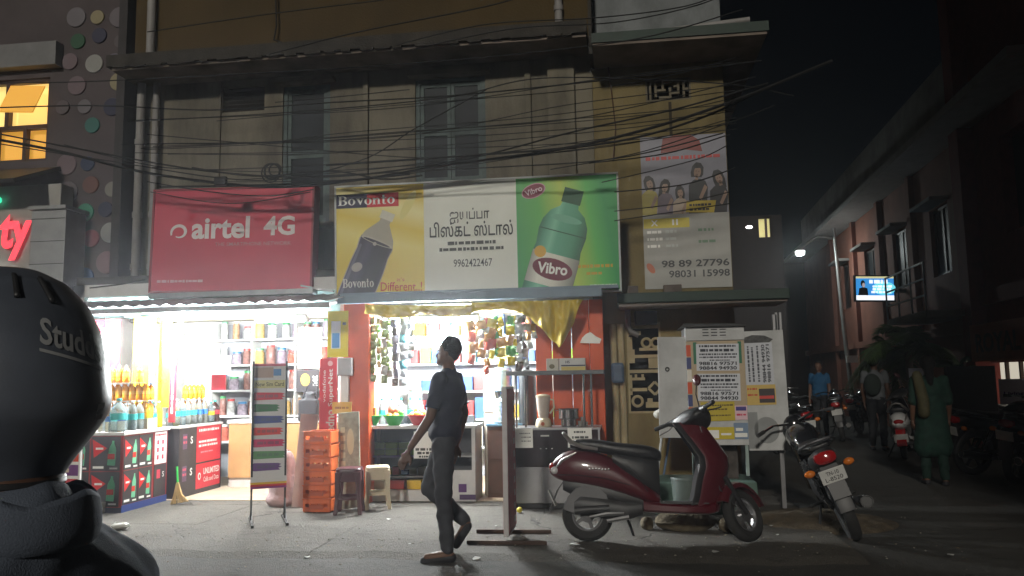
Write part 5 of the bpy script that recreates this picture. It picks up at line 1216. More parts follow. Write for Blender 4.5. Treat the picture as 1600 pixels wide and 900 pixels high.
# doors standing open to both sides
ld = MB().b2(-.29, 0, 0, .02, 0, 1.02).build('door', cw, cbx, bevel=.004); ld.location = (-.295, .06, .75); ld.rotation_euler = (0, R(1), R(6)); ld['label'] = 'left door leaf with lock ring'
MB().torus((-.20, -.012, .69), .018, .006, 'Y', 14, 6).build('lock_ring', blackm, ld)
rd_ = MB().b2(0, .40, 0, .02, 0, 1.19).build('door', cw, cbx, bevel=.004); rd_.location = (.295, .05, .62); rd_.rotation_euler = (0, R(-1), R(-6)); rd_['label'] = 'right door leaf with grey patch'
art(rd_, [elp(.18, .2, .12, .13)] + [rc(.0, .02, .1, .38)], M('grey_patch', (.25, .26, .26), .6, var=.1), -.002, 'paint_patch')
art(rd_, [[(.0, 1.12), (.1, 1.15), (.22, 1.14), (.3, 1.1), (.25, 1.06), (.12, 1.05), (.02, 1.07)]], M('black_smear', (.08, .08, .08), .7, var=.5, scale=30), -.002, 'black_smear')
for x in (.335, .375): MB().b2(x + .29, x + .312, .12, .14, 1.81, 2.0).build('frame_post', metal_d, cbx)
MB().b2(.60, .64, .12, .16, 0.05, 1.98).build('frame_post', metal_d, cbx)
def pnotice(par, x, z, w_, h_, mat, y=-.003, rot=0, t=.002):
    o = MB().b2(-w_ / 2, w_ / 2, -t, 0, -h_ / 2, h_ / 2).build('notice', mat, par); o.location = (x, y, z); o.rotation_euler = (0, rot, 0); return o
pnotice(cbx, 0, 1.33, .57, .78, ink(178, 160, 132), -.001)
for i, c in enumerate(((205, 80, 40), (60, 70, 120), (205, 80, 40), (220, 215, 205), (60, 70, 120), (205, 80, 40))):
    pnotice(cbx, -.265, 1.00 + i * .125, .045, .115, ink(*c), -.0035)
for x in (-.2, .24): pnotice(cbx, x, 1.6, .035, .22, ink(40, 110, 80), -.0035)
for i, z in enumerate((1.555, 1.255)):
    nn = pnotice(cbx, .02, z, .42, .27, ink(205, 208, 215), -.006 - .001 * i, rot=R(.6))
    art(nn, words(-.18, .18, .112, .022, 1, 1) + words(-.17, .17, .07, .028, 1, 2) + words(-.18, .19, .03, .018, 1, 3) + words(-.18, .19, .0, .016, 1, 4) + words(-.08, .12, -.03, .012, 1, 5), ink(40, 44, 56), -.0035, 'small_print')
    txt(nn, '98816 97571', 0, -.062, .036, ink(28, 32, 44), y=-.0035, w=.37, bold=.03); txt(nn, '98844 94930', 0, -.108, .036, ink(28, 32, 44), y=-.0035, w=.37, bold=.03)
yn = pnotice(cbx, -.0, 1.015, .33, .19, ink(190, 170, 50), -.006, R(-1)); art(yn, words(-.14, .15, .06, .016, 1, 5) + words(-.14, .1, .02, .016, 1, 6) + words(-.14, .12, -.04, .016, 1, 7), ink(90, 75, 30), -.003, 'small_print')
nn = pnotice(cbx, .225, 1.0, .12, .14, ink(225, 190, 200), -.0065); art(nn, [rc(-.05, .02, .05, .06)], ink(70, 60, 130), -.003, 'small_print'); art(nn, words(-.045, .045, -.02, .02, 1, 2), ink(200, 60, 90), -.003, 'small_print')
nn = pnotice(cbx, .0, .80, .3, .12, ink(200, 180, 50), -.006); art(nn, [rc(-.1, -.05, 0, .03), rc(.02, -.02, .12, .0)], WHITE, -.003, 'picture')
nn = pnotice(cbx, .215, .82, .14, .16, ink(120, 140, 165), -.0055); art(nn, [rc(-.06, -.06, .06, -.02), rc(-.05, .0, .02, .03)], WHITE, -.003, 'picture')
nn = pnotice(rd_, .15, .86, .27, .42, ink(190, 193, 200), -.003); 
o = txt(nn, '98816 97571', .09, 0, .034, ink(28, 32, 44), y=-.0035, w=.38, bold=.03, rot=R(90)); o = txt(nn, '98844 94930', .045, 0, .034, ink(28, 32, 44), y=-.0036, w=.38, bold=.03, rot=R(90))
art(nn, [[(b, a) for a, b in w_] for xx in (-.1, -.06, -.01) for w_ in words(-.18, .18, xx, .02, 1, int(xx * 100) + 60)], ink(50, 54, 66), -.003, 'small_print')
nn = pnotice(rd_, .15, .55, .28, .2, ink(200, 170, 90), -.003); art(nn, [rc(-.02, -.08, .13, .06)], ink(50, 40, 40), -.003, 'picture'); art(nn, [rc(-.02, -.04, .12, -.01)], ink(200, 60, 50), -.0034, 'picture'); art(nn, words(-.13, -.03, .06, .02, 1, 1) + words(-.13, -.03, .0, .02, 1, 2), ink(190, 80, 40), -.0034, 'small_print')
# clutter behind the scooter
bk = thing('bucket', 'old grey green bin behind the scooter floorboard', 'bin', (.60, 7.85, .03)); MB().lathe([(.12, 0), (.15, .38), (.158, .38), (.15, .40), (.14, .39), (.11, .02), (.001, .02)], n=20).build('shell', M('old_bin', (.10, .13, .12), .6, var=.2), bk, smooth=True)
mp_ = thing('mop', 'old mop and sticks leaning on the yellow wall behind the scooter', 'mop', (.33, 8.9, .03), rot=(R(-14), R(9), 0))
MB().cyl((0, 0, 0), (0, 0, 1.05), .013, n=8).build('stick', M('pale_stick', (.35, .36, .36), .6), mp_); MB().cyl((.05, 0, .0), (.1, 0, .98), .012, n=8).build('stick', M('blue_stick', (.1, .16, .25), .6), mp_)
soft('mop_head', [('e', (.02, 0, .98), (.1, .06, .07)), ('e', (-.06, 0, .95), (.06, .05, .05)), ('e', (.1, 0, .95), (.06, .05, .05))], M('white_mop', (.5, .5, .46), .9, var=.1, bump=.8, bscale=30), mp_, .014, 3)
rk = random.Random(9)
def rock(x, y, s, label, mat, sz=(1, 1, 1)):
    m = MB().ell((0, 0, 0), (1, 1, 1), 12, 8)
    m.v = [tuple(Vector(v) * (1 + .16 * sn(v[0] * 1.3 + x, v[1] * 1.7 + v[2], y) + rk.uniform(-.05, .05))) for v in m.v]
    m.v = [(v[0] * s * sz[0], v[1] * s * sz[1], v[2] * s * sz[2]) for v in m.v]
    o = m.build('stone', mat, smooth=True); o.location = (x, y, .03 + s * sz[2] * .75); tag(o, label, 'stone'); return o
stm = M('mossy_stone', (.16, .13, .085), .95, var=.35, scale=9, bump=.8, bscale=25)
rock(.52, 7.35, .12, 'long rough stone on the ground behind the scooter floorboard', stm, (2.2, .9, .8)); rock(.9, 7.3, .08, 'small stone just behind the scooter front wheel', stm, (1.2, 1, .9)); rock(.2, 7.4, .06, 'small stone behind the scooter near the rear wheel', stm)
slabm = M('broken_slab', (.24, .22, .19), .9, var=.25, scale=8, bump=.5, grime=.4)
q = G(163, 802)
for i in range(2):
    m = MB().box((0, 0, 0), (.34 - .04 * i, .22, .055)); o = m.build('stone_slab', slabm, bevel=.012); o.location = (q.x + .02 * i - .06, q.y - .08, .058 + i * .057); o.rotation_euler = (0, 0, R(-8 + 9 * i)); tag(o, ['lower broken stone slab by the cola counter', 'upper broken stone slab stacked on the other by the cola counter'][i], 'stone slab')
# broom
q = G(276, 792); br = thing('broom', 'straw broom with green handle leaning on the drinks counter', 'broom', (q.x + .02, q.y, .032), rot=(R(-10), R(-10), 0))
MB().cyl((0, 0, .2), (0, 0, .42), .012, n=8).build('handle', M('green_plastic'), br)
m = MB(); 
for i in range(70):
    a = rk.uniform(-1, 1); b = rk.uniform(-1, 1); m.tube([(a * .012, b * .01, .24), (a * .05, b * .02, .1), (a * .11 + .02, b * .03, 0.01)], .0035, 4)
m.build('bristles', M('straw', (.42, .28, .12), .9, var=.2), br)

# ================================================================== scooters
def xf(mb, mt): mb.v = [tuple(mt @ Vector(v)) for v in mb.v]; return mb
rubber = M('tyre_rubber', (.025, .025, .025), .85, var=.2, scale=10, bump=.3, bscale=60)
blackp = M('black_plastic', (.022, .022, .024), .45, var=.1, scale=8)
seatm = M('black_vinyl', (.018, .018, .02), .42, var=.15, bump=.15, bscale=60)
greyp = M('grey_plastic_panel', (.12, .12, .125), .55, var=.12)
chrome = M('chrome', (.7, .7, .7), .12, metal=1, var=0)
alloy = M('cast_alloy', (.42, .42, .43), .35, metal=.9, var=.1)
lensr = M('red_lens', (.32, .01, .012), .15, var=0, coat=.5); lensa = M('amber_lens', (.6, .16, .02), .2, var=0); lensw = M('clear_lens', (.6, .6, .6), .1, var=0, coat=.5)
maroon = M('maroon_metallic_paint', (.080, .005, .012), .38, metal=0, var=.1, coat=1.0, grime=.10, gcol=(.12, .09, .075), gscale=6)
def wheel(par, c, r_t, w_t, rim_r, mt=None, spokes=5, rimmat=alloy, hubr=.06):
    I = mt or Matrix()
    t = MB(); t.lathe([(rim_r - .005, -w_t * .34), (rim_r + .012, -w_t * .42), (r_t - .03, -w_t * .5), (r_t - .008, -w_t * .34), (r_t, -w_t * .12), (r_t, w_t * .12), (r_t - .008, w_t * .34), (r_t - .03, w_t * .5), (rim_r + .012, w_t * .42), (rim_r - .005, w_t * .34)], c, 36, 'Y')
    t.f = [f for f in t.f if len(f) == 4]
    n = 36   # close the inner side
    o = xf(t, I).build('wheel', rubber, par, smooth=True, fix=False)
    rm = MB(); rm.lathe([(rim_r, -w_t * .36), (rim_r - .012, -w_t * .36), (rim_r - .02, -w_t * .2), (rim_r - .02, w_t * .2), (rim_r - .012, w_t * .36), (rim_r, w_t * .36)], c, 36, 'Y'); rm.f = [f for f in rm.f if len(f) == 4]
    xf(rm, I).build('rim', rimmat, o, smooth=True, fix=False)
    sp = MB(); c = Vector(c)
    for i in range(spokes):
        a = 2 * math.pi * i / spokes; d = Vector((math.cos(a), 0, math.sin(a))); sp.bar(c + d * hubr * .7, c + d * (rim_r - .015), w_t * .3 if spokes < 10 else .006, .028 if spokes < 10 else .006)
    sp.lathe([(hubr * .4, -w_t * .45), (hubr, -w_t * .4), (hubr, w_t * .4), (hubr * .4, w_t * .45)], c, 20, 'Y')
    xf(sp, I).build('hub', rimmat, o, smooth=False)
    return o
def scooter(name, label, paint, group=None, lamp=True):
    s = thing(name, label, 'scooter', group=group)
    WB, RW = 1.24, .212
    wheel(s, (0, 0, RW), RW, .095, .13, None, 5, greyp)
    # rear body shell
    sec = [(-.315, .575, .02, .03, .0), (-.28, .585, .07, .07, 0), (-.2, .605, .125, .12, 0), (-.08, .605, .145, .145, 0), (.08, .585, .15, .15, 0), (.24, .53, .14, .148, 0), (.38, .455, .105, .145, 0), (.50, .385, .078, .135, 0), (.62, .325, .045, .10, 0)]
    MB().loft([ring(x, 0, z, hw, hh, 20, 2.7, 'X', .8) for x, z, hh, hw, _ in [(a, b, c, d, e) for a, b, c, d, e in sec]]).build('rear_body', paint, s, smooth=True, sub=1)
    # white side flash emblem
    e = MB()
    for k in range(7): e.ell((.03 + k * .026, -.153, .585 + .004 * math.sin(k)), (.009, .004, .008), 6, 4)
    e.build('emblem', chrome, s)
    # silver strip and tail lamps
    for sd in (-1, 1): MB().tube([(-.275, sd * .06, .57), (-.2, sd * .115, .655), (-.08, sd * .125, .72)], [.006, .016, .006], 8).build('side_trim', M('silver_paint', (.45, .42, .40), .3, metal=.8), s, smooth=True)
    MB().ell((-.285, 0, .60), (.035, .075, .04), 12, 8).build('tail_lamp', lensr, s, smooth=True)
    for sd in (-1, 1): MB().ell((-.265, sd * .075, .575), (.035, .03, .032), 10, 8).build('indicator', lensw, s, smooth=True)
    # seat
    sq = [(-.14, .775, .03, .09), (-.1, .79, .045, .125), (.05, .785, .055, .14), (.2, .755, .055, .14), (.32, .735, .06, .14), (.48, .72, .065, .13), (.58, .70, .06, .11), (.63, .685, .04, .07)]
    MB().loft([ring(x, 0, z, hw, hh, 18, 3, 'X') for x, z, hh, hw in sq]).build('seat', seatm, s, smooth=True, sub=1)
    MB().loft([ring(x, 0, z, hw, hh, 14, 3, 'X') for x, z, hh, hw in ((.22, .68, .05, .125), (.34, .62, .10, .128), (.46, .57, .14, .12), (.55, .53, .16, .105), (.60, .52, .16, .08))]).build('seat_base', blackp, s, smooth=True)
    # grab rail
    for sd in (-1, 1): MB().tube([(.10, sd * .145, .745), (-.02, sd * .145, .765), (-.12, sd * .12, .80), (-.18, sd * .06, .87)], [.012, .017, .018, .014], 8).build('grab_rail', M('silver_paint'), s, smooth=True)
    MB().tube([(-.18, -.06, .87), (-.19, 0, .885), (-.18, .06, .87)], .014, 8).build('grab_rail', M('silver_paint'), s, smooth=True)
    # engine, cover, fender, plate
    MB().loft([ring(x, -.02, z, hw, hh, 14, 2.8, 'X') for x, z, hh, hw in ((-.14, .30, .04, .06), (-.05, .30, .085, .085), (.15, .27, .09, .095), (.32, .25, .08, .09), (.45, .27, .06, .07))]).build('engine', M('oily_engine', (.06, .06, .062), .5, metal=.4, var=.3), s, smooth=True)
    MB().prism([(-.2, .26), (-.16, .36), (-.09, .43), (.0, .455), (.1, .44), (.17, .38), (.18, .24), (.12, .24), (.1, .2), (.0, .22), (-.1, .22)], -.088, -.07).build('side_cover', greyp, s, bevel=.008)
    MB().tube([(.02, -.105, .20), (.16, -.11, .225), (.30, -.10, .23)], [.012, .02, .014], 8).build('kick_lever', alloy, s, smooth=True)
    MB().tube([(.16, -.11, .17), (.34, -.1, .20)], [.016, .02], 8).build('stand', alloy, s)
    MB().tube([(.3, .12, .26), (.38, .26, .02)], .012, 8).build('side_stand', blackp, s)
    MB().loft([[(x, y, z) for y in (-.07, .07)] + [(x - .012, y, z - .01) for y in (.07, -.07)] for x, z in ((-.18, .50), (-.24, .42), (-.29, .30), (-.31, .24))]).build('mudguard', blackp, s)
    pl = MB().b2(-.1, .1, -.003, .003, -.07, .07).build('number_plate', M('plate_white', (.6, .6, .58), .5), s); pl.location = (-.292, 0, .35); pl.rotation_euler = (R(25), 0, R(-90))
    MB().loft([ring(x, 0, z, hw, hh, 12, 2.6, 'X') for x, z, hh, hw in ((-.2, .46, .05, .06), (-.08, .44, .09, .085), (.1, .41, .1, .09), (.3, .36, .1, .09), (.48, .31, .06, .08))]).build('inner_fender', blackp, s, smooth=True)
    # floorboard
    MB().loft([ring(x, 0, z, hw, hh, 16, 4, 'X') for x, z, hh, hw in ((.46, .285, .05, .14), (.6, .275, .045, .17), (.8, .265, .04, .175), (.98, .265, .045, .165), (1.03, .28, .05, .14))]).build('floorboard', paint, s, smooth=True)
    MB().b2(.6, .98, -.155, .155, .308, .318).build('floor_mat', blackp, s)
    # leg shield: curved sheet, red outside, black inside
    def shield(off, th, name, mat, w=1.0):
        rows = [(.24, 1.00, .16), (.36, 1.04, .165), (.48, 1.065, .175), (.60, 1.10, .175), (.68, 1.095, .165), (.78, 1.03, .135), (.90, .945, .10), (.96, .905, .075)]
        rg = []
        for z, x, hw in rows:
            hw *= w; f = []; b = []
            for k in range(9):
                a = k / 8 * 2 - 1; y = a * hw; xx = x + off - .11 * a * a - .02 * abs(a)
                f.append((xx + th * (1 - .6 * a * a), y, z)); b.append((xx, y, z))
            rg.append(f + b[::-1])
        MB().loft(rg).build(name, mat, s, smooth=True)
    shield(0, .075, 'leg_shield', paint); shield(-.05, .047, 'inner_shield', blackp, .96)
    MB().b2(.93, .945, -.1, .1, .45, .62).build('glove_box', greyp, s, bevel=.01)
    for sd in (-1, 1):
        MB().tube([(-.24, sd * .112, .54), (-.05, sd * .15, .535), (.15, sd * .153, .51), (.36, sd * .14, .455), (.55, sd * .10, .37)], .0035, 5).build('panel_gap', blackp, s)
        MB().tube([(.36, sd * .125, .60), (.44, sd * .14, .50), (.5, sd * .135, .40)], .003, 5).build('panel_gap', blackp, s)
    MB().tube([(.95, -.05, .93), (1.0, -.1, .7), (1.08, -.09, .42), (1.2, -.075, .28)], .006, 5).build('brake_cable', blackp, s)
    MB().tube([(-.1, -.12, .25), (.0, -.13, .26), (.18, -.12, .27)], .03, 10).build('silencer', M('oily_engine'), s, smooth=True)
    # steered front end
    ax0, ax1 = Vector((.90, 0, .98)), Vector((1.24, 0, RW)); ax = (ax0 - ax1).normalized()
    ST = Matrix.Translation(ax0) @ Matrix.Rotation(R(46), 4, ax) @ Matrix.Translation(-ax0)
    wheel(s, (1.27, 0, RW), RW, .088, .135, ST, 6, alloy)
    fd = MB()
    rg = []
    for k in range(9):
        a = R(160 - k * 17.5); rr = RW + .035
        cx, cz = 1.27 + rr * math.cos(a), RW + .0 + rr * math.sin(a)
        hw = .065 - .012 * abs(k - 4) / 4
        rg.append([(cx + .03 * math.cos(a) * q_, hw * p_, cz + .03 * math.sin(a) * q_) for p_, q_ in ((-1, -.9), (-.9, .3), (-.5, .9), (0, 1.1), (.5, .9), (.9, .3), (1, -.9), (.5, .3), (0, .5), (-.5, .3))])
    xf(fd.loft(rg), ST).build('front_fender', paint, s, smooth=True)
    for sd in (-1, 1): xf(MB().tube([(1.08, sd * .055, .50), (1.16, sd * .06, .36), (1.25, sd * .062, RW)], [.022, .02, .02], 8), ST).build('fork', blackp, s, smooth=True)
    hd = [(.77, .965, .035, .10), (.80, .985, .06, .15), (.86, 1.0, .075, .19), (.93, .99, .08, .18), (.985, .965, .07, .13), (1.01, .945, .045, .09)]
    xf(MB().loft([ring(x, 0, z, hw, hh, 16, 2.2, 'X') for x, z, hh, hw in hd]), ST).build('handlebar_cover', blackp, s, smooth=True, sub=1)
    xf(MB().ell((1.0, 0, .95), (.03, .065, .055), 14, 8), ST).build('headlamp', lensw, s, smooth=True)
    for sd in (-1, 1):
        xf(MB().loft([ring(0, 0, 0, 1, 1)] if 0 else [[(v[0], v[1], v[2]) for v in [(x + r_ * math.cos(t), sd * y, z + r_ * math.sin(t)) for t in [2 * math.pi * j / 10 for j in range(10)]]] for y, x, z, r_ in ((.1, .88, 1.0, .06), (.18, .86, 1.01, .035), (.22, .83, 1.01, .02))]), ST).build('bar_cowl', blackp, s, smooth=True)
        xf(MB().tube([(.83, sd * .21, 1.01), (.79, sd * .34, 1.0)], .018, 10), ST).build('grip', rubber, s, smooth=True)
        xf(MB().tube([(.86, sd * .2, .99), (.88, sd * .27, .98), (.85, sd * .36, .96)], .006, 6), ST).build('brake_lever', alloy if sd > 0 else blackp, s)
        if sd > 0: continue
        xf(MB().tube([(.86, sd * .13, 1.05), (.84, sd * .14, 1.15), (.86, sd * .15, 1.24)], .006, 6), ST).build('mirror_stem', blackp, s)
        xf(MB().ell((.87, sd * .155, 1.28), (.03, .04, .06), 12, 8, (sd * .3, .3, 0)), ST).build('mirror', M('dark_red_plastic', (.07, .015, .018), .4), s, smooth=True)
    return s
sc1 = scooter('scooter', 'maroon step through scooter parked by the kerb, steering turned away', maroon)
sc1.location = (-.30, 6.84, .028); sc1.rotation_euler = (R(-6), 0, R(.5))

# ================================================================== motorcycles
def motorcycle(name, label, tank, group=None):
    s = thing(name, label, 'motorcycle', group=group)
    RW, WB = .30, 1.27
    wheel(s, (0, 0, RW), RW, .095, .225, None, 6, M('black_alloy', (.03, .03, .03), .4, metal=.6), .07); wheel(s, (WB, 0, RW), RW, .08, .225, None, 6, M('black_alloy'), .06)
    MB().loft([ring(x, 0, z, hw, hh, 16, 2.4, 'X') for x, z, hh, hw in ((.46, .76, .05, .08), (.55, .81, .1, .12), (.72, .85, .13, .15), (.88, .85, .12, .14), (.98, .83, .07, .07))]).build('fuel_tank', tank, s, smooth=True, sub=1)
    MB().loft([ring(x, 0, z, hw, hh, 14, 3, 'X') for x, z, hh, hw in ((-.24, .83, .025, .09), (-.15, .83, .04, .12), (.1, .81, .045, .135), (.3, .77, .05, .13), (.5, .78, .05, .1), (.58, .80, .03, .07))]).build('seat', seatm, s, smooth=True, sub=1)
    MB().loft([ring(x, 0, z, hw, hh, 14, 2.6, 'X') for x, z, hh, hw in ((-.34, .755, .05, .06), (-.26, .745, .075, .095), (-.1, .71, .08, .11), (.1, .67, .08, .105), (.3, .65, .07, .09))]).build('tail_fairing', blackp, s, smooth=True)
    for sd in (-1, 1):
        MB().tube([(.08, sd * .14, .80), (-.15, sd * .145, .85), (-.30, sd * .09, .885)], .012, 8).build('grab_rail', M('grey_metal', (.14, .14, .15), .35, metal=.7), s, smooth=True)
        MB().tube([(.03, sd * .085, RW), (.16, sd * .11, .68)], .012, 8).build('shock_absorber', chrome, s, smooth=True)
        sp = MB(); sp.tube([(.06 + .1 * i / 40 + 0, sd * .095 + .028 * math.cos(i * .9), .36 + .28 * i / 40 + .028 * math.sin(i * .9)) for i in range(41)], .006, 5); sp.build('spring', blackp, s)
        MB().ell((-.30, sd * .16, .66), (.03, .045, .03), 10, 8).build('indicator', lensa, s, smooth=True); MB().tube([(-.29, sd * .08, .67), (-.295, sd * .13, .665)], .009, 6).build('indicator_stem', blackp, s)
        MB().tube([(1.02, sd * .075, .95), (WB, sd * .075, RW)], [.022, .026], 10).build('fork', chrome, s, smooth=True)
        MB().tube([(.02, sd * .07, RW), (.5, sd * .09, .36)], .018, 8).build('swing_arm', blackp, s)
        MB().tube([(.98, sd * .05, .97), (.96, sd * .2, 1.0), (.84, sd * .33, .985)], .012, 8).build('handlebar', chrome, s, smooth=True); MB().tube([(.87, sd * .30, .988), (.80, sd * .37, .98)], .018, 8).build('grip', rubber, s)
        MB().tube([(.42, sd * .06, .3), (.42, sd * .2, .29)], .013, 8).build('foot_peg', rubber, s)
    MB().tube([(-.30, -.09, .885), (-.325, 0, .89), (-.30, .09, .885)], .012, 8).build('grab_rail', M('grey_metal'), s, smooth=True)
    MB().loft([ring(x, 0, z, hw, hh, 12, 2.6, 'X') for x, z, hh, hw in ((-.365, .75, .03, .05), (-.345, .75, .05, .085), (-.30, .75, .05, .09))]).build('tail_lamp', lensr, s, smooth=True)
    rg = []
    for k in range(8):
        a = R(60 + k * 17); rr = RW + .03; rg.append([(rr * q_ * math.cos(a), w_, RW + rr * q_ * math.sin(a)) for w_, q_ in ((-.07, .97), (-.06, 1.02), (0, 1.05), (.06, 1.02), (.07, .97), (0, 1.02))])
    MB().loft(rg).build('rear_mudguard', blackp, s, smooth=True)
    MB().loft([[(x, w_, z) for w_ in (-.07, .07)] + [(x + .02, w_, z) for w_ in (.07, -.07)] for x, z in ((-.28, .68), (-.33, .56), (-.36, .42))]).build('mudflap', blackp, s)
    pl = MB().b2(-.1, .1, -.004, .004, -.06, .06).build('number_plate', M('plate_white'), s, bevel=.004); pl.location = (-.352, 0, .605); pl.rotation_euler = (R(16), 0, R(-90))
    txt(pl, 'TN-10', 0, .024, .035, ink(60, 60, 62), y=-.006, w=.1, bold=.008); txt(pl, 'L-8520', 0, -.024, .035, ink(60, 60, 62), y=-.006, w=.14, bold=.008)
    MB().loft([ring(x, 0, z, hw, hh, 12, 3, 'X') for x, z, hh, hw in ((.38, .38, .1, .1), (.5, .42, .16, .12), (.65, .44, .17, .12), (.78, .42, .12, .1))]).build('engine', M('oily_engine'), s, smooth=True, bevel=0)
    fin = MB()
    for k in range(6): fin.b2(.54, .74, -.12, .12, .5 + k * .025, .508 + k * .025)
    fin.build('cooling_fins', alloy, s)
    MB().tube([(.74, -.08, .46), (.82, -.1, .34), (.72, -.13, .24), (.3, -.15, .24), (.1, -.15, .27)], [.02, .02, .02, .025, .03], 10).build('exhaust_pipe', M('grey_metal'), s, smooth=True)
    MB().tube([(.12, -.15, .27), (-.05, -.155, .29), (-.33, -.16, .33)], [.035, .05, .05], 14).build('silencer', M('black_alloy'), s, smooth=True); MB().torus((0, 0, 0), .047, .006, 'X', 20, 6).build('silencer_ring', chrome, s, loc=(-.335, -.16, .331))
    MB().lathe([(.05, 0), (.09, .03), (.1, .07), (.085, .1), (.001, .105)], (1.05, 0, .9), 18, 'X').build('headlamp', lensw, s, smooth=True); MB().ell((1.04, 0, .92), (.07, .11, .12), 12, 8).build('headlamp_shell', tank, s, smooth=True)
    rg = []
    for k in range(7):
        a = R(40 + k * 18); rr = RW + .03; rg.append([(WB + rr * q_ * math.cos(a), w_, RW + rr * q_ * math.sin(a)) for w_, q_ in ((-.055, .97), (-.045, 1.03), (.045, 1.03), (.055, .97), (0, 1.0))])
    MB().loft(rg).build('front_fender', tank, s, smooth=True)
    MB().tube([(.45, .1, .3), (.36, .26, .0)], .012, 8).build('side_stand', blackp, s)
    MB().tube([(.3, -.1, .7), (.2, -.09, .5), (.1, -.08, .45)], .02, 8).build('frame_tube', blackp, s); MB().tube([(.3, .1, .7), (.2, .09, .5), (.1, .08, .45)], .02, 8).build('frame_tube', blackp, s)
    return s
tank_k = M('black_paint', (.012, .012, .014), .2, var=.05, coat=1)
mc = motorcycle('motorcycle', 'black motorcycle seen from behind with red tail lamp and leaning plate', tank_k)
mc.location = (1.90, 7.12, .0); mc.rotation_euler = (R(-20), 0, R(85))
# ================================================================== people
skin = M('brown_skin', (.13, .065, .04), .55, var=.12, scale=9); hairm = M('black_hair', (.008, .0075, .0075), .85, var=.3, scale=30, bump=1.0, bscale=90, spec=.15)
def V3(*a): return Vector(a)
def hand(palm, dirv, up, side, s=1.0, curl=.5):
    """capsules of a hand: palm centre, pointing direction, back-of-hand normal, thumb side (+/-1)"""
    d = Vector(dirv).normalized(); n = Vector(up); n = (n - d * n.dot(d)).normalized(); l = d.cross(n) * side
    out = [('c', [palm - d * .035 * s, palm + d * .035 * s], [.024 * s, .028 * s]), ('c', [palm - l * .022 * s, palm + l * .022 * s + d * .02 * s], [.02 * s, .022 * s])]
    for k, (o, L) in enumerate(((.03, .068), (.011, .078), (-.009, .072), (-.028, .056))):
        b = palm + l * o * s + d * .04 * s; L *= s
        m = b + d * L * .5 - n * L * .16 * curl; e = m + d * L * .42 - n * L * .42 * curl
        out.append(('c', [b, m, e], [.0095 * s, .0085 * s, .007 * s]))
    b = palm + l * .032 * s - d * .015 * s; m = b + l * .022 * s + d * .03 * s - n * .008 * s; e = m + d * .03 * s + l * .004 * s - n * .01 * s
    out.append(('c', [b, m, e], [.012 * s, .0105 * s, .008 * s]))
    return out
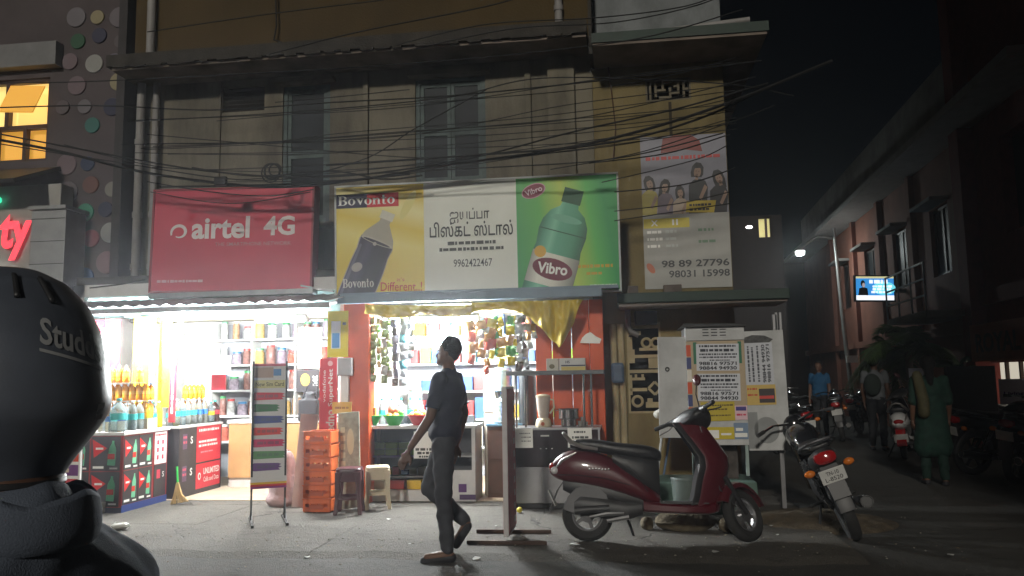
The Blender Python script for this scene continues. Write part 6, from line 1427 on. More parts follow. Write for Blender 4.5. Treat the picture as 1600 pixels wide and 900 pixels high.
def person(label, J, shirt, trousers, loc, rz, group=None, cat='person', hairlong=False, voxel=.011, shirt_len=0, shoe=None, extra=None, shirt_sleeve=.5, faces=True):
    """J: joints in a local frame, x forward, y left, z up, feet on z=0"""
    p = thing('person', label, cat, loc, rz, group)
    hd = J['head']; nk = J['neck']; f = J.get('face', V3(1, 0, 0)).normalized(); up = V3(0, 0, 1); lf = up.cross(f)
    hp = [('e', hd, (.078, .078, .105)), ('e', hd + f * .012 + up * -.035, (.072, .064, .08)), ('e', hd + f * .085 - up * .02, (.018, .014, .022)), ('e', hd + f * .07 - up * .075, (.028, .026, .022)), ('e', hd + f * .083 - up * .055, (.012, .022, .008)),
          ('e', hd + lf * .08 - up * .015, (.018, .01, .03)), ('e', hd - lf * .08 - up * .015, (.018, .01, .03)), ('c', [nk - up * .03, hd - up * .07], [.055, .05])]
    body = list(hp)
    sh, pv = J['chest'], J['pelvis']
    body += [('e', sh, (.11, .17, .15)), ('e', (sh + pv) / 2, (.1, .145, .17)), ('e', pv, (.11, .15, .11)), ('c', [sh + up * .08, nk], [.09, .055])]
    for s_ in ('l', 'r'):
        S, E, W, H = J['sh_' + s_], J['el_' + s_], J['wr_' + s_], J['ha_' + s_]
        body += [('c', [S, E], [.05, .04]), ('c', [E, (E * 2 + W) / 3, W], [.039, .038, .027])]
        body += hand(H, H - W, J.get('hn_' + s_, V3(0, 1 if s_ == 'l' else -1, 0)), 1 if s_ == 'r' else -1)
        a, k, h, t = J['an_' + s_], J['kn_' + s_], J['hip_' + s_], J['toe_' + s_]
        body += [('c', [h, k], [.082, .056]), ('c', [k, (k * 2 + a) / 3, a], [.055, .055, .038]), ('c', [a - up * .03, t], [.036, .03]), ('e', a - up * .045 - (t - a).normalized() * .02, (.04, .035, .035))]
    soft('body', body, skin, p, voxel * .62, 3)
    # hair cap and brows, eyes
    hr = [('e', hd + up * .030 - f * .026, (.088, .086, .092)), ('e', hd - f * .042 + up * .0, (.058, .079, .085)), ('e', hd + lf * .07 + up * .01 - f * .01, (.035, .022, .05)), ('e', hd - lf * .07 + up * .01 - f * .01, (.035, .022, .05))]
    if hairlong: hr += [('c', [hd - f * .06, hd - f * .09 - up * .16, hd - f * .09 - up * .36], [.06, .045, .03])]
    ho = soft('hair', hr, hairm, p, .01, 2, wrinkle=.003)
    if faces:
        for s_ in (-1, 1):
            MB().ell(hd + f * .072 + lf * s_ * .03, (.012, .012, .009), 8, 6).build('eye', M('eye_white', (.5, .48, .45), .3), p, smooth=True)
            MB().ell(hd + f * .08 + lf * s_ * .03 + up * .022, (.008, .018, .005), 8, 5).build('eyebrow', hairm, p)
    # clothes
    sp = [('e', sh + up * .01, (.138, .195, .165)), ('e', (sh + pv) / 2, (.125, .168, .2)), ('e', pv + up * .02, (.132, .17, .125)), ('c', [sh + up * .09, nk - up * .02], [.1, .066])]
    if shirt_len: sp += [('c', [pv + V3(0, q_ * .06, .05), pv + V3(0, q_ * .07, -shirt_len * .5), pv + V3(.01, q_ * .085, -shirt_len)], [.115, .125, .14]) for q_ in (-1, 1)] + [('c', [pv, pv - up * shirt_len], [.115, .13])]
    for s_ in ('l', 'r'):
        S, E, W = J['sh_' + s_], J['el_' + s_], J['wr_' + s_]
        if shirt_sleeve <= 1: sp += [('c', [S, S + (E - S) * shirt_sleeve], [.064, .058])]
        else: sp += [('c', [S, E, W], [.064, .052, .04])]
    soft('shirt', sp, shirt, p, voxel, 4, wrinkle=.0045)
    for s_ in ('l', 'r'):
        S, E = J['sh_' + s_], J['el_' + s_]
        if shirt_sleeve < 1: MB().tube([S + (E - S) * (shirt_sleeve + .1), S + (E - S) * (shirt_sleeve + .135)], [.0635, .064], 14).build('sleeve_hem', shirt, p, smooth=True)
    tpz_ = [('e', pv, (.122, .162, .12))]
    for s_ in ('l', 'r'):
        a, k, h = J['an_' + s_], J['kn_' + s_], J['hip_' + s_]
        tpz_ += [('c', [h, k], [.093, .068]), ('c', [k, (k + a) / 2, a + (k - a).normalized() * .02], [.067, .062, .055])]
    soft('trousers', tpz_, trousers, p, voxel, 4, wrinkle=.006)
    for s_ in ('l', 'r'):
        a, t = J['an_' + s_], J['toe_' + s_]; d = (t - a); d.z = min(d.z, 0)
        nrm = (t - a).normalized()
        soft('sandal', [('c', [a - V3(0, 0, .062) - nrm * .03, t - V3(0, 0, .022) + nrm * .02], [.040, .036]), ('c', [a - V3(0, 0, .04) + nrm * .07 + V3(0, .03, 0), a - V3(0, 0, .04) + nrm * .07 - V3(0, .03, 0)], [.015, .015])], shoe or M('black_fabric'), p, .011, 2)
    if extra: extra(p, J)
    return p
def stand(h=1.68, stride=.0, arm=0.06):
    k = h / 1.7
    J = dict(head=V3(0, 0, 1.59), neck=V3(-.01, 0, 1.44), chest=V3(0, 0, 1.24), pelvis=V3(0, 0, .95), face=V3(1, 0, 0))
    for s_, q in (('l', 1), ('r', -1)):
        J['sh_' + s_] = V3(-.01, q * .175, 1.38); J['el_' + s_] = V3(-.02, q * .215, 1.10); J['wr_' + s_] = V3(arm, q * .22, .87); J['ha_' + s_] = V3(arm + .02, q * .215, .80)
        J['hip_' + s_] = V3(0, q * .085, .90); J['kn_' + s_] = V3(.02 + stride * q * .5, q * .095, .50); J['an_' + s_] = V3(-.02 + stride * q, q * .1, .085); J['toe_' + s_] = V3(.12 + stride * q, q * .115, .035)
    for a in J:
        if a != 'face': J[a] = J[a] * k
    return J
# --- the man walking past the shops: forward is towards the left of the picture
J = dict(head=V3(-.03, 0, 1.60), neck=V3(-.035, 0, 1.45), chest=V3(-.03, 0, 1.25), pelvis=V3(.0, 0, .95), face=V3(.97, .05, -.16),
    sh_l=V3(.01, .165, 1.385), el_l=V3(.08, .20, 1.09), wr_l=V3(.235, .18, .87), ha_l=V3(.275, .175, .80), hn_l=V3(0, 1, .3),
    sh_r=V3(-.06, -.165, 1.385), el_r=V3(-.12, -.21, 1.11), wr_r=V3(-.06, -.22, .88), ha_r=V3(-.04, -.215, .81),
    hip_l=V3(.0, .08, .90), kn_l=V3(-.0, .09, .49), an_l=V3(-.03, .09, .085), toe_l=V3(.13, .10, .035),
    hip_r=V3(.01, -.08, .90), kn_r=V3(.15, -.09, .53), an_r=V3(-.14, -.10, .27), toe_r=V3(-.07, -.11, .13))
def cord(p, J):
    MB().tube([(.0, -.05, 1.52), (-.09, -.08, 1.46), (-.1, .0, 1.47), (-.06, .07, 1.46)], .008, 6).build('neck_cord', white_pl, p)
walker = person('man in dark blue shirt and grey jeans walking past the shops', J, M('dark_navy_shirt', (.020, .024, .042), .8, var=.1, bump=.2, bscale=20), M('charcoal_jeans', (.045, .047, .056), .85, var=.15, bump=.2, bscale=25), (*G(697, 874).xy, .0), R(180 + 2), shirt_sleeve=.62, voxel=.012, extra=None)
# --- rider in the foreground, helmet on, seen from behind
rd = thing('person', 'helmeted rider in dark jacket close to the camera, turned away', 'person', (0, 0, 0))
hc = P(-4, 588, 1.0)
hc = Vector((hc.x, hc.y, hc.z)); fw = V3(-1, .25, 0).normalized(); lf = V3(0, 0, 1).cross(fw); up = V3(0, 0, 1)
rd.location = (hc.x, hc.y, 0); rd.rotation_euler = (0, 0, math.atan2(fw.y, fw.x))
hz = hc.z
jk = M('dark_blue_jacket', (.085, .103, .138), .88, var=.16, scale=9, bump=.25, bscale=420)
kz = hz - 1.42
J2 = stand(1.56)
bodyp = [('e', V3(0, 0, hz - .02), (.085, .075, .1)), ('c', [V3(-.035, 0, hz - .26), V3(-.02, 0, hz - .08)], [.076, .07])]
soft('body', bodyp + [('e', V3(-.03, 0, hz - .5), (.1, .15, .17)), ('e', V3(-.02, 0, hz - .75), (.11, .15, .12))] + [('c', [V3(-.02, q * .09, hz - .8), V3(.02, q * .1, .42), V3(-.02, q * .1, .07)], [.08, .055, .04]) for q in (-1, 1)] + [('c', [V3(-.02, q * .1, .06), V3(.12, q * .11, .035)], [.036, .03]) for q in (-1, 1)]
     + hand(V3(.38, .24, hz - .61), V3(1, 0, -.2), V3(0, 0, 1), -1) + hand(V3(.38, -.24, hz - .61), V3(1, 0, -.2), V3(0, 0, 1), 1) + [('c', [V3(-.02, q * .17, hz - .35), V3(.08, q * .25, hz - .57), V3(.34, q * .24, hz - .6)], [.05, .04, .028]) for q in (-1, 1)], M('rider_skin', (.10, .05, .032), .6, var=.15), rd, .012, 4)
soft('jacket', [('e', V3(-.03, 0, hz - .50), (.135, .19, .19)), ('e', V3(-.03, 0, hz - .72), (.13, .18, .2)), ('c', [V3(-.03, -.165, hz - .325), V3(-.035, 0, hz - .225), V3(-.03, .165, hz - .325)], [.08, .105, .08])] + [('c', [V3(-.02, q * .17, hz - .35), V3(.07, q * .25, hz - .58), V3(.32, q * .24, hz - .6)], [.07, .06, .045]) for q in (-1, 1)], jk, rd, .012, 5, wrinkle=.004)
# standing collar round the nape
rg = []
for k in range(21):
    a = R(-150 + 300 * k / 20) + math.pi; r_ = .084; c, q = math.cos(a), math.sin(a)
    wv_ = .008 * math.sin(k * 1.3) + .006 * math.sin(k * 2.9)
    rg.append([(-.035 + r_ * c, r_ * q, hz - .20), (-.04 + (r_ + .012) * 1.08 * c, (r_ + .012) * q, hz - .152 + wv_), (-.04 + (r_ + .018) * 1.1 * c, (r_ + .018) * q, hz - .156 + wv_), (-.035 + (r_ + .026) * c * 1.12, (r_ + .026) * q, hz - .20), (-.033 + (r_ + .02) * c * 1.1, (r_ + .02) * q, hz - .235)])
MB().loft(rg).build('collar', jk, rd, smooth=True, sub=1)
soft('trousers', [('e', V3(-.02, 0, hz - .78), (.13, .17, .13))] + [('c', [V3(-.02, q * .09, hz - .8), V3(.02, q * .1, .42), V3(-.02, q * .1, .1)], [.095, .07, .055]) for q in (-1, 1)], M('charcoal_jeans'), rd, .014, 4)
# helmet shell: lathe-like dome with lower rear rim and visor
hm = M('gunmetal_helmet', (.078, .090, .116), .40, var=.25, scale=7, coat=.15, bump=.04, bscale=300, grime=.35, gcol=(.075, .08, .09), gscale=9)
nA, nB = 56, 40; mb = MB()
HP = [(0, .152), (.045, .147), (.085, .128), (.116, .096), (.136, .055), (.147, .012), (.152, -.03), (.151, -.05), (.143, -.064), (.126, -.088), (.106, -.114), (.088, -.142)]
HS = [0]
for i in range(1, len(HP)): HS.append(HS[-1] + math.dist(HP[i - 1], HP[i]))
def hprof(s_):
    for i in range(1, len(HP)):
        if s_ <= HS[i] + 1e-9:
            t = (s_ - HS[i - 1]) / (HS[i] - HS[i - 1]); return HP[i - 1][0] + (HP[i][0] - HP[i - 1][0]) * t, HP[i - 1][1] + (HP[i][1] - HP[i - 1][1]) * t
    return HP[-1]
def hshell(th, ph):
    """point of the shell: th around (0 = forward), ph from the crown 0 to the rim R(134)"""
    r, z = hprof(min(1, ph / R(134)) * HS[-1])
    return (r * math.cos(th) * (1.0 if math.cos(th) < 0 else .94), r * math.sin(th) * .88, z)
def hz_point(th, z):
    for i in range(1, len(HP)):
        if HP[i][1] <= z:
            t = (HP[i - 1][1] - z) / (HP[i - 1][1] - HP[i][1]); r = HP[i - 1][0] + (HP[i][0] - HP[i - 1][0]) * t; break
    return (r * math.cos(th) * (1.0 if math.cos(th) < 0 else .94), r * math.sin(th) * .88, z)
for i in range(nA):
    th = 2 * math.pi * i / nA
    end = R(134) - R(10) * max(0, math.cos(th))
    for j in range(nB + 1): mb.v.append(hshell(th, .001 + end * j / nB))
for i in range(nA):
    for j in range(nB):
        a, b = i * (nB + 1) + j, ((i + 1) % nA) * (nB + 1) + j; mb.f.append((a, b, b + 1, a + 1))
hel = mb.build('helmet', hm, rd, smooth=True, sub=1, loc=(-.0, 0, hz)); sd_ = hel.modifiers.new('s', 'SOLIDIFY'); sd_.thickness = .014; sd_.offset = -1
rim = MB().tube([hshell(2 * math.pi * i / nA, R(134) - R(10) * max(0, math.cos(2 * math.pi * i / nA))) for i in range(nA + 1)], .008, 8).build('rim', blackp, hel, smooth=True)
# visor over the front
vb = MB(); n1, n2 = 24, 8
for i in range(n1 + 1):
    th = R(-100 + 200 * i / n1)
    for j in range(n2 + 1):
        p_ = Vector(hshell(th, R(62 + 48 * j / n2))) * 1.035; vb.v.append(tuple(p_))
for i in range(n1):
    for j in range(n2): a = i * (n2 + 1) + j; vb.f.append((a, a + 1, a + n2 + 2, a + n2 + 1))
vz = vb.build('visor', M('smoked_visor', (.02, .024, .03), .12, var=0), hel, smooth=True); sd_ = vz.modifiers.new('s', 'SOLIDIFY'); sd_.thickness = .003
for q in (-1, 1): MB().lathe([(.026, 0), (.026, .01), (.018, .014), (.001, .014)], (.0, q * .121, .01), 18, 'Y', Matrix.Diagonal((1, q, 1))).build('visor_pivot', blackp, hel, smooth=True)
def on_helmet(s, th0, z0, hgt, wid, mat, bold=.02, shear=.15):
    """lettering wrapped on the shell, centred at azimuth th0 and height z0"""
    o = txt(hel, s, 0, 0, hgt, mat, y=0, w=wid, bold=bold, shear=shear)
    bm = bmesh.new(); bm.from_mesh(o.data); bmesh.ops.subdivide_edges(bm, edges=[e for e in bm.edges if e.calc_length() > .006], cuts=2); bmesh.ops.triangulate(bm, faces=bm.faces)
    for v in bm.verts:
        a, b = v.co.x, v.co.z
        th = th0 + a / .135; z = z0 + b - .25 * a
        p_ = Vector(hz_point(th, z)) * 1.008; v.co = p_
    bm.to_mesh(o.data); bm.free(); return o
dec = M('grey_decal', (.34, .35, .36), .4, var=.05)
TH = R(180 + 62)
TH0 = R(181)
on_helmet('Studds', TH0, .045, .036, .098, dec, .02)
ul = MB()
for i in range(12):
    a0 = TH0 + (-.05 + .1 * i / 12) / .135; a1 = TH0 + (-.05 + .1 * (i + 1) / 12) / .135
    q4 = []
    for th, z in ((a0, .017), (a1, .017), (a1, .021), (a0, .021)): q4.append(Vector(hz_point(th, z - .25 * (th - TH0) * .135)) * 1.008)
    ul.add(q4, [(0, 1, 2, 3)])
ul.build('decal_line', dec, hel, fix=False)

def shell_strip(name, path, wid, mat, k=1.006):
    """raised strip following points (azimuth, polar) on the shell"""
    m = MB(); n = len(path)
    for i, (th, ph) in enumerate(path):
        for d in (-1, 1):
            m.v.append(tuple(Vector(hshell(th + d * wid * .5, ph)) * k))
    for i in range(n - 1): m.f.append((2 * i, 2 * i + 1, 2 * i + 3, 2 * i + 2))
    o = m.build(name, mat, hel, smooth=True, fix=False); sd = o.modifiers.new('s', 'SOLIDIFY'); sd.thickness = .004; return o
shell_strip('seam', [(R(128), R(10 + 5 * i)) for i in range(22)], R(1.6), blackp)
shell_strip('air_vent', [(R(150), R(28 + 2 * i)) for i in range(9)], R(4), blackp, 1.004)
shell_strip('air_vent', [(R(172), R(30 + 2 * i)) for i in range(9)], R(4), blackp, 1.004)
m = MB()
for th, ph in ((R(196), R(93)), (R(204), R(92)), (R(206), R(100)), (R(198), R(101))): m.v.append(tuple(Vector(hshell(th, ph)) * 1.008))
m.f.append((0, 1, 2, 3)); m.build('sticker', M('pale_sticker', (.3, .31, .34), .5, var=.2, scale=40), hel, fix=False)
# ================================================================== the side alley
AL = R(3.1); U = Vector((math.sin(AL), math.cos(AL), 0)); Vv = Vector((math.cos(AL), -math.sin(AL), 0))
def A(o, s, z=0): p = U * s + Vv * o; return Vector((p.x, p.y, z))
def apx(px, o):            # distance along the alley where a line at offset o is seen at a pixel column
    ang = math.atan((px - 800) / F_PX) - R(10.6); return o / math.tan(ang)
pinkw = M('pink_plaster', (.26, .11, .075), .85, var=.15, scale=2, grime=.4, gcol=(.1, .045, .035))
palew = M('pale_grey_plaster', (.3, .3, .29), .85, var=.15, scale=2, grime=.4)
redw = M('red_plaster', (.22, .04, .03), .8, var=.15)
dkglass = M('dark_window_glass')
pb = thing('pink_building', 'long pink two storey building down the dark alley with wide eave', 'building', A(5.6, 17), rz=-AL)
# local frame: x to the right across the alley, y along the alley
holes = []
def side_wall(par, y0, y1, z0, z1, mat, holes=(), t=.25, name='wall'):
    mb = MB(); wall_holes(mb, y0, y1, z0, z1, 0, t, holes)
    mb.v = [(v[1], v[0], v[2]) for v in mb.v]
    return mb.build(name, mat, par)
hs = [(-.2, .9, 3.3, 4.7), (2.6, 3.7, 3.3, 4.7), (5.4, 6.5, 3.3, 4.7), (8.4, 9.5, 3.3, 4.7), (.4, 1.5, .0, 1.45), (7, 8.4, .0, 1.5)]
side_wall(pb, -1.2, 16, 0, 5.7, pinkw, hs)
for (a, b, c, d) in hs[:4]:
    f = MB(); f.b2(.08, .14, a, b, c, c + .06); f.b2(.08, .14, a, b, d - .06, d); f.b2(.08, .14, a, a + .06, c + .06, d - .06); f.b2(.08, .14, b - .06, b, c + .06, d - .06); f.b2(.08, .14, (a + b) / 2 - .03, (a + b) / 2 + .03, c + .06, d - .06)
    wo = f.build('window', brown, pb); MB().b2(.1, .11, a + .06, b - .06, c + .06, d - .06).build('pane', dkglass, wo)
    MB().b2(-.35, 0, a - .1, b + .1, d + .02, d + .09).build('window_hood', palew, pb)
MB().b2(.2, .3, -1, 16, 0, 5.6).build('dark_room', M('unlit_room'), pb)
MB().b2(-.75, .3, -5.2, 16, 5.72, 5.86).build('eave', M('pale_eave', (.36, .35, .34), .8, var=.1), pb)
MB().b2(-.02, .3, -1.2, 16, 5.87, 7.4).build('parapet', palew, pb)
MB().b2(-.14, -.001, -1.2, 16, 2.05, 2.22).build('string_course', pinkw, pb)
for y in (1.9, 4.6, 7.4, 10.5): MB().b2(-.12, -.001, y - .12, y + .12, 0, 5.7).build('pilaster', pinkw, pb)
# nearer red building
rb = thing('red_building', 'dark red building with letter board and lit shop window at picture edge', 'building', A(5.6, 11), rz=-AL)
h2 = [(1.7, 4.4, .75, 1.5), (1.2, 3.2, 3.6, 5.2)]
side_wall(rb, -3, 4.75, 0, 9.5, redw, h2)
MB().b2(-.25, .26, 4.3, 4.75, 0, 9.5).build('column', redw, rb); MB().b2(-.12, -.001, -3, 4.25, 2.5, 2.75).build('cornice', redw, rb)
MB().b2(.2, .3, -2.9, 4.7, 2.8, 9.4).build('dark_room', M('unlit_room'), rb)
lw = MB().b2(.14, .16, 1.7, 4.4, .75, 1.5).build('window', M('lit_shop_window', (.9, .85, .7), .5, var=.3, scale=4, emit=.55, ecol=(1, .93, .75)), rb)
for y in (2.2, 2.75, 3.3, 3.85): MB().b2(.05, .1, y - .03, y + .03, .75, 1.5).build('mullion', M('brown_window_frame'), lw)
s0, s1 = 13.75 - 11, 16.1 - 11
board = thing('b', None, None); board.name = 'letter_board'; board.parent = rb; board.location = (-.32, 0, 0); 
s1 = 4.25; s0 = 1.2
MB().b2(0, .06, s0, s1, 1.52, 2.15).build('board', M('orange_board', (.40, .085, .035), .6, var=.1), board)
# lettering reads from far to near
lt = thing('l', None, None); lt.name = 'lettering'; lt.parent = board; lt.location = (-.004, s1, 1.83); lt.rotation_euler = (0, 0, R(-90))
txt(lt, 'ROYAL C', .25, 0, .32, M('dark_red_letters', (.05, .008, .008), .6), y=0, w=2.3, align='L', bold=.03)
# posters on stands below
def alley_poster(px0, px1, py0, py1, Y, label, mat, word, pic=True):
    a, b, c, d = RECT(px0, py0, px1, py1, Y); o, wd, h = panel('poster', a, b, c, d, Y, mat, label, 'poster')
    txt(o, word, 0, h * .42, h * .17, ink(70, 50, 110), w=wd * .72, bold=.03); return o
alley_poster(1562, 1606, 592, 632, 12.6, 'pale poster with purple lettering under the lit shop window', ink(190, 185, 200), 'Living')
p_ = alley_poster(1422, 1450, 575, 640, 14.8, 'tall pale poster with purple lettering beside the palm', ink(200, 200, 215), 'Living'); 
dm = MB().b2(0, 0.5, 0, .05, 0, .9).build('x', pinkw); bpy.data.objects.remove(dm)
a, b, c, d = RECT(1482, 572, 1558, 660, 12.9)
ob = MB().b2(a, b, 12.9, 13.0, .4, d).build('hoarding', M('black_hoarding', (.012, .012, .013), .7)); tag(ob, 'plain black hoarding beside the lit shop window', 'board')
a, b, c, d = RECT(1448, 574, 1482, 640, 13.4)
ob = MB().b2(a, b, 13.4, 13.46, .3, d).build('board', M('brown_board', (.16, .075, .045), .7, var=.1)); tag(ob, 'brown board behind the woman in green', 'board')
# screen
a, b, c, d = RECT(1337, 432, 1396, 469, 19.0)
tv = thing('screen', 'bright blue advertising screen on the pink building', 'screen', ((a + b) / 2, 19, c), rot=(0, R(2), 0))
wd, h = b - a, d - c
MB().b2(-wd / 2 - .03, wd / 2 + .03, .002, .12, -.03, h + .03).build('case', blackm, tv)
def glow(n, c, e): return M(n, c, .5, var=0, emit=e, ecol=c)
art(tv, [rc(-wd / 2, 0, wd / 2, h)], glow('screen_blue', (.03, .22, .55), 1.3), 0, 'picture'); art(tv, [rc(-wd / 2, 0, wd / 2, h * .2)], glow('screen_white', (.9, .95, 1), 1.2), -.002, 'picture'); art(tv, [rc(-wd / 2, h * .92, wd / 2, h)], glow('screen_yellow', (.8, .75, .4), .8), -.002, 'picture')
art(tv, [elp(.2, h * .5, wd * .3, h * .28)], glow('screen_cyan', (.15, .65, .75), 1.2), -.002, 'picture'); art(tv, words(-.12, wd * .4, h * .78, .09, 1, 3) + words(-.05, wd * .45, h * .58, .05, 1, 4) + words(-.05, wd * .42, h * .46, .05, 1, 5) + words(-.08, wd * .45, h * .34, .05, 1, 6), glow('screen_white', (1, 1, 1), 1), -.004, 'small_print')
art(tv, [[(-wd * .45, h * .2), (-wd * .42, h * .5), (-wd * .3, h * .55), (-wd * .2, h * .5), (-wd * .18, h * .2)], elp(-wd * .32, h * .7, wd * .06, h * .14)], M('screen_dark', (.01, .01, .015), .5, var=0), -.005, 'figure_print'); art(tv, [elp(-wd * .3, h * .63, wd * .04, h * .1)], glow('screen_skin', (.6, .5, .5), .6), -.006, 'figure_print')
MB().b2(-.05, .05, .12, .5, h * .4, h * .6).build('bracket', blackm, tv); MB().bar((0, .5, h * .5), (1.2, .6, h * .5), .08).build('bracket', blackm, tv)
# street lamp
lp = P(1250, 393, 24.0); pb0 = P(1318, 500, 24.3)
la = thing('street_lamp', 'street lamp with glowing head on a thin pole in the alley', 'street lamp', (pb0.x, 24.3, 0))
polem = M('grey_pole', (.28, .28, .27), .5, metal=.3)
MB().tube([(.15, 0, 0), (.0, 0, 2.5), (-.12, 0, 5.6)], [.07, .06, .045], 10).build('pole', polem, la, smooth=True)
MB().tube([(-.1, 0, 5.3), (-.6, -.1, 5.35), (lp.x - pb0.x, -.3, lp.z + .08)], .025, 8).build('arm', polem, la, smooth=True)
MB().lathe([(.03, .1), (.12, .06), (.14, 0)], (lp.x - pb0.x, -.3, lp.z), 16).build('hood', polem, la, smooth=True); MB().ell((lp.x - pb0.x, -.3, lp.z - .03), (.12, .12, .09), 14, 8).build('bulb', M('lit_street_bulb', (1, 1, 1), .5, var=0, emit=330, ecol=(.9, 1, .98)), la, smooth=True)
MB().box((.13, -.12, 1.75), (.3, .12, .2)).build('junction_box', white_pl, la)
# dark building closing the left side of the alley with a lit window
fb = thing('far_building', 'dark building far behind the corner with one small lit window', 'building', (0, 0, 0))
a, b, c, d = RECT(1168, 341, 1204, 371, 26)
mb = MB(); wall_holes(mb, 1.9, b + .35, 0, 6.4, 26, 26.3, ((a + .35, b, c, d),)); mb.build('wall', M('dark_brick_wall', (.012, .008, .007), .9, var=.2), fb)
wl = MB().b2(a + .35, b, 26.15, 26.2, c, d).build('window', M('lit_yellow_glass', (.7, .62, .25), .5, var=.2, emit=.5, ecol=(.9, .8, .35)), fb); MB().b2(a + .55, a + .62, 26.05, 26.1, c, d).build('mullion', brown, wl)
MB().ell((a + .02, 25.8, (c + d) / 2), (.11, .08, .05), 10, 6).build('wall_lamp', M('lit_wall_lamp', (1, 1, 1), .5, var=0, emit=4), fb)
eb = thing('end_building', 'black building at the far end of the alley with lit doorway', 'building', (0, 0, 0))
q = P(1309, 606, 34)
mb = MB(); wall_holes(mb, 2, 14, 0, 6, 34, 34.3, ((q.x - .28, q.x + .22, .5, 1.75),)); mb.build('wall', M('dark_brick_wall'), eb); MB().b2(q.x - .28, q.x + .22, 34.12, 34.16, .5, 1.75).build('doorway', M('lit_doorway', (.9, .7, .4), .5, var=.1, emit=.75, ecol=(1, .75, .38)), eb)
# balcony rails beyond the palm
br_ = thing('balcony', 'balcony with thin white rails on the pink building', 'balcony', A(5.0, 15.9), rz=-AL)
MB().b2(-.3, .58, -.3, 2.3, 2.35, 2.47).build('slab', M('pale_grey_plaster'), br_)
for z in (2.75, 3.05, 3.35): MB().bar((-.28, -.3, z), (-.28, 2.3, z), .03).build('rail', M('white_rail', (.5, .52, .55), .4), br_)
for y in (-.28, .55, 1.4, 2.28): MB().bar((-.28, y, 2.47), (-.28, y, 3.36), .03).build('post', M('white_rail'), br_)
# palm with arching fronds
def palm(loc, n, L, seed, label, trunk_h):
    t = thing('palm_tree', label, 'palm', loc); rp_ = random.Random(seed)
    MB().tube([(0, 0, 0), (.03, .02, trunk_h * .5), (0, 0, trunk_h)], [.09, .07, .06], 10).build('trunk', M('palm_bark', (.12, .09, .06), .9, var=.3), t, smooth=True)
    lm = M('palm_leaf', (.06, .10, .035), .4, var=.4, scale=6)
    for k in range(n):
        a = 2 * math.pi * k / n + rp_.uniform(-.3, .3); el = rp_.uniform(.15, 1.4); l_ = L * rp_.uniform(.75, 1.15)
        m = MB(); pts = []
        for i in range(13):
            s_ = i / 12; r_ = l_ * s_ * math.cos(el) * (1 - .12 * s_); z = trunk_h + l_ * s_ * math.sin(el) - l_ * (.45 + .5 * math.cos(el)) * s_ * s_
            pts.append(Vector((r_ * math.cos(a), r_ * math.sin(a), z)))
        m.tube(pts, [.012 - .008 * i / 12 for i in range(13)], 5)
        side = Vector((-math.sin(a), math.cos(a), 0))
        for i in range(2, 36):
            s_ = i / 36; j = int(s_ * 12); f_ = s_ * 12 - j; p0 = pts[j].lerp(pts[min(12, j + 1)], f_); d = (pts[min(12, j + 1)] - pts[j]).normalized()
            ll = l_ * .34 * math.sin(math.pi * min(1, s_ * .9 + .08)) + .05
            for q_ in (-1, 1):
                tip = p0 + (side * q_ * .8 + d * .55 + Vector((0, 0, -.35 + rp_.uniform(-.15, .1)))) * ll; wv = d * .016
                mid = p0.lerp(tip, .5) + Vector((0, 0, .02))
                m.add([p0 - wv, p0 + wv, mid + wv, tip, mid - wv], [(0, 1, 2, 3, 4)])
        m.build('frond', lm, t, fix=False)
    return t
palm(A(4.35, 15.6), 15, 1.25, 4, 'dark palm under the balcony with arching fronds', 1.75)
palm(A(4.75, 14.4), 9, .8, 8, 'small palm beside the brown board', 1.3)
palm(A(4.55, 17.4), 12, 1.1, 12, 'palm farther down the alley below the bright screen', 1.6)
# people in the alley
gk = M('green_kurta', (.004, .026, .017), .85, var=.3, scale=14); gk2 = M('green_trousers', (.004, .022, .015), .85)
def dup_(p, J):
    soft('shawl', [('c', [J['sh_l'] + V3(-.07, -.02, .06), J['chest'] + V3(-.13, .1, -.1), J['pelvis'] + V3(-.14, .1, -.0)], [.06, .07, .07])], M('olive_gold_cloth', (.05, .045, .018), .8, var=.3, scale=20), p, .014, 4)
Jw = stand(1.56, .06); Jw['face'] = V3(1, 0, 0)
person('woman in long green dress walking up the alley, seen from behind', Jw, gk, gk2, (*G(1463, 757).xy, 0), R(80), hairlong=True, voxel=.014, shirt_len=.42, shirt_sleeve=1.0, extra=dup_, faces=False)
Jm = stand(1.66)
def bagx(p, J): soft('backpack', [('e', J['chest'] + V3(-.17, 0, -.06), (.09, .15, .2))], M('dark_green_bag', (.02, .03, .025), .8), p, .016, 4)
person('man in pale shirt with backpack standing beside the white scooter', Jm, M('pale_shirt', (.13, .14, .15), .8), M('black_trousers', (.012, .013, .016), .8), (*G(1374, 703).xy, 0), R(60), voxel=.016, extra=bagx, faces=False)
Jb = stand(1.62)
person('person in bright blue shirt standing among the dark motorcycles', Jb, M('blue_shirt', (.012, .08, .18), .8), M('black_trousers'), (*G(1285, 681).xy, 0), R(-120), voxel=.016, faces=False)
